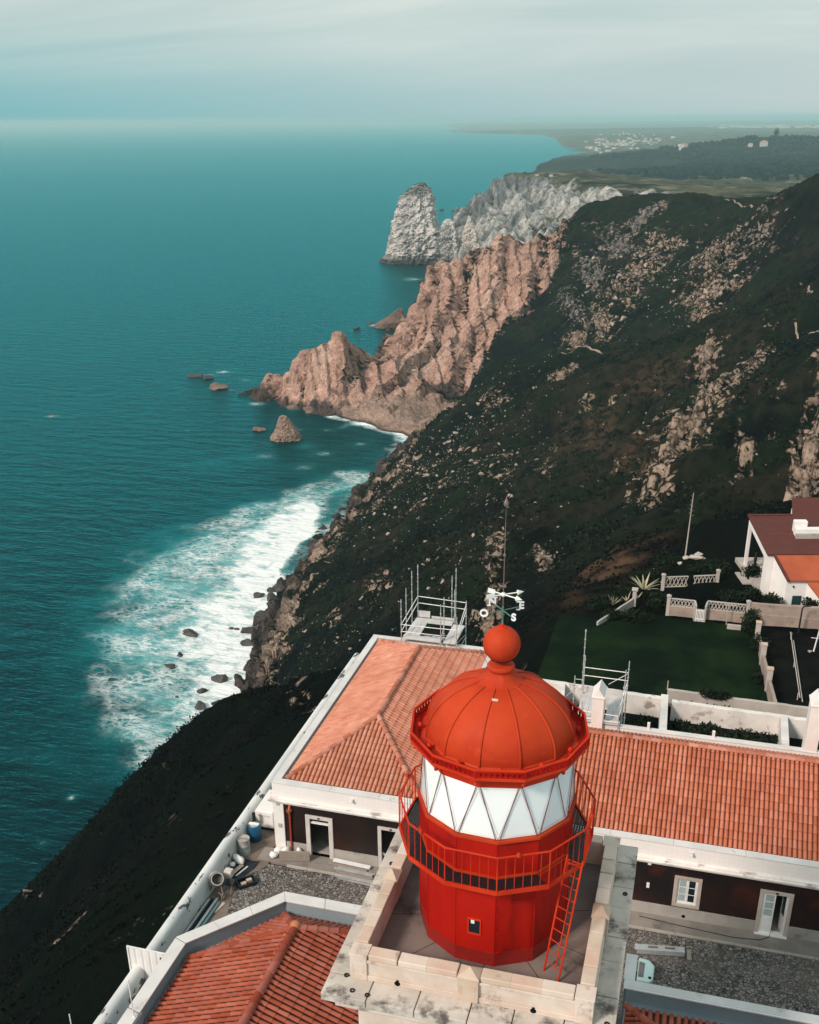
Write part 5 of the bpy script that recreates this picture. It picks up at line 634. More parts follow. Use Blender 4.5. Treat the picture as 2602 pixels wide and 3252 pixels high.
# pilasters at corners and mid sides
def pilaster(x0, x1, y0, y1, cap):
    m2 = MB(); m2.box(x0, x1, y0, y1, DK - 0.015, ct + (0.10 if not cap else 0.06))
    ox = Vector((0, 0, 0)); cx, cyy = (x0 + x1) / 2, (y0 + y1) / 2
    # sunk panel outline on the outer faces
    w = 0.02
    for (a, b) in (((x0 + .07, y0 - w, DK + .17), (x0 + .085, y0 + .01, ct - .1)), ((x1 - .085, y0 - w, DK + .17), (x1 - .07, y0 + .01, ct - .1)), ((x0 + .07, y0 - w, ct - .115), (x1 - .07, y0 + .01, ct - .1)), ((x0 + .07, y0 - w, DK + .16), (x1 - .07, y0 + .01, DK + .175))):
        m2.box(a[0], b[0], a[1] + .012, b[1], a[2], b[2])
    zt = ct + (0.10 if not cap else 0.06)
    m2.box(x0 - .02, x1 + .02, y0 - .02, y1 + .02, zt, zt + 0.05)
    if cap:
        h = 0.2; vs = [(x0 - .02, y0 - .02, zt + .05), (x1 + .02, y0 - .02, zt + .05), (x1 + .02, y1 + .02, zt + .05), (x0 - .02, y1 + .02, zt + .05), (cx, cyy, zt + .05 + h)]
        m2.add(vs, [(0, 1, 4), (1, 2, 4), (2, 3, 4), (3, 0, 4)])
    m2.build('pilaster', M_coping if cap else M_stone, LH, bevel=0.012)
cw = 0.43
for x in (px0, px1 - cw):
    for y in (py0, py1 - cw): pilaster(x, x + cw, y, y + cw, False)
pw = 0.5
pilaster(mxs - pw / 2, mxs + pw / 2, py0 - .03, iy0 + .02, True); pilaster(mxs - pw / 2, mxs + pw / 2, iy1 - .02, py1 + .03, True)
pilaster(px0 - .03, ix0 + .02, mys - pw / 2, mys + pw / 2, True); pilaster(ix1 - .02, px1 + .03, mys - pw / 2, mys + pw / 2, True)
# coping blocks
mb = MB()
def coping(x0, x1, y0, y1, n, along):
    for i in range(n):
        a, b = i / n + (random.uniform(-.05, .05) if i else 0) / n, (i + 1) / n
        dz = random.uniform(-.008, .008)
        if along == 'x': m2 = MB().box(x0 + (x1 - x0) * a + .008, x0 + (x1 - x0) * b - .008, y0, y1, ct, ct + 0.17 + dz)
        else: m2 = MB().box(x0, x1, y0 + (y1 - y0) * a + .008, y0 + (y1 - y0) * b - .008, ct, ct + 0.17 + dz)
        m2.build('coping_stone', random.choice(M_copings), LH, bevel=0.025)
for y0, y1 in ((py0 + .03, iy0 + .01), (iy1 - .01, py1 - .03)):
    coping(px0 + cw + .03, mxs - pw / 2 - .03, y0, y1, 3, 'x'); coping(mxs + pw / 2 + .03, px1 - cw - .03, y0, y1, 3, 'x')
for x0, x1 in ((px0 + .03, ix0 + .01), (ix1 - .01, px1 - .03)):
    coping(x0, x1, py0 + cw + .03, mys - pw / 2 - .03, 4, 'y'); coping(x0, x1, mys + pw / 2 + .03, py1 - cw - .03, 4, 'y')
# drain sleeves in the slab, scuppers at the foot of the parapet
for x, y in ((-7.05, 19.0), (-6.75, 18.55), (-6.35, 18.5), (-0.62, 19.1), (-0.62, 23.9), (-7.2, 23.5)):
    MB().ring(0.035, 0.065, -0.02, 0.012, (x, y, DK - 0.004), 14).build('drain_ring', M_dark, LH, smooth=radians(40))
for x in (-5.72, -2.35):
    MB().lathe([(0.075, 0), (0.075, 0.06)], (0, 0, 0), 14).build('scupper', M_void, LH).matrix_local = Matrix.Translation(Vector((x, py0 + 0.075, DK + 0.075)) - LH.location) @ Matrix.Rotation(pi / 2, 4, 'X')
# ---- iron drum
zf, zg0, zg1 = 161.4, 162.54, 163.95
RD = 1.95
mb = MB(); mb.lathe([(RD, DK - 0.05), (RD, zf + 0.0), (RD, zg0 - 0.06), (RD - 0.3, zg0 - 0.06)], C0, 12, PH); mb.build('drum', M_red2, LH)
mb = MB(); mb.lathe([(RD + 0.012, DK), (RD + 0.012, DK + 0.42), (RD - .02, DK + 0.425)], C0, 12, PH); mb.build('base_band', mat('base_paint', (0.27, 0.012, 0.008), (0.18, 0.010, 0.008), 1.2, rough=0.5), LH)
mb = MB()
for k, a in enumerate(A12):   # seams with rivets
    mb.tube(tp(RD + .002, a, DK + .42), tp(RD + .002, a, zg0 - .08), 0.014, 5)
    for s in (-1, 1):
        for j in range(26):
            z = DK + 0.5 + j * 0.13
            if z > zg0 - .1: break
            ap = a + s * 0.055; rr = RD * cos(pi / 12) / cos(pi / 12 - 0.055)
            mb.lathe([(0.009, 0.0), (0.006, .008), (0, .01)], tp(rr, ap, z), 5)
mb.build('seam', M_red2, LH)
mb = MB(); mb.ring(RD - .02, RD + 0.07, zg0 - 0.09, zg0 - 0.01, C0, 12, PH); mb.ring(RD - .02, RD + .035, zf + .0, zf + .06, C0, 12, PH); mb.build('sill_band', M_orange, LH)
def facept(face, s, z, off=0.0):
    """point on flat face between vertices face and face+1, s in -1..1"""
    a, b = Vector(tp(RD, PH + face * pi / 6, z)), Vector(tp(RD, PH + (face + 1) * pi / 6, z)); m = (a + b) / 2; n = Vector((m.x - TCX, m.y - TCY, 0)).normalized()
    return m + (b - a) / 2 * s + n * off
def facebox(mb, face, s0, s1, z0, z1, o0, o1):
    vs = [facept(face, s, z, o) for o in (o0, o1) for z in (z0, z1) for s in (s0, s1)]
    mb.add(vs, [(0, 1, 3, 2), (4, 6, 7, 5), (0, 4, 5, 1), (2, 3, 7, 6), (0, 2, 6, 4), (1, 5, 7, 3)])
# door panel
dr = MB(); facebox(dr, 0, -0.86, 0.80, DK + 0.06, DK + 1.92, -0.01, 0.008); door = dr.build('door', M_red2, LH, bevel=0.006)
fr = MB(); facebox(fr, 0, -0.94, -0.87, DK + .02, DK + 2.0, -.01, .016); facebox(fr, 0, .81, .88, DK + .02, DK + 2.0, -.01, .016); facebox(fr, 0, -.865, .805, DK + 1.93, DK + 2.0, -.01, .015); fr.build('frame', M_red2, door)
for z in (0.4, 1.0, 1.6): hg = MB(); facebox(hg, 0, -.9, -.74, DK + z, DK + z + .06, .0, .04); hg.build('hinge', M_red2, door)
# small window
wn = MB(); facebox(wn, -1, -.30, .26, DK + .95, DK + 1.36, -.02, .012); win = wn.build('window', M_glassdark, LH)
fw = MB()
for s0, s1, z0, z1 in ((-.36, -.30, .90, 1.41), (.26, .32, .90, 1.41), (-.30, .26, 1.36, 1.41), (-.30, .26, .90, .95)): facebox(fw, -1, s0, s1, DK + z0, DK + z1, -.01, .03)
fw.build('frame', M_red, win)
nt_ = MB(); facebox(nt_, -1, -.2, -.02, DK + 1.24, DK + 1.36, .013, .018); nt_.build('notice', M_whitemetal, win)
# ---- gallery
GR = 2.48
mb = MB(); mb.ring(RD - .05, GR - .02, zf - 0.035, zf, C0, 12, PH, skip=(1,)); mb.build('gallery_floor', M_grate, LH)
mb = MB(); mb.ring(GR - .03, GR + .02, zf - .07, zf + .04, C0, 12, PH); mb.ring(RD - .02, RD + .05, zf - .08, zf - .037, C0, 12, PH)
for a in A12: mb.tube(tp(RD - .05, a, zf - .25), tp(GR, a, zf - .06), .022, 6); mb.tube(tp(RD - .05, a, zf - .06), tp(GR, a, zf - .055), .02, 6)
mb.build('gallery_frame', M_red, LH)
mb = MB(); zr = zf + 1.02
for k in range(12): mb.tube(tp(GR, A12[k], zr), tp(GR, A12[(k + 1) % 12], zr), .026, 6)
mb.build('handrail', M_red, LH)
for k in range(12):
    p, q = Vector(tp(GR, A12[k], zf)), Vector(tp(GR, A12[(k + 1) % 12], zf))
    b = MB(); b.tube(p, p + Vector((0, 0, 1.02)), .02, 6)
    for j in range(1, 6):
        c = p.lerp(q, j / 6); b.tube(c, c + Vector((0, 0, 1.02)), .0095, 5)
    b.build('baluster_bay', M_red, LH)
for k in (0, 2, 4, 6, 8, 10):
    a = A12[k] + .2; MB().lathe([(.05, 0), (.06, .05), (.03, .1), (0, .11)], tp(GR - .03, a, zr + .01), 8).build('rail_knob', M_orange, LH, smooth=radians(40))
# ---- lantern glazing: an antiprism of white triangles
RB, RT = 1.93, 1.88
HB = pi / 12
core = MB(); core.lathe([(RB - .10, zg0 - .02), (RT - .10, zg1 + .02)], C0, 24, PH); core.build('blind', M_blind, LH)
def tri_pane(p, q, r, name):
    p, q, r = Vector(p), Vector(q), Vector(r); c = (p + q + r) / 3; n = (q - p).cross(r - p).normalized()
    if n.dot(c - Vector((TCX, TCY, c.z))) < 0: n = -n
    i = [c + (x - c) * 0.985 for x in (p, q, r)]; i2 = [c + (x - c) * 0.86 for x in (p, q, r)]
    fm = MB(); o = n * .012
    fm.add([x + o for x in i] + [x + o for x in i2], [(0, 1, 4, 3), (1, 2, 5, 4), (2, 0, 3, 5)])
    gl = MB(); gl.add([x - n * .004 for x in i], [(0, 1, 2)]); pn = gl.build('pane', M_blind, LH)
    f = fm.build('frame', M_whitemetal, pn)
for k in range(12):
    a0, a1 = PH + k * pi / 6, PH + (k + 1) * pi / 6
    tri_pane(tp(RB, a0, zg0), tp(RB, a1, zg0), tp(RT, a0 + HB, zg1), 'pane')
    tri_pane(tp(RT, a0 - HB, zg1), tp(RT, a0 + HB, zg1), tp(RB, a0, zg0), 'pane')
for k in range(12):
    a0 = PH + k * pi / 6; e = 0.022
    for s in (-1, 1):
        b = MB(); b.tube(tp(RB + .02, a0 + s * e, zg0 - .02), tp(RT + .02, a0 + s * (HB - e), zg1 + .02), .0085, 6); b.build('glazing_bar', M_red3, LH)
# ---- frieze, brackets and gutter
zq = zg1
mb = MB(); mb.lathe([(RT - .12, zq - .005), (RT + .035, zq), (RT + .05, zq + .06), (RT + .09, zq + .42), (RT - .1, zq + .43)], C0, 12, PH + HB); mb.build('frieze', M_red, LH)
RG = 2.2; zgut = 164.36
mb = MB(); mb.ring(1.70, RG - .03, zgut - .04, zgut, C0, 12, PH + HB); mb.build('gutter', M_red3 if False else M_red2, LH)
mb = MB(); mb.ring(RG - .035, RG + .012, zgut - .05, zgut + .035, C0, 12, PH + HB); mb.ring(RG - .03, RG + .02, zgut + .215, zgut + .25, C0, 12, PH + HB); mb.build('gutter_rim', M_red, LH)
for k in range(12):
    a0, a1 = PH + HB + k * pi / 6, PH + HB + (k + 1) * pi / 6
    p, q = Vector(tp(RG, a0, zgut + .035)), Vector(tp(RG, a1, zgut + .035)); d = (q - p).normalized(); nrm = Vector((d.y, -d.x, 0)); up = Vector((0, 0, 1)); wlen = (q - p).length
    o = MB(); n = 9
    o.obox(p + up * .09, d * .03, nrm * .012, up * .09); o.obox(q + up * .09, d * .03, nrm * .012, up * .09)
    for j in range(n):
        c = p + d * (wlen * (j + .5) / n); s = wlen / n / 2
        # scroll: a leaning S of three bars and a drop
        o.path([c + d * (-.8 * s) + up * .0, c + d * (-.1 * s) + up * .06, c + d * (-.3 * s) + up * .12, c + d * (.55 * s) + up * .18], .017, 5)
        o.path([c + d * (.8 * s) + up * .0, c + d * (.35 * s) + up * .07, c + d * (.75 * s) + up * .13], .015, 5)
        o.obox(c + d * (.2 * s) + up * .035, d * (.45 * s), nrm * .008, up * .035)
    o.obox(p + d * wlen / 2 + up * .165, d * (wlen * .5), nrm * .007, up * .022)
    o.build('pierced_panel', M_red2, LH)
for k in range(12):
    a = PH + HB + k * pi / 6
    b = MB(); b.lathe([(0, -.19), (.045, -.17), (.05, -.13), (.035, -.11), (.075, -.05), (.08, 0)], tp(RG - .1, a, zgut - .04), 8); b.tube(tp(RT + .02, a, zgut - .22), tp(RG - .06, a, zgut - .06), .035, 6); b.build('bracket', M_orange, LH, smooth=radians(45))
for k in range(12):
    a = PH + k * pi / 6
    MB().lathe([(.05, 0), (.055, .03), (.03, .05), (.066, .09), (.072, .13), (.05, .18), (0, .20)], tp(1.93, a, zgut), 12).build('gutter_finial', M_red, LH, smooth=True)
# ---- dome: polygonal foot growing round towards the neck
mb = MB(); n = 96; rings = 28; vs = []; fs = []
for j in range(rings + 1):
    t = j / rings * radians(75); rr = 1.82 * cos(t); z = zgut + 0.07 + 1.42 * sin(t); wgt = max(0, 1 - j / (rings * 0.75)) ** 1.2
    for i in range(n):
        a = PH + HB + 2 * pi * i / n; loc = ((i / n * 12) % 1 - .5) * pi / 6
        f = 1 - wgt + wgt * cos(pi / 12) / cos(loc); f *= 1 + 0.012 * (1 - wgt) * cos(loc * 12 + pi) * 0
        vs.append(tp(rr * f, a, z))
for j in range(rings):
    for i in range(n): i2 = (i + 1) % n; fs.append((j * n + i, j * n + i2, (j + 1) * n + i2, (j + 1) * n + i))
mb.add(vs, fs); mb.lathe([(1.83, 0), (1.85, .04), (1.82, .08)], (TCX, TCY, zgut), 12, PH + HB)
dome = mb.build('dome', M_orange, LH, smooth=radians(25))
for k in range(12):
    a = PH + HB + k * pi / 6; pts = []
    for j in range(33):
        t = j / 32 * radians(74); pts.append(tp(1.82 * cos(t) + .010 * cos(t), a, zgut + .07 + 1.42 * sin(t) + .012 * sin(t)))
    MB().sweep(pts, .024, 8).build('rib', M_orange, dome, smooth=True)
hd = MB(); hd.obox(tp(.86, PH - .16, zgut + 1.35), Vector((.075, .0, .0)), Vector((0, .02, .012)), Vector((0, 0, .012))); hd.build('maker_plate', M_coping, dome)
# ---- ventilator
zn = zgut + 1.42
nk = MB(); nk.lathe([(.55, -.03), (.54, .02), (.47, .06), (.39, .12), (.33, .2), (.295, .27), (.285, .33)], (TCX, TCY, zn), 40); neck = nk.build('ventilator_neck', M_orange, LH, smooth=radians(35))
cl = MB(); cl.lathe([(.27, .30), (.315, .32), (.335, .36), (.335, .40), (.315, .44), (.27, .46)], (TCX, TCY, zn), 40); cl.build('collar', M_orange, neck, smooth=radians(50))
zb = 166.76
bl = MB(); prof = [(.245, -.372)] + [(.445 * cos(t), .445 * sin(t)) for t in [radians(-56 + 146 * i / 22) for i in range(22)]] + [(0.0, .445)]
bl.lathe(prof, (TCX, TCY, zb), 48); ball = bl.build('ventilator_ball', M_orange, LH, smooth=True)
vh = MB()
for k in range(22):
    a = 2 * pi * k / 22; p = Vector(tp(.258, a, zb - .375)); d = Vector((cos(a), sin(a), 0)); vh.obox(p, d * .02, Vector((sin(a), -cos(a), .0)) * .012, Vector((0, 0, .012)))
vh.build('vent_slot', M_void, ball)
cp = MB(); cp.lathe([(.11, .40), (.12, .425), (.10, .455), (.045, .47), (.04, .52), (.02, .55)], (TCX, TCY, zb), 20); cp.build('cap', M_red, ball, smooth=radians(40))
# ---- wind vane and lightning rod
vz = 178 - 10.37; az_ = 178 - 9.97
wv = MB(); wv.tube((TCX, TCY, zb + .5), (TCX, TCY, vz + .1), .024, 8); wv.lathe([(.03, -.1), (.045, -.06), (.03, -.02), (.05, .0), (.03, .05)], (TCX, TCY, vz - .05), 8)
Ed = Vector((.76, .65, 0)); Sd = Vector((.65, -.76, 0)); ctr = Vector((TCX, TCY, vz))
for d in (Ed, Sd): wv.tube(ctr - d * .42, ctr + d * .42, .014, 6)
vane = wv.build('wind_vane', M_green, LH)
lr = MB(); lr.tube((TCX, TCY, vz + .1), (TCX, TCY, 178 - 8.2), .013, 6); lr.tube((TCX, TCY, 178 - 8.2), (TCX, TCY, 178 - 7.58), .008, 6, .004)
lr.lathe([(.015, -.04), (.035, -.01), (.035, .02), (.015, .05)], (TCX, TCY, 178 - 9.0), 8)
lr.lathe([(.012, -.05), (.05, -.03), (.065, .02), (.05, .07), (.015, .14), (.004, .2)], (TCX, TCY, 178 - 7.78), 10)
lr.build('lightning_rod', mat('tarnished_metal', (0.20, 0.15, 0.13), rough=0.5, metal=0.4), LH, smooth=radians(40))
for ch, d in (('E', Ed), ('O', -Ed), ('S', Sd), ('N', -Sd)):
    cu = bpy.data.curves.new('letter', 'FONT'); cu.body = ch; cu.size = .25; cu.extrude = .012; cu.offset = .008; cu.align_x = 'CENTER'; cu.align_y = 'CENTER'; cu.materials.append(M_whitemetal)
    o = bpy.data.objects.new('letter_curve', cu); COL.objects.link(o); bpy.context.view_layer.update()
    lm_ = bpy.data.meshes.new_from_object(o.evaluated_get(bpy.context.evaluated_depsgraph_get())); bpy.data.objects.remove(o)
    o = bpy.data.objects.new('letter', lm_); COL.objects.link(o); o.parent = vane
    o.rotation_euler = (pi / 2, 0, {'E': .35, 'O': .1, 'S': -.15, 'N': .3}[ch]); o.location = ctr + d * .50 + Vector((0, 0, .02))
    sfm = MB(); x = Vector((cos(o.rotation_euler[2]), sin(o.rotation_euler[2]), 0)); up = Vector((0, 0, 1)); c = Vector(o.location)
    yv = x.cross(up)
    bars = {'E': [(-.075, .1), (-.075, -.1)], 'N': [(-.08, .1), (.08, .1), (-.08, -.1)]}.get(ch, [])
    for bx_, bz_ in bars: sfm.obox(c + x * bx_ + up * bz_, x * .045, yv * .011, up * .013)
    if bars: sfm.build('serif', M_whitemetal, vane)
hub = MB(); hub.lathe([(0, -.055), (.04, -.045), (.058, 0), (.04, .045), (0, .055)], (TCX, TCY, az_), 14); hub.build('hub', M_whitemetal, vane, smooth=True)
for dx, dy in ((.43, .29), (.43, -.18)):
    d = Vector((dx, dy, 0)).normalized(); c = Vector((TCX, TCY, az_)); s = Vector((-d.y, d.x, 0)); up = Vector((0, 0, 1))
    ar = MB(); ar.tube(c - d * .42, c + d * .40, .015, 6)
    ar.tube(c + d * .36, c + d * .52, .065, 8, .002)
    for s2 in (1, -1):      # feathered tail
        ar.add([c - d * .20 + up * .0 + s * .006 * s2, c - d * .24 + up * .052 + s * .006 * s2, c - d * .43 + up * .06 + s * .006 * s2, c - d * .40 + s * .006 * s2, c - d * .45 - up * .06 + s * .006 * s2, c - d * .25 - up * .052 + s * .006 * s2], [(0, 1, 2, 3), (0, 3, 4, 5)])
    for q in range(3): ar.obox(c - d * (.25 + .06 * q), d * .02, s * .009, up * .056)
    ar.build('arrow', M_whitemetal, vane)

# the leaning red ladder is separate from the tower
LD = wthing('ladder', 'red steel ladder leaning from the tower deck up to the lantern gallery', 'ladder', (-2.05, 20.35, DK))
f0, f1 = Vector((-2.32, 20.42, DK)), Vector((-1.92, 20.12, DK))
t0, t1 = Vector((-2.02, 21.35, zf + .2)), Vector((-1.62, 21.2, zf + .2))
mb = MB(); mb.tube(f0, t0, .026, 6); mb.build('rail', M_red, LD); mb = MB(); mb.tube(f1, t1, .026, 6); mb.build('rail', M_red, LD)
mid = MB(); mid.tube(f0.lerp(f1, .66) + (t0 - f0) * .1, f0.lerp(f1, .66) + (t0 - f0) * .92 , .016, 6); mid.build('rail', M_red, LD)
for k in range(1, 11):
    a = k / 10.6; mb = MB(); mb.tube(f0.lerp(t0, a), f1.lerp(t1, a), .014, 6); mb.build('rung', M_red, LD)
# ------------------------------------------------------------------ tiled roofs
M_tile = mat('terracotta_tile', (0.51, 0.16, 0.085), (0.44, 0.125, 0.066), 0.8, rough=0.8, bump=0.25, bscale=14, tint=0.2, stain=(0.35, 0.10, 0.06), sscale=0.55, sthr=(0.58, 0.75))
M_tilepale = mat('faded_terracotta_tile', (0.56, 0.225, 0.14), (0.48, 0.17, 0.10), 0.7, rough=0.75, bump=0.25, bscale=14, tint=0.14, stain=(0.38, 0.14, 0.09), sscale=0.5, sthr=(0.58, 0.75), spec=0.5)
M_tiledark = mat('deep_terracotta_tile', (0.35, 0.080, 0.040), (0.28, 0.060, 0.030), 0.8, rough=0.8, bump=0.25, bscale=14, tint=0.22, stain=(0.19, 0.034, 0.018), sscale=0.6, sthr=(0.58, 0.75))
M_ridge = mat('ridge_tile', (0.46, 0.17, 0.105), (0.38, 0.13, 0.085), 1.0, rough=0.85, bump=0.3, bscale=12, tint=0.18)
M_ridgered = mat('dark_ridge_tile', (0.34, 0.075, 0.04), (0.26, 0.06, 0.035), 1.0, rough=0.85, bump=0.3, bscale=12, tint=0.2)
M_tilewall = mat('dark_glazed_tile', (0.012, 0.010, 0.011), (0.03, 0.014, 0.011), 0.45, rough=0.35, spec=0.35, stain=(0.075, 0.018, 0.012), sscale=0.5, sthr=(0.5, 0.75), grid=.14, gdark=0.55)
M_facade = mat('white_facade_tile', (0.83, 0.79, 0.77), (0.80, 0.76, 0.74), 0.8, rough=0.5, bump=0.05, grid=.2, gdark=0.93)
M_corn = mat('stained_white_moulding', (0.80, 0.77, 0.74), (0.70, 0.66, 0.62), 1.2, rough=0.7, bump=0.2, stain=(0.36, 0.33, 0.30), sscale=1.7, sthr=(0.52, 0.68), stretch=(0.7, 1, 2.2))
M_coptop = mat('grey_coping', (0.56, 0.55, 0.54), (0.64, 0.63, 0.62), 0.9, rough=0.8, bump=0.15, stain=(0.42, 0.40, 0.39), sscale=1.3, sthr=(0.58, 0.72))
M_bluewall = mat('blue_grey_render', (0.23, 0.29, 0.33), (0.27, 0.33, 0.37), 0.8, rough=0.8, bump=0.1)
M_gutter = mat('roof_gutter', (0.12, 0.12, 0.125), (0.18, 0.18, 0.18), 1.2, rough=0.9, bump=0.2)
M_plinth = mat('grey_stone_plinth', (0.34, 0.32, 0.30), (0.42, 0.39, 0.36), 0.8, rough=0.9, bump=0.3, stain=(0.2, 0.18, 0.165), sscale=1.2, sthr=(0.55, 0.72))
M_frame = mat('pale_stone_surround', (0.52, 0.49, 0.46), (0.60, 0.57, 0.54), 1.5, rough=0.85, bump=0.25)
M_frame2 = mat('tan_stone_surround', (0.40, 0.345, 0.30), (0.48, 0.42, 0.37), 1.5, rough=0.85, bump=0.25)
M_cobble = None

def tiles(name, m, parent, O, U, V, poly, pitch=.2, course=.40, seedv=0, fat=.39):
    """barrel tiles over the convex polygon poly given in (u, v) on the plane O + U u + V v"""
    rnd = random.Random(seedv); O, U, V = Vector(O), Vector(U).normalized(), Vector(V).normalized(); Nn = U.cross(V).normalized()
    if Nn.z < 0: Nn = -Nn
    mb = MB(); mb.add([O + U * a + V * b - Nn * .002 for a, b in poly], [tuple(range(len(poly)))], -1.3)  # channel bed coloured darker, painting the shade between the barrels
    u0, u1 = min(p[0] for p in poly), max(p[0] for p in poly); n = max(1, int(round((u1 - u0) / pitch))); pt = (u1 - u0) / n
    for i in range(n):
        u = u0 + (i + .5) * pt; cuts = []
        for (a, b), (c, d) in zip(poly, poly[1:] + poly[:1]):
            if (a - u) * (c - u) < 0: cuts.append(b + (d - b) * (u - a) / (c - a))
        if len(cuts) < 2: continue
        va, vb = min(cuts), max(cuts); rw = pt * fat; vbase = min(p[1] for p in poly)
        k = int((va - vbase) // course); ctint = rnd.uniform(-.08, .08)
        while vbase + k * course < vb - .02:
            a = max(va, vbase + k * course) ; b = min(vb, vbase + (k + 1) * course + .04); k += 1
            if b - a < .05: continue
            t = min(1, max(0, .5 + ctint + rnd.gauss(0, .15))); sk = rnd.uniform(-.006, .006)
            vs = []; steps = 6
            for vv, r, h in ((a, rw * 1.08, .022), (b, rw * .9, .004)):
                for s in range(steps + 1):
                    th = pi * s / steps; vs.append(O + U * (u + sk - r * cos(th)) + V * vv + Nn * (h + r * .95 * sin(th)))
            e = len(vs); fs = [(s, s + 1, steps + 2 + s, steps + 1 + s) for s in range(steps)]
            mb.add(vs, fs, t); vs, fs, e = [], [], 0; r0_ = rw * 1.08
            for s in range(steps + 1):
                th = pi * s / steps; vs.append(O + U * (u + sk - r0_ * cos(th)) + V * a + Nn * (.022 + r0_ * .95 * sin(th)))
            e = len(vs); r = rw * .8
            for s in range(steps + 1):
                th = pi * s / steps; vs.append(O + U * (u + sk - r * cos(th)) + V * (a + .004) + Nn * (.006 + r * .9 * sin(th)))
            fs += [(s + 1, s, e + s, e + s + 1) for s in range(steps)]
            mb.add(vs, fs, t - 1.1)  # lip faces darkened in colour so each course shows a shade line
    o = mb.build(name, m, parent); me = o.data
    me.polygons.foreach_set('use_smooth', [True] * len(me.polygons)); me.set_sharp_from_angle(angle=radians(50))
    return o
def caps(name, m, parent, p, q, r=.13, ln=.42):
    p, q = Vector(p), Vector(q); d = (q - p).normalized(); side = d.cross(Vector((0, 0, 1))).normalized(); up = side.cross(d).normalized(); Ltot = (q - p).length; n = max(1, int(Ltot / ln)); mb = MB()
    for k in range(n):
        a = p + d * (Ltot * k / n); b = p + d * (Ltot * (k + 1) / n + .05); vs = []; st = 8
        for c, rr, h in ((a, r * 1.1, .02), (b, r * .92, 0)):
            for s in range(st + 1): th = pi * s / st; vs.append(c + side * (rr * cos(th)) + up * (rr * sin(th) + h - .03))
        fs = [(s, s + 1, st + 2 + s, st + 1 + s) for s in range(st)] + [tuple(range(st + 1))]
        mb.add(vs, fs, random.random())
    return mb.build(name, m, parent, smooth=radians(50))
def vplane(p, q, r): return (Vector(q) - Vector(p)), (Vector(r) - Vector(p))

# ------------------------------------------------------------------ courtyard
def cobble_material():
    m = bpy.data.materials.new('cobbles'); m.use_nodes = True; nt = m.node_tree; N = nt.nodes; L = nt.links; b = N['Principled BSDF']; b.inputs['Roughness'].default_value = 0.9; b.inputs['Specular IOR Level'].default_value = 0.2
    geo = N.new('ShaderNodeNewGeometry'); nw = N.new('ShaderNodeTexNoise'); nw.inputs['Scale'].default_value = 1.2; nw.inputs['Detail'].default_value = 6; L.new(geo.outputs['Position'], nw.inputs[0])
    va = N.new('ShaderNodeTexVoronoi'); va.inputs['Scale'].default_value = 6.2; L.new(geo.outputs['Position'], va.inputs[0])
    ve = N.new('ShaderNodeTexVoronoi'); ve.feature = 'DISTANCE_TO_EDGE'; ve.inputs['Scale'].default_value = 6.2; L.new(geo.outputs['Position'], ve.inputs[0])
    r = N.new('ShaderNodeValToRGB'); r.color_ramp.elements[0].color = (0.09, 0.08, 0.075, 1); r.color_ramp.elements[1].color = (0.30, 0.275, 0.255, 1); r.color_ramp.elements[0].position = 0.1; r.color_ramp.elements[1].position = .95
    L.new(va.outputs['Color'], r.inputs[0])
    ed = N.new('ShaderNodeMapRange'); ed.inputs[1].default_value = 0.01; ed.inputs[2].default_value = 0.09; L.new(ve.outputs['Distance'], ed.inputs[0])
    mx = N.new('ShaderNodeMix'); mx.data_type = 'RGBA'; mx.inputs[6].default_value = (0.035, 0.032, 0.03, 1); L.new(ed.outputs[0], mx.inputs[0]); L.new(r.outputs[0], mx.inputs[7])
    du = N.new('ShaderNodeTexNoise'); du.inputs['Scale'].default_value = 0.35; du.inputs['Detail'].default_value = 7; L.new(geo.outputs['Position'], du.inputs[0])
    dr = N.new('ShaderNodeMapRange'); dr.inputs[1].default_value = 0.46; dr.inputs[2].default_value = 0.66; dr.inputs[4].default_value = .75; L.new(du.outputs[0], dr.inputs[0])
    m2 = N.new('ShaderNodeMix'); m2.data_type = 'RGBA'; m2.inputs[7].default_value = (0.20, 0.17, 0.15, 1); L.new(dr.outputs[0], m2.inputs[0]); L.new(mx.outputs[2], m2.inputs[6])
    L.new(m2.outputs[2], b.inputs['Base Color'])
    bp = N.new('ShaderNodeBump'); bp.inputs['Strength'].default_value = 0.8; bp.inputs['Distance'].default_value = 0.05; L.new(ed.outputs[0], bp.inputs['Height']); L.new(bp.outputs[0], b.inputs['Normal'])
    return m
M_cobble = cobble_material()
M_earth = mat('trodden_earth', (0.20, 0.155, 0.125), (0.13, 0.10, 0.085), 0.8, rough=0.95, bump=0.5, bscale=6, stain=(0.26, 0.215, 0.18), sscale=0.6, sthr=(0.52, 0.7))
M_pave = mat('worn_paving', (0.27, 0.24, 0.215), (0.21, 0.185, 0.165), 0.9, rough=0.95, bump=0.4, bscale=8, stain=(0.13, 0.115, 0.105), sscale=1.0, sthr=(0.55, 0.72))
M_kerb = mat('pale_kerb_stone', (0.36, 0.31, 0.27), (0.42, 0.37, 0.33), 1.0, rough=0.9, bump=0.3)
o = MB().box(-19.7, 17, 12, 38.12, G - .12, G + .006).build('courtyard', M_cobble); tag(o, 'grey cobbled courtyard', kind='structure')
o = MB().box(-18.6, 17, 38.28, 39.3, G - .12, G + .03).build('pavement', M_pave); tag(o, 'worn pavement along the dark facade', kind='structure')
mb = MB(); x = -17.0
while x < 17:
    w = random.uniform(1.0, 1.6); mb.box(x, min(x + w, 17) - .015, 38.125, 38.275, G - .1, G + .055 + random.uniform(-.006, .006), random.random()); x += w
o = mb.build('kerb', M_kerb, bevel=.015); tag(o, 'pale stone kerb of the pavement', kind='structure')
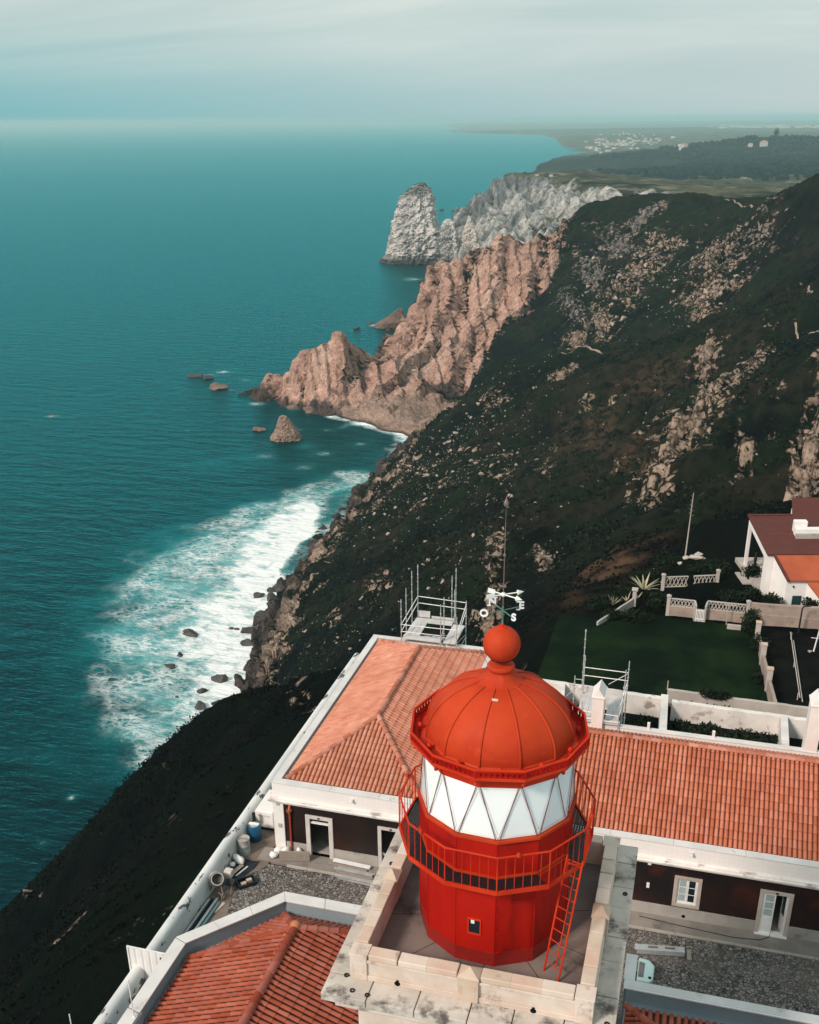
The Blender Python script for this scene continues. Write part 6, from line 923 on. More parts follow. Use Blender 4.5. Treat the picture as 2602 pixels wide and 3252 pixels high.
vs = []; mb = MB(); mb.prism([(-19.68, 30), (-18.5, 30.2), (-18.3, 34), (-18.9, 36.5), (-17.9, 38.0), (-18.15, 39.0), (-18.05, 60), (-19.68, 60)], G - .1, G + .02); o = mb.build('earth_strip', M_earth); tag(o, 'brown trodden earth strip along the boundary wall', kind='structure')

# ------------------------------------------------------------------ the keepers' building
Z = lambda r: 178 + r
KB = wthing('keepers_building', 'long white building with orange tile roofs and dark tiled facade behind the lighthouse', 'building', (-3, 44, G))
yF = 39.3
def wall_open(name, m, parent, x0, x1, y0, y1, z0, z1, ops):
    mb = MB(); xs = x0
    for a, b, c, d in sorted(ops):
        mb.box(xs, a, y0, y1, z0, z1)
        if c > z0: mb.box(a, b, y0, y1, z0, c)
        if d < z1: mb.box(a, b, y0, y1, d, z1)
        xs = b
    mb.box(xs, x1, y0, y1, z0, z1); return mb.build(name, m, parent)
zC, zP = Z(-29.80), Z(-32.08)
D1 = (-16.12, -15.17, G + .02, Z(-30.49)); D2 = (-12.51, -11.55, G + .02, Z(-30.45)); W1 = (1.2, 2.07, Z(-31.83), Z(-30.47)); D3 = (4.83, 5.88, G + .06, Z(-30.47))
D4 = (9.2, 10.15, Z(-31.83), Z(-30.47))
wall_open('facade', M_tilewall, KB, -17.42, 16, yF, yF + .3, zP, zC, [(a, b, max(c, zP), d) for a, b, c, d in (D1, D2, W1, D3, D4)])
wall_open('plinth', M_plinth, KB, -17.42, 16, yF - .04, yF + .3, G - .1, zP - .002, [(D1[0] - .23, D1[1] + .23, G - .1, 999), (D2[0] - .2, D2[1] + .2, G - .1, 999), (D3[0] - .16, D3[1] + .16, G - .1, 999)])
mb = MB(); mb.box(-17.97, -17.43, yF - .09, yF + .31, G - .1, zC); mb.box(-17.96, -17.6, yF + .312, 55.8, G - 2.5, zC); mb.build('corner_pier', M_white, KB, bevel=.01)
mb = MB()   # body behind
mb.box(-17.58, -10.7, yF + 3.2, 55.5, G - 2.5, Z(-29.2)); mb.box(-17.58, 16, yF + 3.2, 48.3, G - .5, Z(-29.21)); mb.box(-10.69, 16, 46.0, 48.55, G - 2.0, Z(-29.0)); mb.build('wall', M_white, KB)
mb = MB()   # dim rooms behind the openings
mb.box(-17.4, 15.9, yF + .3, yF + 3.2, Z(-29.6), Z(-29.5)); mb.box(-17.4, 15.9, yF + .3, yF + 3.2, G - .05, G + .02); mb.build('interior', M_plinth, KB)
# cornice and parapet
mb = MB(); mb.box(-18.12, 16, yF - .17, yF + .3, zC, zC + .1); mb.box(-18.2, 16, yF - .25, yF + .3, zC + .1, zC + .2); mb.box(-18.12, 16, yF - .14, yF + .3, zC + .2, zC + .27); mb.box(-18.2, -17.97, yF + .3, 55.9, zC + .1, zC + .2); mb.build('cornice', M_corn, KB, bevel=.02)
zPt = Z(-28.70)
mb = MB(); mb.box(-17.98, 16, yF - .02, yF + .33, zC + .27, zPt - .05); mb.build('parapet', M_facade, KB)
mb = MB(); mb.box(-17.98, -17.63, yF + .33, 55.48, zC + .2, zPt - .05); mb.box(-17.98, -10.3, 55.48, 55.82, zC - 2, zPt - .05); mb.box(-10.65, -10.3, 48.75, 55.48, zC - 2, zPt - .05); mb.box(-10.3, 16, 48.42, 48.75, zC - 2, Z(-28.66)); mb.build('side_parapet', M_white, KB)
mb = MB(); x = -18.0
while x < 16:
    w = random.uniform(2.2, 3.2); mb.box(x, min(16, x + w) - .008, yF - .05, yF + .36, zPt - .05, zPt + random.uniform(-.004, .004), random.random()); x += w
y = yF + .37
while y < 55.4:
    w = random.uniform(2.2, 3.2); mb.box(-18.0, -17.61, y, min(55.46, y + w) - .008, zPt - .05, zPt, random.random()); y += w
mb.box(-18.0, -10.28, 55.47, 55.84, zPt - .05, zPt); mb.box(-10.67, -10.28, 48.77, 55.46, zPt - .05, zPt); mb.box(-10.66, 16, 48.40, 48.77, Z(-28.66), Z(-28.60)); mb.build('coping', M_coptop, KB, bevel=.012)
mb = MB(); mb.box(-17.63, -10.65, yF + .33, 55.48, Z(-29.2), Z(-29.02)); mb.box(-10.65, 16, yF + .33, 48.42, Z(-29.2), Z(-29.02)); mb.build('gutter', M_gutter, KB)
# roofs
e = Z(-28.80); ap0 = Vector((-14.05, 44.0, Z(-27.2))); ap1 = Vector((-14.05, 52.0, Z(-27.22)))
a, b, c, d = Vector((-17.42, 39.75, e)), Vector((-10.72, 39.75, e)), Vector((-10.72, 55.2, e)), Vector((-17.42, 55.2, e))
def roofface(name, m, parent, corners, eave, pitch=.22, course=.40, sd=0, fat=.39):
    p, q = Vector(eave[0]), Vector(eave[1]); U = (q - p).normalized(); cc = sum((Vector(x) for x in corners), Vector()) / len(corners); w = cc - p; V = (w - U * w.dot(U)).normalized()
    poly = [((Vector(x) - p).dot(U), (Vector(x) - p).dot(V)) for x in corners]
    return tiles(name, m, parent, p, U, V, poly, pitch, course, sd, fat)
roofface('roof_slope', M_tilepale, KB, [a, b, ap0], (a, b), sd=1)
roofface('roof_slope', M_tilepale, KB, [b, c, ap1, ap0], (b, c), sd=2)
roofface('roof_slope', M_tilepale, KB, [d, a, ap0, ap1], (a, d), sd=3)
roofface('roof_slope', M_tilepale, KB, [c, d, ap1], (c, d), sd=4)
up = Vector((0, 0, .06))
for p, q in ((a, ap0), (b, ap0), (ap0, ap1), (d, ap1), (c, ap1)): caps('ridge_cap', M_ridge, KB, p + up, q + up)
rz = Z(-26.5)
m0, m1, m2_, m3 = Vector((-9.6, 39.75, e)), Vector((16, 39.75, e)), Vector((16, 44.0, rz)), Vector((-9.6, 44.0, rz)); k0, k1 = Vector((16, 48.28, e - .03)), Vector((-9.6, 48.28, e - .03))
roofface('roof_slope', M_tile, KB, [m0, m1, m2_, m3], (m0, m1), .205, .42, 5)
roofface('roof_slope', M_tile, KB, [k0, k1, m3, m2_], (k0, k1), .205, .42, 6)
caps('ridge_cap', M_ridge, KB, m3 + up, m2_ + up, .12)
mb = MB(); mb.add([(-9.7, 39.75, e - .3), (-9.7, 48.28, e - .3), (-9.7, 44.0, rz - .03)], [(0, 1, 2)]); mb.add([(-9.9, 39.75, e - .3), (-9.9, 48.28, e - .3), (-9.9, 44.0, rz - .03)], [(0, 1, 2)]); mb.build('gable', M_white, KB)
# surrounds
def surround(op, w, m, sill=False, name='surround', extra=0):
    x0, x1, z0, z1 = op; mb = MB(); y0, y1 = yF - .07, yF + .1
    zb = z0 - (w if sill else .08)
    mb.box(x0 - w, x0, y0, y1, zb, z1); mb.box(x1, x1 + w, y0, y1, zb, z1); mb.box(x0 - w, x1 + w, y0 - .003, y1, z1 + .001, z1 + w * .85)
    if sill: mb.box(x0 + .001, x1 - .001, y0 - .004, y1, zb, z0)
    return mb
s1 = surround(D1, .22, M_frame).build('door', M_frame, KB, bevel=.012)
MB().box(D1[0] + .002, D1[1] - .002, yF + .02, yF + .1, D1[3] - .32, D1[3] - .22).build('transom', M_white, s1)
s2 = surround(D2, .18, M_frame).build('door', M_frame, KB, bevel=.012)
MB().obox((-12.15, yF + .2, G + .45), Vector((.4, .15, -.38)), Vector((.01, -.02, 0)), Vector((.05, .0, .06))).build('loose_board', M_whitemetal, s2)
for s, op in ((s1, D1), (s2, D2)):
    MB().box((op[0] + op[1]) / 2 - .06, (op[0] + op[1]) / 2 + .06, yF - .085, yF - .06, op[3] + .05, op[3] + .13).build('number_plate', M_void, s)
def casement(parent, x0, x1, z0, z1, y, panes, low=0, dark=False):
    fr = MB(); t = .055
    fr.box(x0, x0 + t, y, y + .05, z0, z1); fr.box(x1 - t, x1, y, y + .05, z0, z1); fr.box(x0 + t, x1 - t, y + .001, y + .05, z1 - t, z1); fr.box(x0 + t, x1 - t, y + .001, y + .05, z0, z0 + t + low)
    zz0, zz1 = z0 + t + low, z1 - t
    for k in range(1, panes): zz = zz0 + (zz1 - zz0) * k / panes; fr.box(x0 + t, x1 - t, y + .004, y + .045, zz - .014, zz + .014)
    if low: fr.box(x0 + t + .05, x1 - t - .05, y - .008, y, z0 + .12, zz0 - .08)
    f = fr.build('leaf', M_whitemetal, parent, bevel=.006)
    MB().box(x0 + t, x1 - t, y + .02, y + .03, zz0, zz1).build('glass', M_glassdark if dark else M_curtain, parent)
    return f
M_curtain = mat('curtained_glass', (0.40, 0.47, 0.47), (0.30, 0.38, 0.38), 2.0, rough=0.12, spec=0.6)
for W in (W1, D4):
    w = surround(W, .16, M_frame2, True).build('window', M_frame2, KB, bevel=.012)
    fo = MB(); fo.box(W[0], W[0] + .05, yF, yF + .12, W[2], W[3]); fo.box(W[1] - .05, W[1], yF, yF + .12, W[2], W[3]); fo.box(W[0] + .05, W[1] - .05, yF, yF + .12, W[3] - .05, W[3]); fo.box(W[0] + .05, W[1] - .05, yF, yF + .12, W[2], W[2] + .05); fo.build('frame', M_whitemetal, w)
    xm = (W[0] + W[1]) / 2
    casement(w, W[0] + .05, xm - .002, W[2] + .05, W[3] - .05, yF + .03, 3); casement(w, xm + .002, W[1] - .05, W[2] + .05, W[3] - .05, yF + .03, 3, dark=True)
d3 = surround(D3, .17, M_frame2).build('door', M_frame2, KB, bevel=.012)
fo = MB(); fo.box(D3[0], D3[0] + .05, yF - .02, yF + .12, D3[2], D3[3]); fo.box(D3[1] - .05, D3[1], yF - .02, yF + .12, D3[2], D3[3]); fo.box(D3[0] + .05, D3[1] - .05, yF - .02, yF + .12, D3[3] - .05, D3[3]); fo.box(D3[0] - .16, D3[1] + .16, yF - .2, yF + .2, G + .0, G + .06); fo.build('frame', M_whitemetal, d3)
casement(d3, D3[0] + .05, 5.345, D3[2], D3[3] - .05, yF, 3, low=.85)
lf = MB(); hx, hy = D3[1] - .05, yF + .06; dd = Vector((-.28, .92, 0)).normalized(); nn = Vector((dd.y, -dd.x, 0)); cz = (D3[2] + D3[3]) / 2
hh = (D3[3] - D3[2]) / 2 - .03
lf.obox(Vector((hx, hy, cz)) + dd * .035, dd * .035, nn * .02, Vector((0, 0, hh))); lf.obox(Vector((hx, hy, cz)) + dd * .45, dd * .035, nn * .02, Vector((0, 0, hh))); lf.obox(Vector((hx, hy, D3[2] + .45)) + dd * .24, dd * .17, nn * .018, Vector((0, 0, .42)))
lf.obox(Vector((hx, hy, D3[3] - .1)) + dd * .24, dd * .17, nn * .018, Vector((0, 0, .05))); lf.build('open_leaf', M_whitemetal, d3)
MB().obox(Vector((hx, hy, cz + .3)) + dd * .24, dd * .17, nn * .006, Vector((0, 0, .58))).build('glass', mat('teal_glass', (0.02, 0.06, 0.065), rough=0.05, spec=0.6), d3)
MB().obox(Vector((hx, hy, cz)) + dd * .42 + nn * -.05, dd * .05, nn * .012, Vector((0, 0, .015))).build('handle', M_whitemetal, d3)
MB().box(5.3, 5.42, yF - .085, yF - .06, D3[3] + .04, D3[3] + .11).build('number_plate', M_void, d3)
# pipe, lamps, boxes
pp = MB(); pp.tube((-17.12, yF - .09, G + .25), (-17.12, yF - .09, Z(-30.3)), .05, 10); pp.tube((-17.12, yF - .09, Z(-30.62)), (-17.12, yF - .09, Z(-30.56)), .065, 10); pip = pp.build('downpipe', mat('red_pipe', (0.42, 0.05, 0.028), (0.34, 0.04, 0.025), 2, rough=0.5), KB, smooth=radians(40))
hp = MB(); hp.lathe([(.05, -.1), (.07, 0), (.13, .06), (.14, .14), (.11, .14), (.10, .06)], (-17.12, yF - .14, Z(-30.25)), 12); hp.tube((-17.12, yF - .12, Z(-30.15)), (-17.12, yF + .0, Z(-29.9)), .07, 10); hp.build('hopper', M_tilepale, pip, smooth=radians(40))
for x in (-13.92, 1.63, 8.4):
    lm = MB(); lm.box(x - .07, x + .07, yF - .1, yF - .02, Z(-29.03), Z(-28.97)); lm.lathe([(.10, 0), (.07, .05), (.02, .09)], (x, yF - .13, Z(-29.06)), 10); lm.build('wall_lamp', M_coptop, KB)
MB().box(-.17, -.02, yF - .08, yF, Z(-29.97), Z(-29.85)).build('utility_box', M_white, KB, bevel=.008); MB().box(-.13, -.0, yF - .09, yF, Z(-31.22), Z(-30.98)).build('utility_box', M_facade, KB, bevel=.008)
MB().box(-17.78, -17.6, yF - .105, yF - .088, Z(-29.98), Z(-29.84)).build('utility_box', M_plinth, KB); MB().box(-17.74, -17.56, yF - .125, yF - .088, Z(-31.25), Z(-31.02)).build('utility_box', M_plinth, KB)
mb = MB(); mb.lathe([(.08, 0), (.08, .03)], (0, 0, 0), 12); o = mb.build('vent_hole', M_void, KB); o.matrix_local = Matrix.Translation(Vector((1.61, yF - .03, Z(-32.5))) - KB.location) @ Matrix.Rotation(pi / 2, 4, 'X')
# chimneys
def chimney(x0, x1, y0, y1, z0, z1):
    mb = MB(); mb.box(x0, x1, y0, y1, z0, z1); mb.build('chimney', M_white, KB, bevel=.015)
    xm, ym = (x0 + x1) / 2, (y0 + y1) / 2; h = .5
    mb = MB(); mb.box(x0 - .05, x1 + .05, y0 - .05, y1 + .05, z1, z1 + .06)
    a = [(x0 - .02, y0 - .02, z1 + .06), (x1 + .02, y0 - .02, z1 + .06), (x1 + .02, y1 + .02, z1 + .06), (x0 - .02, y1 + .02, z1 + .06), (x0 + .02, ym, z1 + h), (x1 - .02, ym, z1 + h)]
    a2 = [(xm, y0 + .02, z1 + h), (xm, y1 - .02, z1 + h)]
    mb.add(a[:4] + a2, [(0, 1, 4), (2, 3, 5), (1, 2, 5, 4), (3, 0, 4, 5), (0, 3, 2, 1)]); return mb.build('chimney_cap', M_white, KB)
chimney(-3.83, -3.24, 48.2, 49.4, Z(-29.3), Z(-26.95)); chimney(6.68, 7.28, 48.45, 49.5, Z(-29.2), Z(-26.05))

# ------------------------------------------------------------------ front wings beside the tower
FW = wthing('corner_wing', 'low wing with dark orange tiles sunk behind a blue grey parapet, left of the tower', 'building', (-13, 27, G))
zt = Z(-29.0)
outer = [(-17.62, 10.0), (-17.62, 28.65), (-14.52, 32.25), (-7.4, 32.25)]; inner = [(-17.2, 10.0), (-17.2, 28.5), (-14.34, 31.82), (-7.4, 31.82)]
mb = MB()
for i in range(3): mb.prism([outer[i], outer[i + 1], inner[i + 1], inner[i]], G - .1, zt - .06)
mb.build('parapet', M_bluewall, FW)
mb = MB(); o2 = [(-17.68, 10.0), (-17.68, 28.68), (-14.55, 32.31), (-7.4, 32.31)]; i2 = [(-17.15, 10.0), (-17.15, 28.48), (-14.31, 31.76), (-7.4, 31.76)]
for i in range(3):
    n = [5, 3, 4][i]
    for k in range(n):
        a0, a1 = k / n, (k + 1) / n - .003; L_ = lambda p, q, t: (p[0] + (q[0] - p[0]) * t, p[1] + (q[1] - p[1]) * t)
        mb.add([(*L_(o2[i], o2[i + 1], a0), zt - .06), (*L_(o2[i], o2[i + 1], a1), zt - .06), (*L_(i2[i], i2[i + 1], a1), zt - .06), (*L_(i2[i], i2[i + 1], a0), zt - .06), (*L_(o2[i], o2[i + 1], a0), zt), (*L_(o2[i], o2[i + 1], a1), zt), (*L_(i2[i], i2[i + 1], a1), zt), (*L_(i2[i], i2[i + 1], a0), zt)],
               [(0, 1, 2, 3), (4, 5, 6, 7), (0, 1, 5, 4), (1, 2, 6, 5), (2, 3, 7, 6), (3, 0, 4, 7)], random.random())
mb.build('coping', M_coptop, FW, bevel=.01)
zg = Z(-29.75)
MB().prism([(-17.2, 10), (-17.2, 28.5), (-14.34, 31.82), (-7.4, 31.82), (-7.4, 10)], zg - .3, zg).build('gutter', M_bluewall, FW)
ez = Z(-29.6); A_, B_, C_, D_ = Vector((-17.02, 28.25, ez)), Vector((-14.3, 31.6, ez)), Vector((-8.55, 31.6, ez)), Vector((-8.55, 10, ez)); E_ = Vector((-17.02, 10, ez)); P_ = Vector((-12.84, 29.2, Z(-27.9))); Q_ = Vector((-12.84, 10, Z(-27.9)))
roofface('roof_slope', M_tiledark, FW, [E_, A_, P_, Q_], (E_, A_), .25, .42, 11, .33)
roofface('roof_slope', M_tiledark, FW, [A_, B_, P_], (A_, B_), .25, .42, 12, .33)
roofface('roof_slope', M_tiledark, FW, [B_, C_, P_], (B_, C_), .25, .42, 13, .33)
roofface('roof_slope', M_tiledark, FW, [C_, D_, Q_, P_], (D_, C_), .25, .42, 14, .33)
caps('ridge_cap', M_ridgered, FW, Q_ + up, P_ + up, .16, .5)
for p in (A_, B_, C_): caps('ridge_cap', M_ridgered, FW, p + up, P_ + up, .13, .42)
mb = MB(); mb.lathe([(.2, -.05), (.21, .1), (.17, .2), (.1, .26), (0, .27)], P_ + Vector((0, .05, .0)), 12); mb.build('hip_joint_cap', M_tilepale, FW, smooth=radians(40))
MB().box(-17.35, -17.1, 23.9, 24.9, zg, Z(-29.06)).build('gutter_box', M_bluewall, FW, bevel=.02)

RW = wthing('flanking_wing', 'low wing with orange tiles sunk behind a grey parapet, right of the tower', 'building', (5, 26, G))
mb = MB(); mb.box(-.42, 16, 30.66, 31.0, G - .1, zt - .06); mb.box(-.50, -.2, 31.0, 32.4, G - .1, zt - .06); mb.build('parapet', M_bluewall, RW)
mb = MB(); mb.box(-.52, 16, 30.60, 30.98, zt - .06, zt + .001); mb.box(-.56, -.14, 30.98, 32.36, zt - .06, zt); mb.build('coping', M_coptop, RW, bevel=.02)
MB().box(-.52, 16, 30.55, 30.6, zt - .08, zt - .02).build('flashing', M_whitemetal, RW)
MB().box(-.5, -.2, 32.37, 32.75, G, zt - .1).build('pier', mat('rusty_stone', (0.26, 0.16, 0.12), (0.2, 0.13, 0.1), 2, rough=0.9), RW)
MB().box(-.42, 16, 10, 30.66, zg - .3, zg).build('gutter', M_bluewall, RW)
r0, r1, r2, r3 = Vector((-.35, 30.2, ez)), Vector((16, 30.2, ez)), Vector((16, 24.5, Z(-27.9))), Vector((5.3, 24.5, Z(-27.9)))
r4, r5 = Vector((-.35, 19, ez)), Vector((5.3, 24.0, Z(-27.9)))
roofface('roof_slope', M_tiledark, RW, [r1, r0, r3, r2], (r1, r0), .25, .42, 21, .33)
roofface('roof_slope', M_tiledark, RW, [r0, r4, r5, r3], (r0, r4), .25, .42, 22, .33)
caps('ridge_cap', M_ridgered, RW, r0 + up, r3 + up, .14, .42)
# ------------------------------------------------------------------ boundary wall
M_oldwall = mat('peeling_whitewash', (0.66, 0.67, 0.66), (0.55, 0.57, 0.57), 0.9, rough=0.85, bump=0.3, bscale=6, stain=(0.10, 0.095, 0.09), sscale=1.1, sthr=(0.575, 0.60), stretch=(1.4, 0.6, 1))
BW = wthing('boundary_wall', 'long white rounded boundary wall with peeling paint above the dark seaward slope', 'wall', (-19.95, 34, G))
mb = MB(); prof = [(-.27, -2.6)] + [(-.27 * cos(t), .92 + .27 * sin(t)) for t in [pi * i / 8 for i in range(9)]] + [(.27, -.1)]
ys = [8 + 2.1 * i for i in range(25)]; vs = []; fs = []; n = len(prof)
for y in ys:
    wob = random.uniform(-.012, .012)
    for a, z in prof: vs.append((-19.96 + a + wob, y, G + z + wob))
for j in range(len(ys) - 1):
    for i in range(n - 1): fs.append((j * n + i, j * n + i + 1, (j + 1) * n + i + 1, (j + 1) * n + i))
fs += [tuple(range(n)), tuple(reversed(range((len(ys) - 1) * n, len(ys) * n)))]
mb.add(vs, fs); mb.build('wall', M_oldwall, BW, smooth=radians(40))
mb = MB(); mb.box(-20.23, -17.98, ys[-1] - .3, ys[-1] + .15, G - 2.6, G + 1.0); mb.build('end_wall', M_oldwall, BW, bevel=.03)

# ------------------------------------------------------------------ things in the courtyard
M_wood = mat('grey_wood', (0.25, 0.21, 0.18), (0.33, 0.28, 0.24), 3, rough=0.9, bump=0.3, stretch=(1, 6, 6))
M_steel = mat('galvanised_steel', (0.52, 0.55, 0.56), (0.42, 0.45, 0.46), 2, rough=0.45, metal=0.3)
M_bluepl = mat('blue_plastic', (0.012, 0.10, 0.20), (0.008, 0.07, 0.15), 2, rough=0.4)
M_tarp = mat('black_tarp', (0.008, 0.014, 0.02), (0.014, 0.022, 0.03), 3, rough=0.35, bump=0.5, bscale=5)
M_sack = mat('white_sack', (0.78, 0.77, 0.75), (0.70, 0.69, 0.67), 4, rough=0.8, bump=0.4, bscale=10)
M_rust = mat('dusty_iron', (0.22, 0.18, 0.15), (0.15, 0.12, 0.10), 5, rough=0.8, bump=0.2)
g0 = G + .02
# generator
ge = wthing('generator', 'white boxy generator with vents on its side, beside the boundary wall', 'generator', (-19.05, 41.6, g0))
mb = MB(); mb.box(-19.6, -18.62, 40.55, 42.5, g0 + .16, g0 + 1.14); mb.build('body', M_white, ge, bevel=.05)
mb = MB(); mb.box(-19.55, -18.68, 40.6, 42.45, g0, g0 + .15); mb.build('skid', M_dark, ge)
mb = MB(); mb.box(-18.622, -18.605, 40.95, 41.4, g0 + .45, g0 + .95); mb.build('control_panel', M_dark, ge)
for y0, y1, z0, z1 in ((40.65, 40.85, .25, .4), (41.5, 42.4, .3, 1.0), (40.95, 41.4, .25, .38)): MB().box(-18.622, -18.61, y0, y1, g0 + z0, g0 + z1).build('vent', M_steel if y0 > 41.45 else M_dark, ge)
MB().lathe([(.04, 0), (.035, .14), (0, .15)], (-19.1, 41.7, g0 + 1.14), 10).build('exhaust', M_dark, ge)
MB().box(-19.45, -18.8, 40.53, 40.55, g0 + .85, g0 + .95).build('marking', M_coptop, ge)
gb = wthing('crate', 'green crate standing behind the white generator', 'crate', (-18.95, 43.0, g0)); mb = MB(); mb.box(-19.4, -18.5, 42.62, 43.35, g0, g0 + .95); mb.build('body', mat('green_plastic', (0.03, 0.13, 0.05), rough=0.5), gb, bevel=.03); mb = MB(); mb.ring(.30, .36, g0 + .95, g0 + 1.0, (-18.95, 42.98, 0), 4, pi / 4); mb.build('rim', mat('green_plastic2', (0.05, 0.2, 0.08), rough=0.5), gb)
# barrels
bb = wthing('barrel', 'blue plastic barrel with a white board across its top', 'barrel', (-19.3, 39.75, g0))
MB().lathe([(.29, 0), (.32, .05), (.325, .35), (.335, .38), (.325, .41), (.32, .75), (.28, .86), (.25, .9), (.25, .86)], (-19.3, 39.75, g0), 24).build('body', M_bluepl, bb, smooth=radians(40))
MB().box(-19.58, -19.06, 39.68, 39.86, g0 + .9, g0 + .93).build('board', M_whitemetal, bb); MB().lathe([(.24, 0), (.245, .01)], (-19.3, 39.75, g0 + .87), 20).build('lid', mat('milky_plastic', (0.35, 0.42, 0.43), rough=0.5), bb)
MB().obox((-19.5, 40.2, g0 + 1.0), Vector((.07, 0, 0)), Vector((0, .05, 0)), Vector((0, 0, .25))).build('hose_neck', M_dark, bb)
db = wthing('barrel', 'dirty grey steel drum with a faded green band, beside the wall', 'barrel', (-19.38, 38.6, g0))
MB().lathe([(.29, 0), (.29, .28), (.305, .3), (.29, .32)], (-19.38, 38.6, g0), 24).build('lower_body', mat('drum_grey', (0.42, 0.42, 0.40), (0.30, 0.29, 0.27), 3, rough=0.7, bump=.2), db, smooth=radians(30))
MB().lathe([(.293, .32), (.293, .52)], (-19.38, 38.6, g0), 24).build('band', mat('drum_green', (0.16, 0.29, 0.27), (0.25, 0.31, 0.29), 4, rough=0.7), db, smooth=radians(30))
MB().lathe([(.29, .52), (.305, .54), (.29, .56), (.29, .86), (.305, .88), (.28, .89), (.27, .84), (.0, .84)], (-19.38, 38.6, g0), 24).build('upper_body', MATS['drum_grey'], db, smooth=radians(30))
MB().box(-19.64, -19.12, 38.55, 38.62, g0 + .875, g0 + .90).build('bar', M_wood, db)
# tarpaulin with things on it
ta = wthing('tarpaulin', 'black tarpaulin spread on the ground beside the boundary wall', 'tarpaulin', (-19.2, 37.2, g0))
q = [(-19.62, 36.2), (-19.1, 36.25), (-18.75, 36.6), (-18.35, 38.1), (-18.9, 38.15), (-19.6, 38.05)]; mb = MB(); nx_, ny_ = 14, 18; vs = []; fs = []
for j in range(ny_ + 1):
    for i in range(nx_ + 1):
        u, v = i / nx_, j / ny_; xl = -19.64 + .02 * sin(9 * v); xr = -18.75 + .42 * v ** 1.2 + .04 * sin(11 * v)
        x, y = xl + (xr - xl) * u, 36.1 + 2.05 * v + .05 * sin(7 * u)
        edge = min(u, 1 - u, v, 1 - v) * 8; vs.append((x, y, g0 + .012 + min(1, edge) * (.05 + .05 * sin(x * 9 + y * 5) * cos(y * 7)) + max(0, .25 - u) * .5))
for j in range(ny_):
    for i in range(nx_): k = j * (nx_ + 1) + i; fs.append((k, k + 1, k + nx_ + 2, k + nx_ + 1))
mb.add(vs, fs); mb.build('sheet', M_tarp, ta, smooth=True)
def lumpy(name, m, parent, c, s, seed, faceted=False, sub=3, rough=.18):
    bm = bmesh.new(); bmesh.ops.create_icosphere(bm, subdivisions=sub, radius=1); rnd = np.random.default_rng(seed)
    P = np.array([v.co[:] for v in bm.verts])
    if faceted:
        for k in range(9):
            nrm = rnd.normal(size=3); nrm /= np.linalg.norm(nrm); dd = rnd.uniform(.45, .85); h = P @ nrm; P -= np.outer(np.maximum(0, h - dd), nrm)
    o3 = rnd.uniform(0, 90, 3)
    nn = fbm(P[:, 0] * 1.4 + o3[0], P[:, 1] * 1.4 + o3[1], P[:, 2] * 1.4 + o3[2], 3, seed % 50)
    P = P * (1 + rough * nn[:, None]) * np.array(s)
    for v, p in zip(bm.verts, P): v.co = p
    me = bpy.data.meshes.new(name); bm.to_mesh(me); bm.free(); me.materials.append(m)
    if not faceted: me.polygons.foreach_set('use_smooth', [True] * len(me.polygons))
    else:
        me.polygons.foreach_set('use_smooth', [True] * len(me.polygons)); me.set_sharp_from_angle(angle=radians(28))
    o = bpy.data.objects.new(name, me); COL.objects.link(o); o.parent = parent
    o.location = Vector(c) - (Vector(parent.location) if parent is not None and parent.get('_world') else Vector((0, 0, 0)))
    return o
cl_ = lumpy('cloth', M_sack, None, (-19.3, 37.75, g0 + .25), (.36, .17, .2), 3, rough=.35); cl_.rotation_euler = (0, .2, -.4); tag(cl_, 'crumpled white cloth lying on the black tarpaulin', 'cloth')
for nm, p, d, l, w, m, lb in (('plank', (-19.15, 37.15, .13), (.25, .9), .42, .11, M_wood, 'short grey plank on the black tarpaulin under the white cloth'), ('batten', (-18.86, 37.1, .13), (.28, .9), .42, .04, M_frame, 'thin pale batten on the black tarpaulin, beside the short grey plank'), ('batten', (-19.58, 36.8, .22), (.1, .9), .36, .04, M_coping, 'pale batten between the black tarpaulin and the boundary wall')):
    d = Vector((*d, 0)).normalized(); mb = MB(); mb.obox(Vector((p[0], p[1], g0 + p[2])), d * l, Vector((-d.y, d.x, 0)) * w, Vector((0, 0, .02))); tag(mb.build(nm, m), lb, 'plank')
o = lumpy('sack', M_sack, None, (-19.45, 37.35, g0 + .22), (.14, .16, .1), 21, rough=.2); tag(o, 'small white sack at the wall edge of the black tarpaulin', 'sack')
# cement mixer
cm = wthing('cement_mixer', 'dusty cement mixer with its dark drum mouth tilted up, beside the wall', 'cement mixer', (-19.35, 35.5, g0))
ax = Vector((.45, -.55, .55)).normalized(); c0 = Vector((-19.42, 35.55, g0 + .75)); qx = ax.to_track_quat('Z', 'Y').to_matrix().to_4x4()
def oriented(mb, mtx):
    mb.v = [tuple(mtx @ Vector(p)) for p in mb.v]; return mb
mx_ = Matrix.Translation(c0) @ qx
oriented(MB().lathe([(0, -.34), (.22, -.33), (.33, -.2), (.36, 0), (.33, .14)], (0, 0, 0), 24), mx_).build('drum', mat('dusty_white', (0.62, 0.59, 0.56), (0.48, 0.45, 0.42), 4, rough=.8, bump=.2), cm, smooth=radians(40))
oriented(MB().lathe([(.33, .14), (.30, .26), (.27, .34), (.26, .30), (.30, .05), (.2, -.2), (0, -.25)], (0, 0, 0), 24), mx_).build('drum_mouth', mat('drum_inside', (0.055, 0.045, 0.04), (0.10, 0.085, 0.075), 4, rough=.8), cm, smooth=radians(40))
oriented(MB().ring(.255, .30, .32, .36, (0, 0, 0), 24), mx_).build('rim', MATS['drum_grey'], cm, smooth=radians(40))
fr = MB()
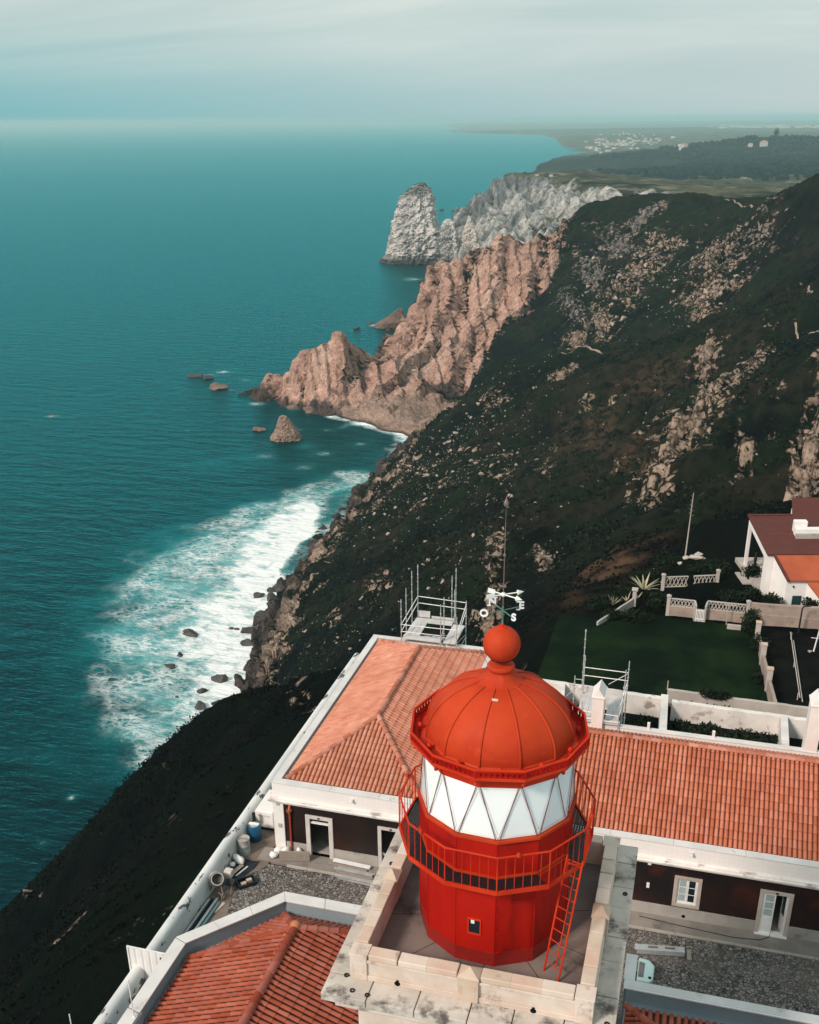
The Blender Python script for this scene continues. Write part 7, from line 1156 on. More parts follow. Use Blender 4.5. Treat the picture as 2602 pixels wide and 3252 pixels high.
for a, b in (((-19.75, 35.3, 0), (-19.5, 35.5, .7)), ((-18.95, 35.2, 0), (-19.2, 35.5, .7)), ((-19.35, 36.1, 0), (-19.4, 35.8, .7)), ((-19.5, 35.5, .7), (-19.0, 35.75, .72)), ((-19.55, 35.25, .02), (-19.6, 34.75, .02)), ((-19.2, 35.2, .3), (-18.9, 35.05, .3))): fr.tube(Vector(a) + Vector((0, 0, g0)), Vector(b) + Vector((0, 0, g0)), .03, 6)
fr.build('frame', M_rust, cm)
oriented(MB().ring(.12, .17, -.02, .02, (0, 0, 0), 16), Matrix.Translation((-18.92, 35.12, g0 + .2)) @ Matrix.Rotation(pi / 2, 4, 'Y')).build('wheel', M_rust, cm)
MB().box(-19.3, -18.9, 36.05, 36.4, g0 + .45, g0 + .85).build('motor_housing', MATS['dusty_white'], cm, bevel=.06)
b = MB(); b.obox((-18.9, 34.55, g0 + .02), Vector((.08, .36, 0)), Vector((.09, -.02, 0)), Vector((0, 0, .02))); tag(b.build('plank', M_coping), 'short tan plank on the cobbles in front of the cement mixer', 'plank')
b = MB(); b.tube((-18.75, 35.55, g0 + .03), (-18.85, 36.0, g0 + .35), .03, 6); b.obox((-18.87, 36.02, g0 + .38), Vector((.1, .03, 0)), Vector((0, .02, .03)), Vector((0, 0, .09))); tag(b.build('shovel', M_rust), 'old shovel leaning on the cement mixer', 'shovel')
# tray with blocks
tr = wthing('mortar_tray', 'black plastic mortar tray with two tan blocks in it, on the cobbles', 'tray', (-18.35, 36.45, g0))
mb = MB(); rz_ = Matrix.Rotation(.75, 4, 'Z'); T_ = Matrix.Translation((-18.35, 36.45, g0)) @ rz_
oriented(MB().box(-.42, .42, -.28, .28, 0, .03), T_).build('bottom', M_tarp, tr)
for a in ((-.45, -.40, -.3, .3), (.40, .45, -.3, .3), (-.399, .399, -.3, -.25), (-.399, .399, .25, .3)): oriented(MB().box(*a, 0, .2), T_).build('side', M_tarp, tr, bevel=.01)
for p, lb in (((.16, .06), 'tan block in the black mortar tray, on the building side'), ((-.16, -.06), 'tan block in the black mortar tray, on the cement mixer side')):
    o = oriented(MB().box(p[0] - .13, p[0] + .13, p[1] - .09, p[1] + .09, .032, .18), T_).build('block', M_coping, bevel=.015); tag(o, lb, 'block', 'blocks in the mortar tray')
# sacks by the pier
for i, (c, s, lb) in enumerate((((-17.85, 38.65, .14), (.22, .2, .15), 'white sack with a dark strap at the kerb, nearest the cobbles'), ((-17.72, 39.0, .17), (.26, .22, .18), 'rumpled white sack between the pier and the strapped sack'), ((-17.35, 39.02, .2), (.25, .2, .22), 'bulging white sack leaning on the red downpipe foot'), ((-17.5, 38.88, .12), (.2, .15, .13), 'flat white sack in the middle of the heap by the pier'), ((-16.7, 39.08, .22), (.15, .1, .24), 'upright white sack between the red downpipe and the doorway'))):
    o = lumpy('sack', M_sack, None, (c[0], c[1], G + .03 + c[2]), s, 40 + i, rough=.22); o.rotation_euler = (0, 0, i * .7); tag(o, lb, 'sack', 'white sacks by the corner pier')
    if i == 0: lumpy('strap', M_dark, None, (0, 0, 0), (.222, .035, .155), 9, rough=.02).parent = o
b = MB(); b.obox((-16.75, 38.62, G + .33), Vector((.72, .16, 0)), Vector((-.01, .045, .0)), Vector((0, 0, .27))); tag(b.build('board', M_wood, bevel=.008), 'wide grey board standing on edge in front of the white sacks', 'board')
# planks and profiles stacked by the facade
for i, (x, y, z, l, w, a, m, lb) in enumerate(((-13.95, 38.98, .14, .95, .11, -.06, M_whitemetal, 'white profile on top of the stack by the second doorway'), (-14.1, 38.8, .05, 1.0, .06, -.05, M_wood, 'grey plank just in front of the white profile by the facade'), (-13.6, 38.62, .06, .95, .05, -.06, M_plinth, 'dark grey plank in the middle of the stack on the kerb'), (-13.7, 38.45, .11, .98, .07, -.05, M_steel, 'steel profile in the middle of the stack on the kerb'), (-13.6, 38.27, .08, .95, .06, -.06, M_wood, 'brownish plank lying along the kerb edge'), (-13.45, 38.02, .05, 1.05, .07, -.07, M_steel, 'wide steel profile nearest the cobbles'), (-13.3, 37.84, .04, 1.0, .035, -.07, M_plinth, 'thin grey lath outermost on the cobbles'))):
    d = Vector((cos(a), sin(a), 0)); mb = MB(); mb.obox((x, y, G + .03 + z), d * l, Vector((-d.y, d.x, 0)) * w, Vector((0, 0, .028))); tag(mb.build('plank', m, bevel=.004), lb, 'plank', 'planks and profiles stacked by the facade')
# profiles along the boundary wall
for i, (x, y, l, w, m, lb) in enumerate(((-19.55, 33.6, 1.3, .05, M_steel, 'steel profile lying against the boundary wall foot'), (-19.4, 33.7, 1.25, .05, M_dark, 'dark profile lying second from the boundary wall'), (-19.22, 33.75, 1.3, .06, M_steel, 'grey steel channel lying third from the boundary wall'), (-19.02, 33.65, 1.2, .055, mat('teal_steel', (.10, .20, .22), rough=.5), 'teal steel channel lying furthest from the boundary wall'))):
    mb = MB(); mb.obox((x, y, g0 + .07), Vector((.03, l, 0)), Vector((w, 0, 0)), Vector((0, 0, .06))); tag(mb.build('profile', m, bevel=.006), lb, 'profile', 'steel profiles along the boundary wall')
for i, (x, y, s, lb) in enumerate(((-19.35, 31.9, .22, 'grey stone at the lower end of the steel profiles'), (-19.1, 31.2, .26, 'largest grey stone in the gap behind the metal gate'), (-19.3, 30.5, .2, 'grey stone nearest the metal gate, on its far side'), (-18.9, 30.1, .15, 'small grey stone in the corner behind the metal gate'), (-18.9, 28.6, .24, 'grey stone just in front of the metal gate'), (-19.2, 27.6, .2, 'grey stone in the passage in front of the metal gate'), (-18.6, 27.2, .18, 'grey stone beside the parapet in the passage'))):
    o = lumpy('stone', M_plinth, None, (x, y, g0 + s * .3), (s * 1.2, s, s * .6), 60 + i, True); o.rotation_euler[2] = i; tag(o, lb, 'stone')
# corrugated gate with a small yellow sign
gt = wthing('metal_gate', 'white corrugated metal gate across the passage behind the parapet', 'gate', (-19.0, 29.2, g0))
mb = MB(); vs = []; n = 40
for z in (g0 + .02, g0 + 2.1):
    for i in range(n + 1):
        x = -20.3 + 2.6 * i / n; vs.append((x, 29.2 + (.03 if (i % 5) == 0 else 0), z))
mb.add(vs, [(i, i + 1, n + 2 + i, n + 1 + i) for i in range(n)]); mb.build('sheet', M_white, gt)
fr = MB(); fr.box(-20.34, -20.28, 29.17, 29.24, g0, g0 + 2.14); fr.box(-20.28, -17.7, 29.18, 29.23, g0 + 2.1, g0 + 2.14); fr.box(-17.76, -17.7, 29.17, 29.24, g0, g0 + 2.1); fr.build('frame', M_whitemetal, gt)
MB().box(-18.85, -18.4, 29.14, 29.16, g0 + 1.66, g0 + 1.92).build('sign', mat('yellow_sign', (0.42, 0.27, 0.05), (0.30, 0.18, 0.03), 6, rough=.5), gt)
mb = MB(); mb.box(-18.83, -18.42, 29.134, 29.14, g0 + 1.79, g0 + 1.84); mb.box(-18.83, -18.42, 29.134, 29.14, g0 + 1.85, g0 + 1.905); mb.build('sign_band', M_dark, gt)
for x, y, z, h, lb in ((-17.25, 24.55, Z(-29.0), 1.75, 'thin white rod standing on the parapet in front of the metal gate'), (-20.0, 24.6, G + 1.15, 1.9, 'thin white rod standing on the boundary wall, lower left')):
    mb = MB(); mb.tube((x, y, z), (x, y, z + h), .02, 6); mb.lathe([(.05, 0), (.05, .03)], (x, y, z), 8); tag(mb.build('rod', M_whitemetal), lb, 'rod')
# right-hand court
tb = wthing('storage_tub', 'pale mint plastic tub with a dark opening, in the corner of the parapet', 'tub', (.2, 35.2, G))
mb = MB(); mb.prism([(-.1, 34.55), (.42, 34.55), (.56, 34.75), (.58, 35.55), (.35, 35.86), (-.1, 35.92)], G + .05, G + .42); mb.build('body', mat('mint_plastic', (0.47, 0.66, 0.64), (0.42, 0.60, 0.58), 1, rough=.35), tb, bevel=.06)
MB().prism([(-.06, 34.75), (.16, 34.75), (.18, 35.6), (-.06, 35.66)], G + .42, G + .428).build('opening', M_gutter, tb); MB().lathe([(.07, 0), (.07, .01)], (.42, 34.8, G + .42), 12).build('filler_hole', M_void, tb)
tg = wthing('metal_trough', 'long grey metal trough with two handles, lying by the tower on the cobbles', 'trough', (.7, 36.8, G))
mb = MB(); d = Vector((1, .16, 0)).normalized(); s = Vector((-d.y, d.x, 0)); c = Vector((.72, 36.85, G + .16)); mb.obox(c, d * 1.05, s * .17, Vector((0, 0, .13))); mb.build('body', M_steel, tg, bevel=.015)
for q in (-.3, .42): MB().obox(c + d * q + Vector((0, 0, .15)), d * .2, s * .05, Vector((0, 0, .02))).build('handle', M_rust, tg, bevel=.01)
mb = MB(); mb.obox((1.95, 36.85, G + .12), Vector((.09, .01, 0)), Vector((-.03, .32, 0)), Vector((0, 0, .1))); tag(mb.build('wooden_block', M_wood, bevel=.01), 'wooden block at the end of the metal trough', 'block')
mb = MB(); mb.obox((1.35, 37.22, G + .05), Vector((.28, .02, 0)), Vector((0, .03, 0)), Vector((0, 0, .03))); tag(mb.build('plank', M_wood), 'short plank behind the metal trough', 'plank')
pts = [(-.3, 38.95), (1.2, 38.8), (2.6, 38.7), (3.8, 38.62), (4.9, 38.75), (5.3, 39.05), (5.35, 39.3)]; mb = MB(); mb.path([(x, y, G + .05) for x, y in pts], .016, 6); tag(mb.build('hose', M_dark), 'black hose lying on the pavement to the open door', 'hose')
pts = []
for i in range(13): t = i / 12; p = Vector(tp(2.18, PH + HB + 6 * pi / 6 - .9, zgut + .3)); q = Vector((-11.2, 55.3, Z(-28.6))); r = p.lerp(q, t); r.z -= 1.4 * 4 * t * (1 - t) * .6; pts.append(r)
mb = MB(); mb.path(pts, .014, 5); tag(mb.build('cable', M_dark), 'thin dark cable slung from the lantern to the roof corner', 'cable')

# ------------------------------------------------------------------ scaffolds
M_plank = mat('scaffold_plank', (0.62, 0.61, 0.60), (0.54, 0.53, 0.52), 1.5, rough=0.7, bump=.15, tint=.1)
def scaffold(label, loc, posts, rails, decks, boards, rungs=()):
    s = wthing('scaffold', label, 'scaffold', loc)
    for (x, y, z0, z1) in posts:
        m = MB(); m.tube((x, y, z0), (x, y, z1), .026, 8); z = z0 + .35
        while z < z1 - .05: m.lathe([(.028, -.02), (.055, -.015), (.055, .015), (.028, .02)], (x, y, z), 8); z += .5
        m.build('post', M_steel, s)
    for p, q in rails: m = MB(); m.tube(p, q, .024, 6); m.build('rail', M_whitemetal, s)
    for (x0, x1, y0, y1, z, along) in decks:
        n = max(1, round(((x1 - x0) if along == 'y' else (y1 - y0)) / .3))
        for k in range(n):
            m = MB()
            if along == 'y': m.box(x0 + (x1 - x0) * k / n + .008, x0 + (x1 - x0) * (k + 1) / n - .008, y0, y1, z - .05, z)
            else: m.box(x0, x1, y0 + (y1 - y0) * k / n + .008, y0 + (y1 - y0) * (k + 1) / n - .008, z - .05, z)
            m.build('deck_plank', M_plank, s, bevel=.006)
    for b in boards: MB().box(*b).build('toe_board', M_plank, s)
    for p, q in rungs: MB().tube(p, q, .02, 6).build('brace', M_steel, s)
    return s
za, zb_ = Z(-28.38), Z(-28.85); yb, yf = 58.35, 55.2
scaffold('white scaffold with tall posts and a square platform at the far roof edge', (-14.4, 56.8, G),
    [(-16.04, yf, zb_, Z(-25.85)), (-15.98, yf + .9, zb_ - 3, Z(-25.5)), (-15.85, yb, zb_ - 3, Z(-24.85)), (-16.1, yb - .5, zb_ - 3, Z(-25.1)), (-13.6, yf, zb_, Z(-25.9)), (-13.5, yf + .4, zb_, Z(-25.6)), (-12.62, yf, zb_, Z(-26.6)), (-13.42, yb, zb_ - 3, Z(-24.82)), (-13.55, yb - .5, zb_ - 3, Z(-25.15)), (-12.75, yb, zb_ - 3, Z(-26.95)), (-13.45, yb - .2, zb_ - 3, Z(-26.2))],
    [((-16.04, yf, za + .88), (-13.6, yf, za + .88)), ((-16.04, yf, za + .42), (-13.6, yf, za + .42)), ((-16.04, yf, za + .88), (-15.85, yb, za + 1.4)), ((-16.04, yf, za + .42), (-15.85, yb, za + .95)), ((-15.85, yb, za + 1.4), (-12.75, yb, za + 1.3)), ((-15.85, yb, za + .95), (-12.75, yb, za + .85)), ((-12.62, yf, za + .6), (-12.75, yb, za + 1.2)), ((-12.62, yf, za + .25), (-12.75, yb, za + .8)), ((-15.0, yf + .9, za - .5), (-13.6, yf + .9, za - .5)), ((-15.0, yf + 1.5, za - .45), (-13.6, yf + 1.5, za - .45)), ((-13.6, yf, za + .9), (-12.62, yf, za + .9))],
    [(-16.0, -13.6, yf - .05, yf + .55, za, 'x'), (-15.95, -15.05, yf + .56, yb - .75, za, 'y'), (-15.9, -13.5, yb - .74, yb - .1, za, 'x'), (-13.45, -12.7, yf, yb - .5, za - .02, 'y'), (-15.6, -13.0, yf - .1, yf + .3, za - .45, 'x')],
    [(-15.8, -15.05, yb - .06, yb - .01, za + .02, za + .45), (-14.95, -13.5, yb - .06, yb - .02, za, za + .16)],
    [((-15.0, yf + .6, za - .1), (-13.6, yf + 2.2, za - .6)), ((-12.62, yf, zb_ + .5), (-12.75, yb, zb_ - .4)), ((-12.62, yf, zb_ - .2), (-12.75, yb, zb_ - .6)), ((-12.62, yf, zb_ + 1.0), (-12.75, yb, zb_ + .2)), ((-13.6, yf, za), (-13.5, yf + .4, za + .9))])
zd = Z(-28.45)
scaffold('white scaffold platform around the small white chimney', (-3.5, 50, G),
    [(-2.45, 48.3, Z(-28.75), Z(-27.0)), (-4.72, 51.6, G - 1, Z(-24.75)), (-4.62, 51.2, G - 1, Z(-26.1)), (-2.3, 51.6, G - 1, Z(-26.35)), (-2.42, 51.2, G - 1, Z(-26.7)), (-4.35, 48.4, Z(-28.8), Z(-27.3)), (-5.1, 51.2, G - 1, Z(-27.4)), (-2.38, 49.6, Z(-28.8), Z(-27.4)), (-2.41, 50.4, G - 1, Z(-27.2))],
    [((-4.72, 51.6, Z(-27.03)), (-2.3, 51.6, Z(-27.05))), ((-4.72, 51.6, Z(-27.52)), (-2.3, 51.6, Z(-27.54))), ((-4.35, 48.4, Z(-27.9)), (-2.45, 48.3, Z(-27.9))), ((-4.35, 48.4, Z(-28.3)), (-2.45, 48.3, Z(-28.3))), ((-2.45, 48.3, Z(-27.5)), (-2.3, 51.6, Z(-27.5))), ((-2.45, 48.3, Z(-28.0)), (-2.3, 51.6, Z(-28.0)))],
    [(-4.35, -2.4, 48.35, 48.8, zd, 'x'), (-4.65, -3.88, 48.85, 51.0, zd - .005, 'y'), (-3.18, -2.45, 48.85, 51.0, zd - .005, 'y'), (-4.75, -2.4, 51.02, 51.5, zd, 'x')],
    [(-4.75, -2.4, 51.52, 51.56, zd, zd + .3)],
    [((-3.3, 51.6, Z(-27.9)), (-2.3, 51.6, Z(-27.1))), ((-4.9, 51.2, Z(-28.0)), (-5.6, 51.3, Z(-28.9))), ((-5.1, 51.2, Z(-27.6)), (-4.62, 51.2, Z(-27.6))), ((-2.42, 49.0, Z(-29.5)), (-2.41, 50.4, Z(-27.6)))])
# ------------------------------------------------------------------ garden behind the building
M_ruin = mat('flaking_whitewash', (0.72, 0.69, 0.66), (0.60, 0.57, 0.54), 1.0, rough=0.9, bump=0.5, bscale=5, stain=(0.30, 0.25, 0.21), sscale=1.1, sthr=(0.56, 0.66))
M_oldstone = mat('old_garden_wall', (0.36, 0.29, 0.245), (0.28, 0.22, 0.19), 1.0, rough=0.95, bump=0.5, bscale=6, stain=(0.16, 0.14, 0.12), sscale=1.2, sthr=(0.55, 0.7))
M_conc = mat('pale_concrete', (0.44, 0.41, 0.38), (0.36, 0.33, 0.30), 1.0, rough=0.9, bump=.3)
M_lawn = mat('garden_grass', (0.0025, 0.0085, 0.0045), (0.008, 0.020, 0.006), 0.35, rough=0.95, bump=0.8, bscale=9, stain=(0.003, 0.007, 0.005), sscale=0.3, sthr=(0.5, 0.7), spec=.05, bdist=.06)
M_soil = mat('dark_soil', (0.003, 0.004, 0.004), (0.008, 0.008, 0.007), 0.9, rough=0.95, bump=0.8, bscale=5, spec=.05, bdist=.08)
gz = Z(-33.0)
o = MB().box(-8.5, 5.9, 57.6, 70.8, gz - .3, gz + .02).box(-4.4, 5.9, 70.8, 72.5, gz - .3, gz + .02).build('lawn', M_lawn); tag(o, 'dark green garden lawn', kind='structure')
o = MB().box(5.92, 14, 57.2, 72.5, gz - .3, gz + .01).build('vegetable_plot', M_soil); tag(o, 'dark soil of the kitchen garden', kind='structure')
o = MB().box(-10.2, 16, 48.8, 57.0, gz - .3, Z(-31.85)).build('back_yard', M_soil); tag(o, 'dark overgrown yard between the ruined walls', kind='structure')
def wall_thing(label, segs, m, top=None, bumps=True, cat='wall', name='garden_wall', group=None):
    w = wthing(name, label, cat, (*segs[0][0][:2], gz), group)
    for (p, q, th, z0, z1, z1b) in segs:
        p, q = Vector((*p, 0)), Vector((*q, 0)); d = (q - p).normalized(); s = Vector((-d.y, d.x, 0)) * th / 2; L_ = (q - p).length; n = max(2, int(L_ / .5)); mb = MB(); vs = []; fs = []
        for i in range(n + 1):
            c = p + d * (L_ * i / n); zt_ = z1 + (z1b - z1) * i / n + (random.uniform(-.03, .03) if bumps else 0)
            for sg, z in ((-1, z0), (-1, zt_), (1, zt_), (1, z0)): vs.append((c.x + s.x * sg, c.y + s.y * sg, z))
        for i in range(n):
            for k in range(4): fs.append((i * 4 + k, i * 4 + (k + 1) % 4, i * 4 + 4 + (k + 1) % 4, i * 4 + 4 + k))
        fs += [(0, 1, 2, 3), (n * 4 + 3, n * 4 + 2, n * 4 + 1, n * 4)]
        mb.add(vs, fs); mb.build('masonry', m, w, bevel=.02)
    return w
zt1 = Z(-30.6)
wall_thing('white flaking rear wall of the yard, left of the cross wall', [((-10.3, 56.25), (-.5, 55.75), .35, gz, zt1 + .02, zt1)], M_ruin)
wall_thing('ruined white inner wall with a ragged lower edge, right of the cross wall', [((.12, 55.6), (9.5, 55.3), .32, gz, zt1, zt1 - .02)], M_ruin)
wall_thing('whitewashed cross wall running from the roof to the rear wall', [((-.12, 48.8), (-.32, 55.9), .42, gz, Z(-30.25), Z(-30.45))], M_ruin)
wall_thing('short cross wall beside the right-hand chimney', [((6.1, 48.8), (6.28, 55.2), .4, gz, Z(-30.2), Z(-30.5))], M_ruin)
ow = wall_thing('low pale outer wall along the near edge of the lawn', [((-.2, 57.75), (10.5, 57.5), .22, gz - .1, Z(-31.05), Z(-31.05))], M_conc)
wall_thing('stub wall behind the scaffold, near the lantern', [((-5.6, 48.9), (-6.3, 55.9), .4, gz, Z(-30.3), Z(-30.5))], M_ruin)
# lean-to roofs
for x0, x1, sd, lb in ((-2.3, -.95, 31, 'narrow strip of red tiles beyond the gutter, next to the scaffold'), (2.45, 6.0, 32, 'long strip of red tiles beyond the gutter, between the cross walls')):
    lt = wthing('lean_to_roof', lb, 'roof', (x0, 49.2, G)); e0 = Z(-29.35)
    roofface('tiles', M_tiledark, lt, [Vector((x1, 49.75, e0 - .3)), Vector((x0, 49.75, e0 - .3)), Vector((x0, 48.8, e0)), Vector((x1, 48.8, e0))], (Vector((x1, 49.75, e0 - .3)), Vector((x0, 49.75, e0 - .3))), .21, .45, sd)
    MB().box(x0, x1, 48.78, 49.6, gz, e0 - .45).build('wall', M_ruin, lt)
for x, lb in ((-.92, 'white peg on the gutter wall beside the narrow tile strip'), (2.32, 'white peg on the gutter wall beside the long tile strip')): tag(MB().box(x - .07, x + .07, 48.55, 48.72, Z(-28.62), Z(-28.25)).build('vent_peg', M_white), lb, 'vent')
o = oriented(MB().lathe([(.16, -.3), (.16, .3), (.12, .3), (.12, -.2)], (0, 0, 0), 16), Matrix.Translation((-1.75, 53.0, Z(-31.68))) @ Matrix.Rotation(radians(125), 4, 'X')).build('clay_pipe', M_frame, smooth=radians(40)); tag(o, 'short pale clay pipe lying in the yard beside the scaffold', 'pipe')
mb = MB(); mb.tube((-.22, 57.75, Z(-31.1)), (-.22, 57.75, Z(-30.5)), .03, 6); tag(mb.build('stake', M_coping), 'thin yellowish stake on the wall at the lawn edge', 'stake')

# lattice fences
def lattice_bay(mb, p, q, z0, z1, n, th=.035):
    p, q = Vector((*p, 0)), Vector((*q, 0)); d = (q - p).normalized(); s = Vector((-d.y, d.x, 0)); L_ = (q - p).length
    for i in range(n):
        a, b = p + d * (L_ * i / n), p + d * (L_ * (i + 1) / n)
        for u, v in ((a, b), (b, a)): mb.tube((u.x, u.y, z0), (v.x, v.y, z1), th, 5)
        m = (a + b) / 2
def lattice_fence(label, bays, zb, zl, zh, piers, wallm, n=5, th=.035):
    f = wthing('lattice_fence', label, 'fence', (*bays[0][0], zb))
    for p, q in bays:
        P_, Q_ = Vector((*p, 0)), Vector((*q, 0)); d = (Q_ - P_).normalized(); s = Vector((-d.y, d.x, 0)); m = (P_ + Q_) / 2; h = (Q_ - P_).length / 2
        if wallm: mb = MB(); mb.obox(Vector((m.x, m.y, (zb + zl) / 2)), d * h, s * .1, Vector((0, 0, (zl - zb) / 2))); mb.build('base_wall', wallm, f)
        mb = MB(); lattice_bay(mb, p, q, zl, zh - .06, n, th); mb.build('lattice', M_conc, f)
        mb = MB(); mb.obox(Vector((m.x, m.y, zh - .03)), d * h, s * .07, Vector((0, 0, .03))); mb.obox(Vector((m.x, m.y, zl + .015)), d * h, s * .06, Vector((0, 0, .02))); mb.build('rail', M_conc, f)
    for x, y, h in piers:
        mb = MB(); mb.box(x - .13, x + .13, y - .13, y + .13, zb - .1, h); mb.box(x - .17, x + .17, y - .17, y + .17, h, h + .07); mb.lathe([(.14, .0), (.1, .06), (0, .1)], (x, y, h + .07), 8); mb.build('pier', M_conc, f, bevel=.015)
    return f
lattice_fence('white lattice fence on a low wall, left of the white gate', [((-.78, 72.6), (.98, 72.6))], gz, gz + .82, gz + 1.42, [(-.85, 72.6, gz + 1.55)], M_oldstone, 7)
lattice_fence('white lattice fence on a low wall, right of the white gate', [((1.86, 72.6), (4.5, 72.6))], gz, gz + .84, gz + 1.5, [(4.66, 72.6, gz + 1.72)], M_oldstone, 11)
lattice_fence('upper white lattice fence with a gap, on the bank above the gate', [((-1.35, 76.3), (.35, 76.9)), ((.75, 77.05), (2.4, 77.7))], Z(-32.5), Z(-32.35), Z(-31.5), [(-1.45, 76.25, Z(-31.35)), (2.5, 77.75, Z(-31.2))], None, 6)
gp = wthing('garden_gate', 'white picket gate between the two lattice fences', 'gate', (1.42, 72.1, gz))
for x0, y0, x1, y1 in ((.98, 72.6, 1.1, 72.05), (1.86, 72.6, 1.76, 72.05)):
    mb = MB(); P_, Q_ = Vector((x0, y0, gz + .7)), Vector((x1, y1, gz + .55)); d = (Q_ - P_); mb.obox((P_ + Q_) / 2, d / 2, Vector((.06, .01, 0)), Vector((0, 0, .72))); mb.build('jamb', M_conc, gp)
for i in range(6): x = 1.17 + i * .1; MB().box(x - .03, x + .03, 72.03, 72.055, gz + .05, gz + 1.02).build('picket', M_whitemetal, gp)
for z in (.2, .85): MB().box(1.12, 1.74, 72.056, 72.08, gz + z, gz + z + .08).build('crossbar', M_whitemetal, gp)
wall_thing('brown stone wall in front of the red roofed house', [((4.8, 72.65), (14, 73.1), .28, gz - .1, Z(-31.35), Z(-31.2)), ((4.8, 72.48), (14, 72.9), .1, gz - .1, Z(-32.1), Z(-32.1))], M_oldstone)
gw = wall_thing('stepped garden wall with small piers beside the lawn', [((6.22, 57.9), (5.9, 62.6), .2, gz - .1, Z(-31.75), Z(-32.1)), ((5.86, 62.9), (5.62, 66.2), .2, gz - .1, Z(-31.9), Z(-32.2)), ((5.6, 66.5), (5.4, 70.2), .2, gz - .1, Z(-32.1), Z(-32.4))], M_oldstone)
for x, y, h in ((5.88, 62.75, Z(-31.45)), (5.62, 66.4, Z(-31.55)), (5.38, 70.35, Z(-31.8))):
    mb = MB(); mb.box(x - .17, x + .17, y - .17, y + .17, gz, h); mb.build('pier', M_conc, gw); MB().box(x - .2, x + .2, y - .2, y + .2, h, h + .1).build('pier_cap', M_coping, gw, bevel=.02)
lw = wall_thing('narrow white kerb wall climbing through the shrubs to a white post', [((-5.6, 69.6), (-3.45, 73.6), .14, gz - .3, Z(-32.7), Z(-32.35))], M_conc)
mb = MB(); mb.box(-3.5, -3.22, 73.6, 73.88, gz - .4, Z(-31.75)); mb.box(-3.58, -3.14, 73.52, 73.96, Z(-31.75), Z(-31.6)); mb.build('post', M_conc, lw, bevel=.02)
# poles
mb = MB(); mb.tube((7.58, 71.0, gz + .45), (7.72, 61.5, gz + .45), .035, 6); mb.tube((7.75, 70.0, gz + .3), (7.88, 61.3, gz + .3), .035, 6)
for y in (62, 66.5, 70.8): mb.tube((7.65, y, gz), (7.65, y, gz + .5), .04, 6)
tag(mb.build('low_rail', M_conc), 'low double pipe rail beside the kitchen garden', 'rail')
mb = MB(); mb.tube((9.05, 69.2, gz), (9.3, 69.3, gz + 2.6), .05, 8, .035); mb.tube((8.75, 69.25, gz + 1.0), (9.6, 69.25, gz + 1.0), .02, 6); tag(mb.build('washing_post', M_whitemetal), 'white washing-line post with a crossbar in the kitchen garden', 'post')
o = lumpy('stone', M_conc, None, (8.8, 69.0, gz + .1), (.22, .18, .12), 77, True); tag(o, 'pale stone at the foot of the washing-line post', 'stone')
mb = MB(); mb.tube((8.2, 71.9, gz), (8.2, 71.9, gz + 1.9), .07, 8, .05); mb.path([(8.2, 71.9, gz + 1.88), (8.28, 71.9, gz + 2.1), (8.75, 71.95, gz + 2.15)], .05, 6); tag(mb.build('lamp_post', M_dark), 'dark bent lamp post in front of the brown stone wall', 'lamp post')
tpst = MB(); tpst.tube((3.3, 72.0, gz), (3.3, 72.0, gz + 1.6), .03, 6); tpst.tube((3.0, 72.0, gz + 1.6), (3.85, 72.0, gz + 1.6), .035, 6); tag(tpst.build('washing_post', M_conc), 'thin T-shaped post in front of the right lattice fence', 'post')
mb = MB(); mb.box(3.35, 4.3, 71.3, 71.45, gz + .02, gz + .4); tag(mb.build('bench', M_conc, bevel=.02), 'low pale bench under the T-shaped post', 'bench')

# ------------------------------------------------------------------ the red-roofed house
M_roofred = mat('maroon_roof', (0.10, 0.026, 0.020), (0.078, 0.021, 0.017), 1.2, rough=0.8, bump=0.3, bscale=9, stretch=(1, 4, 4))
M_rooford = mat('orange_roof', (0.38, 0.088, 0.036), (0.32, 0.07, 0.03), 0.9, rough=0.8, bump=0.3, bscale=9)
HS = wthing('red_roofed_house', 'white house with a maroon upper roof and orange lower roofs behind the garden', 'house', (5.75, 76, Z(-32)))
ho = Vector((5.75, 76, 0)); hu = Vector((.966, .259, 0)); hv = Vector((-.259, .966, 0))
def hp_(u, v, z): q = ho + hu * u + hv * v; return (q.x, q.y, Z(z))
def hprism(name, m, uv, z0, z1, bev=0, par=None):
    mb = MB(); n = len(uv); z0 = z0 if isinstance(z0, (list, tuple)) else [z0] * n; z1 = z1 if isinstance(z1, (list, tuple)) else [z1] * n
    mb.add([hp_(u, v, z0[i]) for i, (u, v) in enumerate(uv)] + [hp_(u, v, z1[i]) for i, (u, v) in enumerate(uv)], [tuple(reversed(range(n))), tuple(range(n, 2 * n))] + [(i, (i + 1) % n, n + (i + 1) % n, n + i) for i in range(n)])
    return mb.build(name, m, par or HS, bevel=bev)
fl = -31.75
hprism('terrace', M_conc, [(-.25, .9), (10, .9), (10, 6.6), (-.25, 6.6)], -33.2, fl)
hprism('terrace', M_conc, [(-.9, 2.0), (-.26, 2.0), (-.26, 4.2), (-.9, 4.2)], -33.2, fl - .25)
hprism('wall', M_white, [(0, 0), (9, 0), (9, .3), (0, .3)], -33, -28.95)
hprism('porch_wall', M_coping, [(1.5, .31), (1.7, .31), (1.7, 5.3), (1.5, 5.3)], fl - .5, [-29.0, -29.0, -28.1, -28.1])
hprism('wall', M_white, [(1.71, 5.0), (9, 5.0), (9, 5.25), (1.71, 5.25)], -33, -28.1)
hprism('porch_post', M_white, [(0, 4.95), (.22, 4.95), (.22, 5.25), (0, 5.25)], fl - .6, -28.1, .01)
hprism('porch_post', M_white, [(0, .31), (.25, .31), (.25, .75), (0, .75)], fl - .8, -29.0, .01)
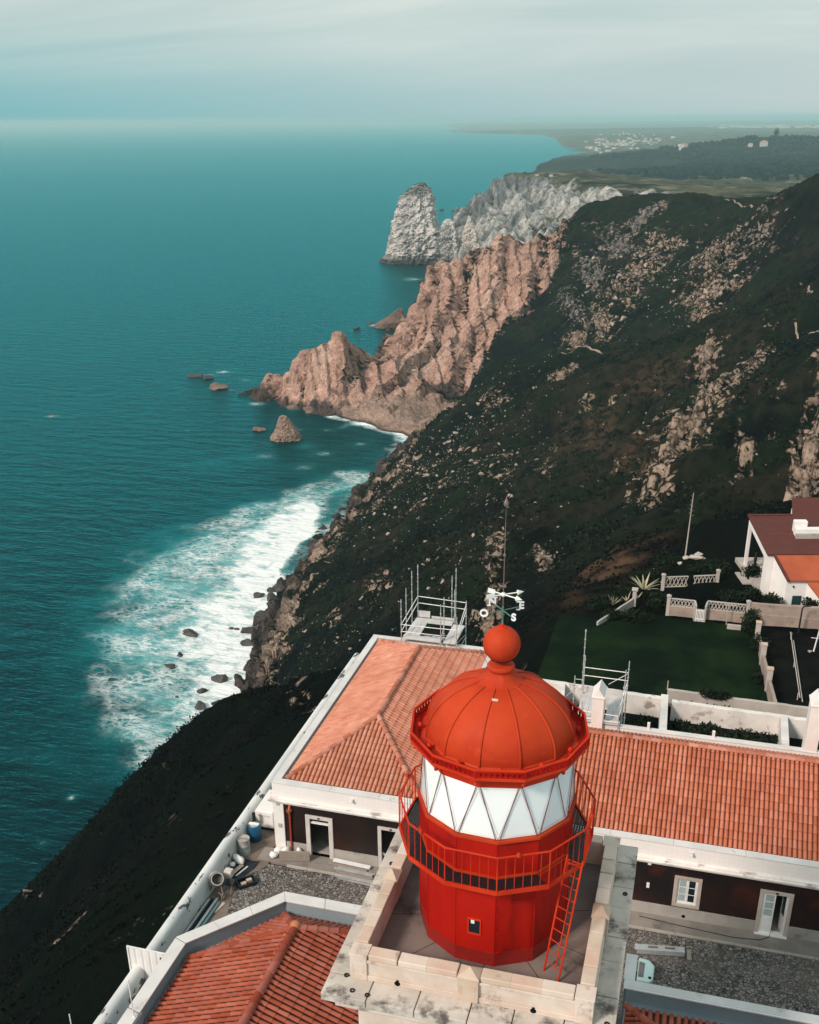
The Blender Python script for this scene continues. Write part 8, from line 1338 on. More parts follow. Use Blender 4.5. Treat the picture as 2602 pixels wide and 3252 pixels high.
hprism('rake_beam', M_white, [(0, 0.76), (.22, 0.76), (.22, 4.94), (0, 4.94)], [-29.35, -29.35, -28.5, -28.5], [-28.93, -28.93, -28.08, -28.08])
hprism('main_roof', M_roofred, [(-.08, -.12), (9.2, -.12), (9.2, 5.4), (-.08, 5.4)], [-28.93, -28.93, -27.92, -27.92], [-28.78, -28.78, -27.77, -27.77], .02)
hprism('roof_edge', M_roofred, [(-.1, 5.3), (3.3, 5.3), (3.3, 5.5), (-.1, 5.5)], -27.9, -27.7, .02)
hprism('upper_roof', M_roofred, [(3.3, 5.41), (9.2, 5.41), (9.2, 7.6), (3.9, 7.6)], [-27.9, -27.9, -27.3, -27.3], [-27.765, -27.765, -27.1, -27.1], .02)
hprism('wall', M_white, [(3.5, 5.3), (9, 5.3), (9, 7.4), (3.9, 7.4)], -33, -27.95)
hprism('annex_wall', M_white, [(.45, -.02), (1.0, -1.78), (1.15, -1.78), (6.5, -1.78), (6.5, -.02)], -33, [-28.95, -30.2, -30.2, -30.2, -28.95])
hprism('annex_roof', M_rooford, [(.55, -.13), (9.2, -.13), (9.2, -1.95), (1.15, -1.95)], [-29.0, -29.0, -30.2, -30.2], [-28.86, -28.86, -30.08, -30.08], .015)
hprism('verge', M_roofred, [(.38, -.13), (.54, -.13), (1.14, -1.97), (.95, -1.97)], [-29.0, -29.0, -30.2, -30.2], [-28.82, -28.82, -30.03, -30.03], .01)
hprism('annex_roof', M_rooford, [(2.4, -1.98), (9.2, -1.98), (9.2, -3.3), (3.1, -3.3)], [-30.35, -30.35, -31.2, -31.2], [-30.22, -30.22, -31.05, -31.05], .015)
hprism('annex_wall', M_white, [(2.45, -1.8), (3.2, -3.15), (9, -3.15), (9, -1.8)], -33, [-30.36, -31.2, -31.2, -30.36])
hprism('chimney', M_white, [(2.6, 2.2), (7.5, 2.2), (7.5, 2.75), (2.6, 2.75)], -29.2, -27.75, .03); hprism('chimney', M_white, [(2.65, 2.76), (3.6, 2.76), (3.6, 3.3), (2.65, 3.3)], -29.2, -27.35, .05)
hprism('chimney_base', M_plinth, [(2.55, 1.95), (7.5, 1.95), (7.5, 2.19), (2.55, 2.19)], -29.2, -28.05)
hprism('door', mat('teal_door', (0.015, 0.05, 0.055), rough=.5), [(1.55, -1.83), (2.2, -1.83), (2.2, -1.79), (1.55, -1.79)], -32.6, -31.35)
MB().lathe([(0, -.07), (.05, -.05), (.07, 0), (.05, .06), (0, .1)], hp_(1.5, -1.85, -30.62), 8).build('wall_lamp', M_dark, HS)
for k in range(3): MB().obox(hp_(1.0, 3.6 - k * .45, fl + .12 - k * .03), hu * .32, hv * .14, Vector((0, 0, .03))).build('porch_step', M_whitemetal, HS)
st = wthing('statue', 'dark figure on a round base inside the porch of the red-roofed house', 'statue', hp_(.62, 4.4, fl)); c = hp_(.62, 4.4, fl)
MB().lathe([(.3, 0), (.32, .06), (.22, .12), (.12, .2), (.1, .5), (.13, .7), (.11, .95), (.08, 1.05), (.1, 1.15), (.06, 1.28), (0, 1.3)], c, 14).build('figure', M_dark, st, smooth=radians(40))

# ------------------------------------------------------------------ plants
def leaf_mesh(name, n, size, shape, seed, m, elong=2.2):
    """n small leaf quads spread through a clump; shape(rng) gives a point"""
    r = np.random.default_rng(seed); P = np.array([shape(r) for _ in range(n)])
    d = r.normal(size=(n, 3)); d[:, 2] = np.abs(d[:, 2]) * .8 + .25; d /= np.linalg.norm(d, axis=1)[:, None]
    s = np.cross(d, r.normal(size=(n, 3))); s /= np.linalg.norm(s, axis=1)[:, None]
    L_ = size * r.uniform(.6, 1.5, n)[:, None]; W_ = L_ / elong
    co = np.stack([P - s * W_ * .5, P + s * W_ * .5, P + s * W_ * .35 + d * L_, P - s * W_ * .35 + d * L_], 1).reshape(-1, 3)
    tint = np.repeat(np.clip(r.normal(.5, .22, n), 0, 1), 4)
    o = np_mesh(name, co, np.arange(n * 4).reshape(-1, 4), m, [('tint', 'FLOAT', tint)], smooth=False); return o
def leaf_mat(name, c1, c2):
    m = bpy.data.materials.new(name); m.use_nodes = True; nt = m.node_tree; b = nt.nodes['Principled BSDF']; b.inputs['Roughness'].default_value = .75; b.inputs['Specular IOR Level'].default_value = .15
    a = nt.nodes.new('ShaderNodeAttribute'); a.attribute_name = 'tint'; r = nt.nodes.new('ShaderNodeMix'); r.data_type = 'RGBA'; r.inputs[6].default_value = (*c1, 1); r.inputs[7].default_value = (*c2, 1)
    nt.links.new(a.outputs['Fac'], r.inputs[0]); nt.links.new(r.outputs[2], b.inputs['Base Color']); return m
M_leaf = leaf_mat('shrub_leaf', (0.004, 0.008, 0.006), (0.016, 0.030, 0.013)); M_leaf2 = leaf_mat('scrub_leaf', (0.0012, 0.0026, 0.0028), (0.0062, 0.0095, 0.0048)); M_dry = leaf_mat('dry_leaf', (0.05, 0.035, 0.02), (0.20, 0.15, 0.09))
def clump(rx, ry, rz):
    blobs = [(random.uniform(-.5, .5) * rx, random.uniform(-.5, .5) * ry, random.uniform(.2, .6) * rz, random.uniform(.35, .6)) for _ in range(7)]
    def f(r):
        bx, by, bz, s = blobs[r.integers(7)]; d = r.normal(size=3); d /= np.linalg.norm(d); q = r.uniform(.6, 1) ** .5
        return (bx + d[0] * s * rx * q, by + d[1] * s * ry * q, max(0, bz + d[2] * s * rz * q))
    return f
SHR = [((-4.6, 71.0), 1.0, .7, .9, 'dark bush beside the narrow kerb wall'), ((-2.9, 71.2), 1.3, .7, 1.0, 'broad dark bush between the white post and the left lattice fence'), ((-1.7, 73.6), 1.0, .8, 1.1, 'bush behind the left lattice fence corner'), ((-5.9, 73.6), 1.3, 1.0, .9, 'dark bush furthest left on the bank behind the lawn'), ((-4.4, 76.4), 1.6, 1.0, 1.0, 'bush below the clump of pale sword leaves'), ((4.9, 71.6), .7, 1.4, 1.3, 'ivy bush overgrowing the end of the right lattice fence'), ((5.5, 68.6), .7, 1.2, .9, 'bush on the stepped garden wall'), ((3.6, 74.4), 1.3, .7, .8, 'bush behind the right lattice fence'), ((5.0, 75.1), .9, .5, .9, 'bush at the white corner of the red-roofed house'), ((6.4, 74.3), .8, .5, .8, 'low bush along the white side wall of the house'), ((8.9, 73.9), .9, .6, 1.0, 'round bush right of the teal door'), ((4.9, 78.9), .8, .7, 1.2, 'dark bush beside the porch steps'), ((1.8, 79.8), 2.2, 1.0, .7, 'low hedge between the upper lattice fence and the house terrace'), ((2.6, 57.6), 1.0, .35, .5, 'weeds on the outer wall at the lawn edge'), ((5.2, 63.9), .35, .8, .5, 'weeds at the foot of the middle pier of the garden wall'), ((1.6, 53.4), 2.2, 2.0, .75, 'dark overgrowth filling the yard right of the whitewashed cross wall'), ((4.4, 53.3), 2.2, 2.0, .75, 'dark overgrowth in the yard in front of the long strip of red tiles'), ((-1.4, 53.8), 1.1, 1.8, .55, 'dark weeds in the yard between the scaffold and the cross wall'), ((2.5, 56.55), 3.0, .5, .7, 'ivy between the ruined white inner wall and the pale outer wall, left half'), ((7.4, 53.2), 1.2, 2.0, .7, 'dark growth beside the right-hand chimney'), ((-.9, 85.0), 2.0, 1.2, .9, 'thicket at the foot of the tall agave stalk'), ((-3.0, 82.5), 1.8, 1.3, 1.0, 'thicket on the bank left of the tall agave stalk')]
for i, ((x, y), rx, ry, rzz, lb) in enumerate(SHR):
    z = gz if y < 70.8 and x > -8.5 or y < 72.8 and x > -4.3 else terr_z(x, y)
    if y < 57.65: z = Z(-31.15)
    if y < 57: z = Z(-31.9)
    o = leaf_mesh('shrub', int(500 * rx * ry + 350), .17, clump(rx, ry, rzz), 100 + i, M_leaf); o.location = (x, y, z - .05); tag(o, lb, 'shrub')
# agaves
def agave(label, x, y, s, n, m):
    a = wthing('agave', label, 'agave', (x, y, terr_z(x, y)))
    for k in range(n):
        an = k * 2.4; el = random.uniform(.5, 1.35); L_ = s * random.uniform(.8, 1.15); w = .07 * s
        d = Vector((cos(an) * cos(el), sin(an) * cos(el), sin(el))); side = Vector((-sin(an), cos(an), 0)); p = Vector((x, y, terr_z(x, y))); mb = MB(); vs = []
        for j in range(5):
            t = j / 4; c = p + d * (L_ * t) - Vector((0, 0, .25 * L_ * t * t * cos(el))); ww = w * (1 - t) ** .7 + .004; vs += [c - side * ww, c + side * ww - Vector((0, 0, .0))]
        mb.add(vs, [(2 * j, 2 * j + 1, 2 * j + 3, 2 * j + 2) for j in range(4)]); mb.build('leaf', m, a)
M_agave = mat('agave_leaf', (0.42, 0.38, 0.27), (0.25, 0.24, 0.15), 3, rough=.6)
agave('large clump of pale sword leaves left of the upper lattice fence', -2.9, 78.0, 1.6, 15, M_agave); agave('small pale agave lowest on the bank above the kerb wall', -4.9, 73.8, .95, 10, M_agave); agave('small agave between the other agaves above the white post', -3.95, 75.0, .85, 9, M_agave); agave('tiny agave nearest the upper lattice fence', -3.2, 75.6, .7, 7, M_agave)
ta_ = wthing('agave_stalk', 'tall dead agave flower stalk with short bare side arms', 'agave stalk', (-.05, 84.0, terr_z(-.05, 84) )); bz = terr_z(-.05, 84)
MB().tube((-.05, 84, bz - .2), (.05, 84, bz + 5.6), .07, 8, .025).build('stem', M_frame2, ta_)
for k in range(16):
    t = .66 + .34 * k / 15; an = k * 2.2; L_ = .5 * (1.25 - t); MB().tube((-.05 + .1 * t, 84, bz + 5.6 * t), (-.05 + .1 * t + cos(an) * L_, 84 + sin(an) * L_, bz + 5.6 * t + .06), .016, 5, .008).build('side_arm', M_oldstone, ta_)
for i, (x, y, s, lb) in enumerate(((.1, 83.3, .3, 'pale stone at the foot of the tall agave stalk'), (.6, 82.9, .25, 'pale stone right of the agave stalk foot'), (1.0, 83.2, .28, 'flat pale stone furthest right in the heap by the agave stalk'), (-.4, 83.0, .22, 'small pale stone left of the agave stalk foot'), (-.9, 80.6, .2, 'pale stone on the path below the agave stalk'), (-1.5, 79.9, .18, 'lowest small pale stone below the agave stalk'))):
    o = lumpy('stone', M_conc, None, (x, y, terr_z(x, y) + .08), (s * 1.3, s, s * .7), 200 + i, True); tag(o, lb, 'stone')
pb = lumpy('net_roll', M_conc, None, (.9, 82.3, terr_z(.9, 82.3) + .12), (.6, .2, .16), 230, rough=.5); tag(pb, 'crumpled pale net lying beside the agave stalk', 'net')
# ground cover scrub on the near slopes, one mass
def scrub(name, label, n, rmin, rmax, a0, a1, size, m, seed, per=9, test=None):
    r = np.random.default_rng(seed); u = r.uniform(radians(a0), radians(a1), n); v = np.log(np.sqrt(r.uniform(rmin ** 2, rmax ** 2, n)))
    i = np.clip(np.searchsorted(U_, u) - 1, 0, len(U_) - 2); j = np.clip(np.searchsorted(V_, v) - 1, 0, len(V_) - 2)
    ok = (rock[i, j] < .45) & (flat[i, j] < .05) & (PZ[i, j] > 5); X, Y, Zz = PX[i, j], PY[i, j], PZ[i, j]
    ok &= ~((X > -20.6) & (Y < 60)); ok &= fbm(X / 12, Y / 12, X * 0, 3, 90) > -.08 + r.normal(0, .12, n)
    X, Y, Zz = X[ok], Y[ok], Zz[ok]; n = len(X); sz = size * r.uniform(.5, 1.4, n) * np.clip(np.hypot(X, Y) / 90, .8, 3)
    c = np.repeat(np.stack([X, Y, Zz], 1), per, 0); s = np.repeat(sz, per)[:, None]; N_ = len(c); o = r.normal(size=(N_, 3)) * s * (.75, .75, .3); o[:, 2] = np.abs(o[:, 2]); P = c + o
    d = r.normal(size=(N_, 3)); d[:, 2] = np.abs(d[:, 2]) + .3; d /= np.linalg.norm(d, axis=1)[:, None]; t = np.cross(d, r.normal(size=(N_, 3))); t /= np.linalg.norm(t, axis=1)[:, None]
    w = s * r.uniform(.35, .7, (N_, 1)); co = np.stack([P - t * w * .5, P + t * w * .5, P + t * w * .3 + d * w * 1.1, P - t * w * .3 + d * w * 1.1], 1).reshape(-1, 3)
    tint = np.repeat(np.clip(np.repeat(r.normal(.45, .25, n), per) + r.normal(0, .15, N_), 0, 1), 4)
    ob = np_mesh(name, co, np.arange(N_ * 4).reshape(-1, 4), m, [('tint', 'FLOAT', tint)], smooth=False); tag(ob, label, kind='stuff')
scrub('scrub', 'dark low scrub covering the slope below the boundary wall', 26000, 40, 150, -60, -18, .24, leaf_mat('darkened_scrub_leaf', (0.0007, 0.0014, 0.0016), (0.0022, 0.0038, 0.0030)), 1, 7)  # same scrub with leaf colour darkened to paint the dim near slope
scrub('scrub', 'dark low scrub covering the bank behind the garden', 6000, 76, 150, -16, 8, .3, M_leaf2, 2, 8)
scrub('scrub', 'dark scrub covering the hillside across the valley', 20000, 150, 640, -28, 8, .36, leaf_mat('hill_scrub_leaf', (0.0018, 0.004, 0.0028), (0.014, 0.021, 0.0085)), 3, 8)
# ------------------------------------------------------------------ rocks in the sea
M_wet = mat('wet_black_rock', (0.030, 0.028, 0.029), (0.06, 0.052, 0.05), 0.3, rough=.6, bump=.6, bscale=1.2, bdist=.3)
M_brownrock = mat('brown_sea_rock', (0.13, 0.085, 0.07), (0.20, 0.135, 0.11), 0.15, rough=.85, bump=.8, bscale=.7, bdist=.5)
RL = ['dark wet boulder in the white surf below the near slope', 'dark rock awash off the pink headland']
lab = {0: 'black boulder in the middle of the white surf', 1: 'small black boulder in the surf, upper of the close pair', 2: 'long black boulder in the surf, lower of the close pair', 3: 'black boulder in the surf, second from the bottom on the left', 4: 'largest black boulder at the right edge of the surf', 5: 'small black rock at the upper right of the surf', 6: 'low black boulder at the lower edge of the surf', 7: 'black boulder at the lower edge of the surf, right of its neighbour', 8: 'tiny black rock just left of the cliff foot in the surf', 9: 'flat black rock reaching from the cliff foot into the surf', 10: 'tiny black rock at the left edge of the boulders in the surf', 11: 'low dark rock furthest out off the pink headland', 12: 'dark rock in foam between the two others off the headland', 13: 'dark hump of rock nearest the tip of the pink headland, with foam around', 14: 'small pointed rock left of the pyramid rock in the cove', 15: 'small dark rock offshore beyond the headland, left one', 16: 'small dark rock offshore beyond the headland, right one', 17: 'tiny rock breaking the surface near the headland tip', 18: 'brown rock at the foot of the pink headland, right of its tip', 19: 'brown rock at the foot of the pink headland, in the middle', 20: 'brown rock at the foot of the pink headland, under the tip', 21: 'tiny dark rock near the grey far cliff, left', 22: 'tiny dark rock near the grey far cliff, right', 23: 'submerged rock with a ring of foam far out on the left'}
for i, (x, y, w, hr, k) in enumerate(SEAROCKS):
    w *= 1.35 if k == 0 else 1.15
    m = M_wet if (k == 0 or i in (11, 12, 15, 16, 21, 22, 23)) else M_brownrock
    o = lumpy('sea_rock', m, None, (x, y, w * hr * .12), (w * .5, w * .36, w * hr * .55), 300 + i, True, 4, .3); o.rotation_euler[2] = random.uniform(-.5, .5)
    tag(o, lab.get(i, 'black boulder at the foot of the near cliff by the surf'), 'rock', 'black boulders at the foot of the near cliff' if i not in lab else None)
def stack(label, c, outline, depth, zh, m, seed, rings=90, seg=130, amp=.1, yaw=0):
    """rock pinnacle from half-widths at heights; own noise all round"""
    hs = np.array([o[0] for o in outline]); l = np.array([o[1] for o in outline]); r = np.array([o[2] for o in outline]); vs = []
    H, A = np.meshgrid(np.linspace(0, 1, rings), np.linspace(0, 2 * pi, seg, endpoint=False), indexing='ij')
    Lh, Rh = np.interp(H, hs, l), np.interp(H, hs, r); cx = (Lh + Rh) / 2; hw = (Rh - Lh) / 2
    ca, sa = np.cos(A), np.sin(A); sq = 1 / np.maximum(np.abs(ca), np.abs(sa)) ** .35
    X = cx + hw * ca * sq; Y = np.minimum(hw * 1.0, depth) * sa * sq; Zc = H * zh
    S = zh * .16; q = fbm(X / S + 3, Y / S, Zc / S * .5, 5, seed, .55, True); q2 = fbm(X / S * 3, Y / S * 3, (Zc + X * .45) / S * 2.6, 4, seed + 9, .6)
    dd = (q - .4) * amp * zh * .55 + q2 * amp * zh * .4; dd *= np.clip(hw / (zh * .12), .15, 1)
    tt = (X * .55 - Zc * .9 + Y * .3) / (zh * .12) + q * 1.1; sw = tt - np.floor(tt); sw = np.where(sw < .85, sw / .85, (1 - sw) / .15)
    t2 = (X * .8 - Zc * .12 + Y * .7) / (zh * .17) + q2 * .7; s2_ = t2 - np.floor(t2); s2_ = np.where(s2_ < .85, s2_ / .85, (1 - s2_) / .15)
    dd = dd * .55 + ((sw - .5) * .03 + (s2_ - .5) * .045) * zh * np.clip(hw / (zh * .12), .1, 1)
    X += ca * dd; Y += sa * dd; Zc += q2 * zh * .012
    cyw, syw = cos(yaw), sin(yaw); co = np.stack([c[0] + X * cyw - Y * syw, c[1] + X * syw + Y * cyw, Zc - .04 * zh], -1)
    f = []; 
    for j in range(rings - 1):
        for i in range(seg): f.append((j * seg + i, j * seg + (i + 1) % seg, (j + 1) * seg + (i + 1) % seg, (j + 1) * seg + i))
    co = co.reshape(-1, 3); top = co[-seg:].mean(0) + (0, 0, zh * .01); co = np.vstack([co, top])
    for i in range(seg): f.append(((rings - 1) * seg + i, (rings - 1) * seg + (i + 1) % seg, len(co) - 1, len(co) - 1))
    fq = np.array(f[:-seg]); me = bpy.data.meshes.new('sea_stack'); me.from_pydata([tuple(p) for p in co], [], [tuple(x) for x in fq] + [t[:3] for t in f[-seg:]])
    me.materials.append(m)
    o = bpy.data.objects.new('sea_stack', me); COL.objects.link(o); tag(o, label, 'sea stack'); return o
M_ursa = mat('pale_grey_stack_rock', (0.60, 0.57, 0.54), (0.42, 0.41, 0.40), 0.05, rough=.9, bump=.9, bscale=.28, bdist=2.5, stain=(0.15, 0.155, 0.16), sscale=.035, sthr=(.57, .66), stretch=(1, 1, 1.9))
s = 1508 / 2234 * 1.0; ux = Vector((cos(.27), sin(.27), 0))
ursa = stack('tall pale grey sea stack standing off the far cliffs', (-403, 1480), [(0, -74 * s, 72 * s), (.07, -71 * s, 74 * s), (.12, -60 * s, 73 * s), (.3, -53 * s, 64 * s), (.42, -48 * s, 54 * s), (.48, -46 * s, 42 * s), (.6, -40 * s, 38 * s), (.75, -33 * s, 36 * s), (.84, -25 * s, 33 * s), (.91, -15 * s, 29 * s), (.97, -3 * s, 24 * s), (1, 6 * s, 19 * s)], 34, 104, M_ursa, 5, amp=.10, yaw=.27)

def ursa_material():
    m = M_ursa; nt = m.node_tree; N = nt.nodes; L = nt.links; b = N['Principled BSDF']; src = b.inputs['Base Color'].links[0].from_socket
    geo = N.new('ShaderNodeNewGeometry')
    def dot(sock, v):
        d = N.new('ShaderNodeVectorMath'); d.operation = 'DOT_PRODUCT'; L.new(geo.outputs[sock], d.inputs[0]); d.inputs[1].default_value = v; return d.outputs['Value']
    cv = N.new('ShaderNodeCombineXYZ'); L.new(dot('Position', (0.05, 0.02, -0.085)), cv.inputs[0]); L.new(dot('Position', (0.012, 0.02, 0.007)), cv.inputs[1])
    ns = N.new('ShaderNodeTexNoise'); ns.inputs['Scale'].default_value = 1.5; ns.inputs['Detail'].default_value = 8; ns.inputs['Roughness'].default_value = 0.66; L.new(cv.outputs[0], ns.inputs[0])
    def rmp(x, a, c):
        r = N.new('ShaderNodeMapRange'); r.interpolation_type = 'SMOOTHSTEP'; r.inputs[1].default_value = a; r.inputs[2].default_value = c; L.new(x, r.inputs[0]); return r.outputs[0]
    def mix(f, a, c):
        x = N.new('ShaderNodeMix'); x.data_type = 'RGBA'; L.new(f, x.inputs[0]); L.new(a, x.inputs[6]); x.inputs[7].default_value = c; return x.outputs[2]
    col = mix(rmp(ns.outputs[0], 0.54, 0.62), src, (0.15, 0.15, 0.155, 1))
    mm = N.new('ShaderNodeMath'); mm.operation = 'MULTIPLY'; L.new(rmp(dot('Position', (-0.12, 0, 1.0)), 130, 136), mm.inputs[0]); L.new(rmp(dot('Normal', (-.3, 0, 1)), 0.25, 0.55), mm.inputs[1])
    col = mix(mm.outputs[0], col, (0.022, 0.026, 0.022, 1))
    lo = N.new('ShaderNodeMapRange'); lo.inputs[1].default_value = 12; lo.inputs[2].default_value = 4; L.new(dot('Position', (0, 0, 1)), lo.inputs[0]); col = mix(lo.outputs[0], col, (0.06, 0.06, 0.062, 1))
    L.new(col, b.inputs['Base Color'])
ursa_material()
stack('ragged grey side pinnacle leaning on the tall sea stack', (-357, 1475), [(0, -16, 18), (.4, -13, 15), (.7, -9, 11), (.92, -6, 7), (1, -3, 3)], 14, 58, M_ursa, 15, amp=.14, yaw=.27)
stack('slim pale pinnacle between the sea stack and the grey cliff', (-331, 1490), [(0, -24, 26), (.25, -17, 20), (.5, -11, 13), (.75, -5, 7), (.9, -2.5, 3.5), (1, -1, 1)], 14, 62, mat('cream_rock', (0.58, 0.52, 0.46), (0.44, 0.41, 0.38), .06, rough=.9, bump=.8, bscale=.3, bdist=2), 25, amp=.1, yaw=.27)
sc2 = 645 / 2234
stack('brown pyramid rock standing in the cove', (-245.5, 595), [(0, -33 * sc2, 35 * sc2), (.15, -31 * sc2, 31 * sc2), (.35, -22 * sc2, 25 * sc2), (.6, -17 * sc2, 16 * sc2), (.8, -14 * sc2, 9 * sc2), (.93, -10 * sc2, 3 * sc2), (1, -6 * sc2, -2 * sc2)], 7.5, 15.2, mat('pyramid_rock', (0.26, 0.175, 0.14), (0.36, 0.255, 0.205), .3, rough=.9, bump=.8, bscale=1.1, bdist=.6, stain=(.09, .065, .055), sscale=.25, sthr=(.56, .68)), 35, amp=.14, yaw=.39)
stack('dark rocky spur at the waterline below the pink cliff', (-291, 985), [(0, -19, 15), (.3, -13, 13), (.55, -5, 12), (.8, 1, 10), (1, 5, 9)], 12, 17, M_brownrock, 45, amp=.16, yaw=.3)
# boulders lying on the slopes: a few shapes, each boulder an object
M_pale = mat('pale_boulder', (0.40, 0.325, 0.27), (0.27, 0.215, 0.18), .5, rough=.95, bump=.7, bscale=1.6, bdist=.3)
protos = []
for k in range(7):
    p = lumpy('boulder', M_pale, None, (0, 0, 0), (1, .8, .75), 500 + k, True, 3, .25); protos.append(p)
rb = random.Random(4); BOULDERS.sort(key=lambda q: -q[2] / hypot(q[0], q[1]))
for i, (x, y, sz) in enumerate(BOULDERS[:285]):
    p = protos[i % 7]; o = p if i < 7 else p.copy()
    if i >= 7: COL.objects.link(o)
    s = sz * .5; o.location = (x, y, terr_z(x, y) + s * .25); o.scale = (s * rb.uniform(.7, 1.2), s * rb.uniform(.6, 1.1), s * rb.uniform(.6, 1.3)); o.rotation_euler = (rb.uniform(-.5, .5), rb.uniform(-.5, .5), rb.uniform(0, 6))
    tag(o, 'pale boulder lying among the dark scrub of the hillside', 'boulder', 'pale boulders scattered over the hillside')
def rubble(n, seed):
    r = np.random.default_rng(seed); k = 0; C = np.array(BOULDERS); base = np.array([v.co[:] for v in protos[0].data.vertices]); 
    bm = bmesh.new(); bmesh.ops.create_icosphere(bm, subdivisions=1, radius=1); bv = np.array([v.co[:] for v in bm.verts]); bf = np.array([[v.index for v in f.verts] for f in bm.faces]); bm.free()
    cs = []; fs = []
    for t in range(n):
        b = C[r.integers(len(C))]; d = hypot(b[0], b[1]); x, y = b[0] + r.normal() * d * .03, b[1] + r.normal() * d * .04; z = terr_z(x, y)
        if z < 3: continue
        s = d / 2234 * r.uniform(1.2, 3.6) * .5; q = bv * (1 + r.uniform(-.35, .35, (len(bv), 1))) * s * r.uniform(.6, 1.3, 3); fs.append(bf + len(cs) * len(bv)); cs.append(q + (x, y, z + s * .2))
    o = np_mesh('stones', np.vstack(cs), np.vstack(fs), M_pale, smooth=False); tag(o, 'small pale stones strewn over the dark slopes', kind='stuff')
rubble(2200, 8)
# footpaths: narrow ribbons laid on the ground
M_path = mat('sandy_path', (0.27, 0.21, 0.165), (0.22, 0.17, 0.13), .3, rough=.95, bump=.3)
def footpath(label, pts, w):
    mb = MB(); vs = []; P = []
    for a, b in zip(pts, pts[1:]):
        for k in range(10): P.append((a[0] + (b[0] - a[0]) * k / 10, a[1] + (b[1] - a[1]) * k / 10))
    P.append(pts[-1])
    for i, (x, y) in enumerate(P):
        a = P[max(0, i - 1)]; b = P[min(len(P) - 1, i + 1)]; d = Vector((b[0] - a[0], b[1] - a[1], 0)).normalized(); s = Vector((-d.y, d.x, 0)) * w * .36 * (.6 + .5 * random.random())
        for q in (1, 0, -1): vs.append((x + s.x * q, y + s.y * q, terr_z(x + s.x * q, y + s.y * q) + .3))
    n = len(P); mb.add(vs, [(3 * i + k, 3 * i + k + 1, 3 * i + k + 4, 3 * i + k + 3) for i in range(n - 1) for k in (0, 1)])
    tag(mb.build('footpath', M_path, smooth=True), label, kind='structure')
footpath('sandy footpath along the green spur', [(-86, 585), (-72, 575), (-58, 568), (-45, 560), (-34, 552), (-22, 545)], 1.6)
footpath('sandy footpath near the cove', [(-128, 596), (-118, 592), (-104, 588)], 1.2)
footpath('winding footpath on the skyline hill', [(-.7, 948), (6.6, 928), (9, 915), (14, 895), (23, 868)], 2.4)
footpath('forked footpath on the right of the hill', [(47, 545), (43, 525), (39, 508), (40, 490), (44, 478)], 1.6)
footpath('short footpath on the right of the hill', [(32, 456), (34, 446), (36.5, 441), (44, 436)], 1.3)
# ------------------------------------------------------------------ far village and town
M_hw = mat('far_white_wall', (0.50, 0.48, 0.46), rough=.8); M_hr = mat('far_tile_roof', (0.42, 0.20, 0.13), rough=.8)
def house_proto(w, d, h, flat_):
    mb = MB(); mb.box(-w, w, -d, d, -4, h); o = mb.build('village_house', M_hw)
    if not flat_:
        o.data.materials.append(M_hr); bm = bmesh.new(); bm.from_mesh(o.data); v = [bm.verts.new(p) for p in ((-w - .4, -d - .4, h + .03), (w + .4, -d - .4, h + .03), (w + .4, d + .4, h + .03), (-w - .4, d + .4, h + .03), (-w * .5, 0, h + d * .6), (w * .5, 0, h + d * .6))]
        for f in ((0, 1, 5, 4), (1, 2, 5), (2, 3, 4, 5), (3, 0, 4)): q = bm.faces.new([v[i] for i in f]); q.material_index = 1
        bm.to_mesh(o.data); bm.free()
    return o
hp0 = [house_proto(8, 6, 7, False), house_proto(11, 7, 9, True), house_proto(6, 5, 6, True)]
for i, (x, y) in enumerate(VILLAGE):
    p = hp0[i % 3]; o = p if i < 3 else p.copy()
    if i >= 3: COL.objects.link(o)
    o.location = (x, y, terr_z(x, y)); s = random.uniform(.8, 1.5); o.scale = (s, s, s); o.rotation_euler[2] = random.uniform(0, 3); tag(o, 'tiny white house of the village on the far coast', 'house', 'white houses of the far coastal village')
tp0 = [house_proto(26, 14, 12, True), house_proto(40, 16, 9, True)]
for i, (x, y) in enumerate(FARTOWN):
    p = tp0[i % 2]; o = p if i < 2 else p.copy()
    if i >= 2: COL.objects.link(o)
    o.name = 'town_block'; o.location = (x, y, terr_z(x, y)); s = random.uniform(.8, 1.9); o.scale = (s, s, 1); o.rotation_euler[2] = random.uniform(-.4, .4); tag(o, 'pale building of the town on the hazy horizon', 'building', 'pale buildings of the town on the horizon')
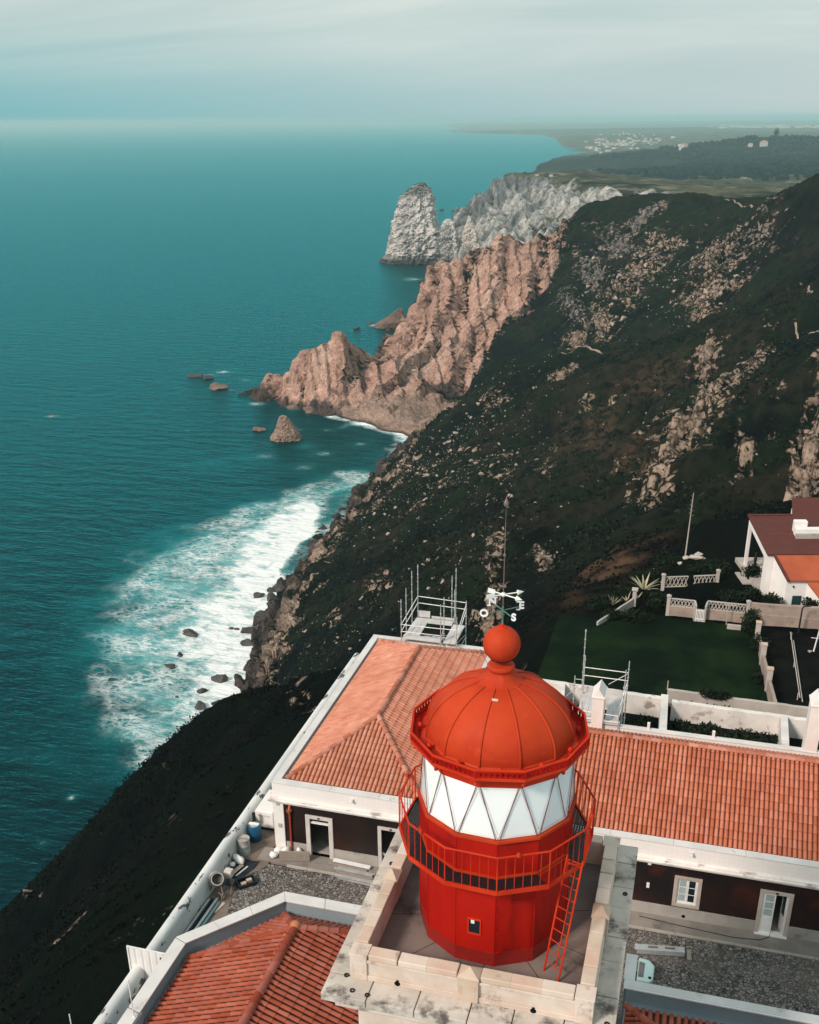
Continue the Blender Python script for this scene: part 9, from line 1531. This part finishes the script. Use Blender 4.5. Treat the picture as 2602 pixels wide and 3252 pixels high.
for x, y, sx, lb in ((117, 4566, 1.6, 'white farmhouse on the dark wooded ridge, the larger one'), (69, 4552, 1.0, 'small white farmhouse on the dark wooded ridge')):
    o = hp0[0].copy(); COL.objects.link(o); o.name = 'farmhouse'; o.location = (x, y, terr_z(x, y) + 3); o.scale = (sx, sx, sx); o.rotation_euler[2] = .2; tag(o, lb, 'house'); del o['group']
for x, y, lb in ((-333, 2060, 'pale hut on the edge of the far plateau, left'), (-308, 2063, 'pale hut on the edge of the far plateau, right')):
    o = hp0[2].copy(); COL.objects.link(o); o.name = 'hut'; o.location = (x, y, terr_z(x, y)); o.scale = (.5, .5, .6); tag(o, lb, 'hut'); del o['group']
tt = wthing('tree', 'lone tall tree on the dark wooded ridge', 'tree', (168, 4860, terr_z(168, 4860)))
o = leaf_mesh('crown', 500, 3.2, lambda r: tuple(r.normal(size=3) * (4.5, 4.5, 7) + (0, 0, 20)), 61, M_leaf); o.parent = tt; MB().tube((168, 4860, terr_z(168, 4860) - 2), (168, 4860, terr_z(168, 4860) + 20), 1.0, 8, .4).build('trunk', M_oldstone, tt)
# crowns of the woods on the far ridge, one mass
def woods(n, seed):
    r = np.random.default_rng(seed); bm = bmesh.new(); bmesh.ops.create_icosphere(bm, subdivisions=1, radius=1); bv = np.array([v.co[:] for v in bm.verts]); bf = np.array([[v.index for v in f.verts] for f in bm.faces]); bm.free(); cs = []; fs = []
    while len(cs) < n:
        a = radians(r.uniform(-8, 10)); d = r.uniform(2600, 5200); x, y = d * sin(a), d * cos(a); z = terr_z(x, y)
        if z < 40 or d > 4700 and z < 60: continue
        if pnoise(np.array([x / 160]), np.array([y / 160]), np.array([0.]))[0] < -.12: 
            if r.random() < .85: continue
        s = r.uniform(4, 9); fs.append(bf + len(cs) * len(bv)); cs.append(bv * (1 + r.uniform(-.3, .3, (len(bv), 1))) * (s, s, s * .8) + (x, y, z + s * .35))
    o = np_mesh('woods', np.vstack(cs), np.vstack(fs), mat('far_tree_crown', (.002, .009, .010), (.004, .014, .013), .02, rough=.95, spec=.05), smooth=True); tag(o, 'dark woods covering the far ridge', kind='stuff')
woods(3500, 3)
for o in bpy.data.objects:
    if '_world' in o: del o['_world']
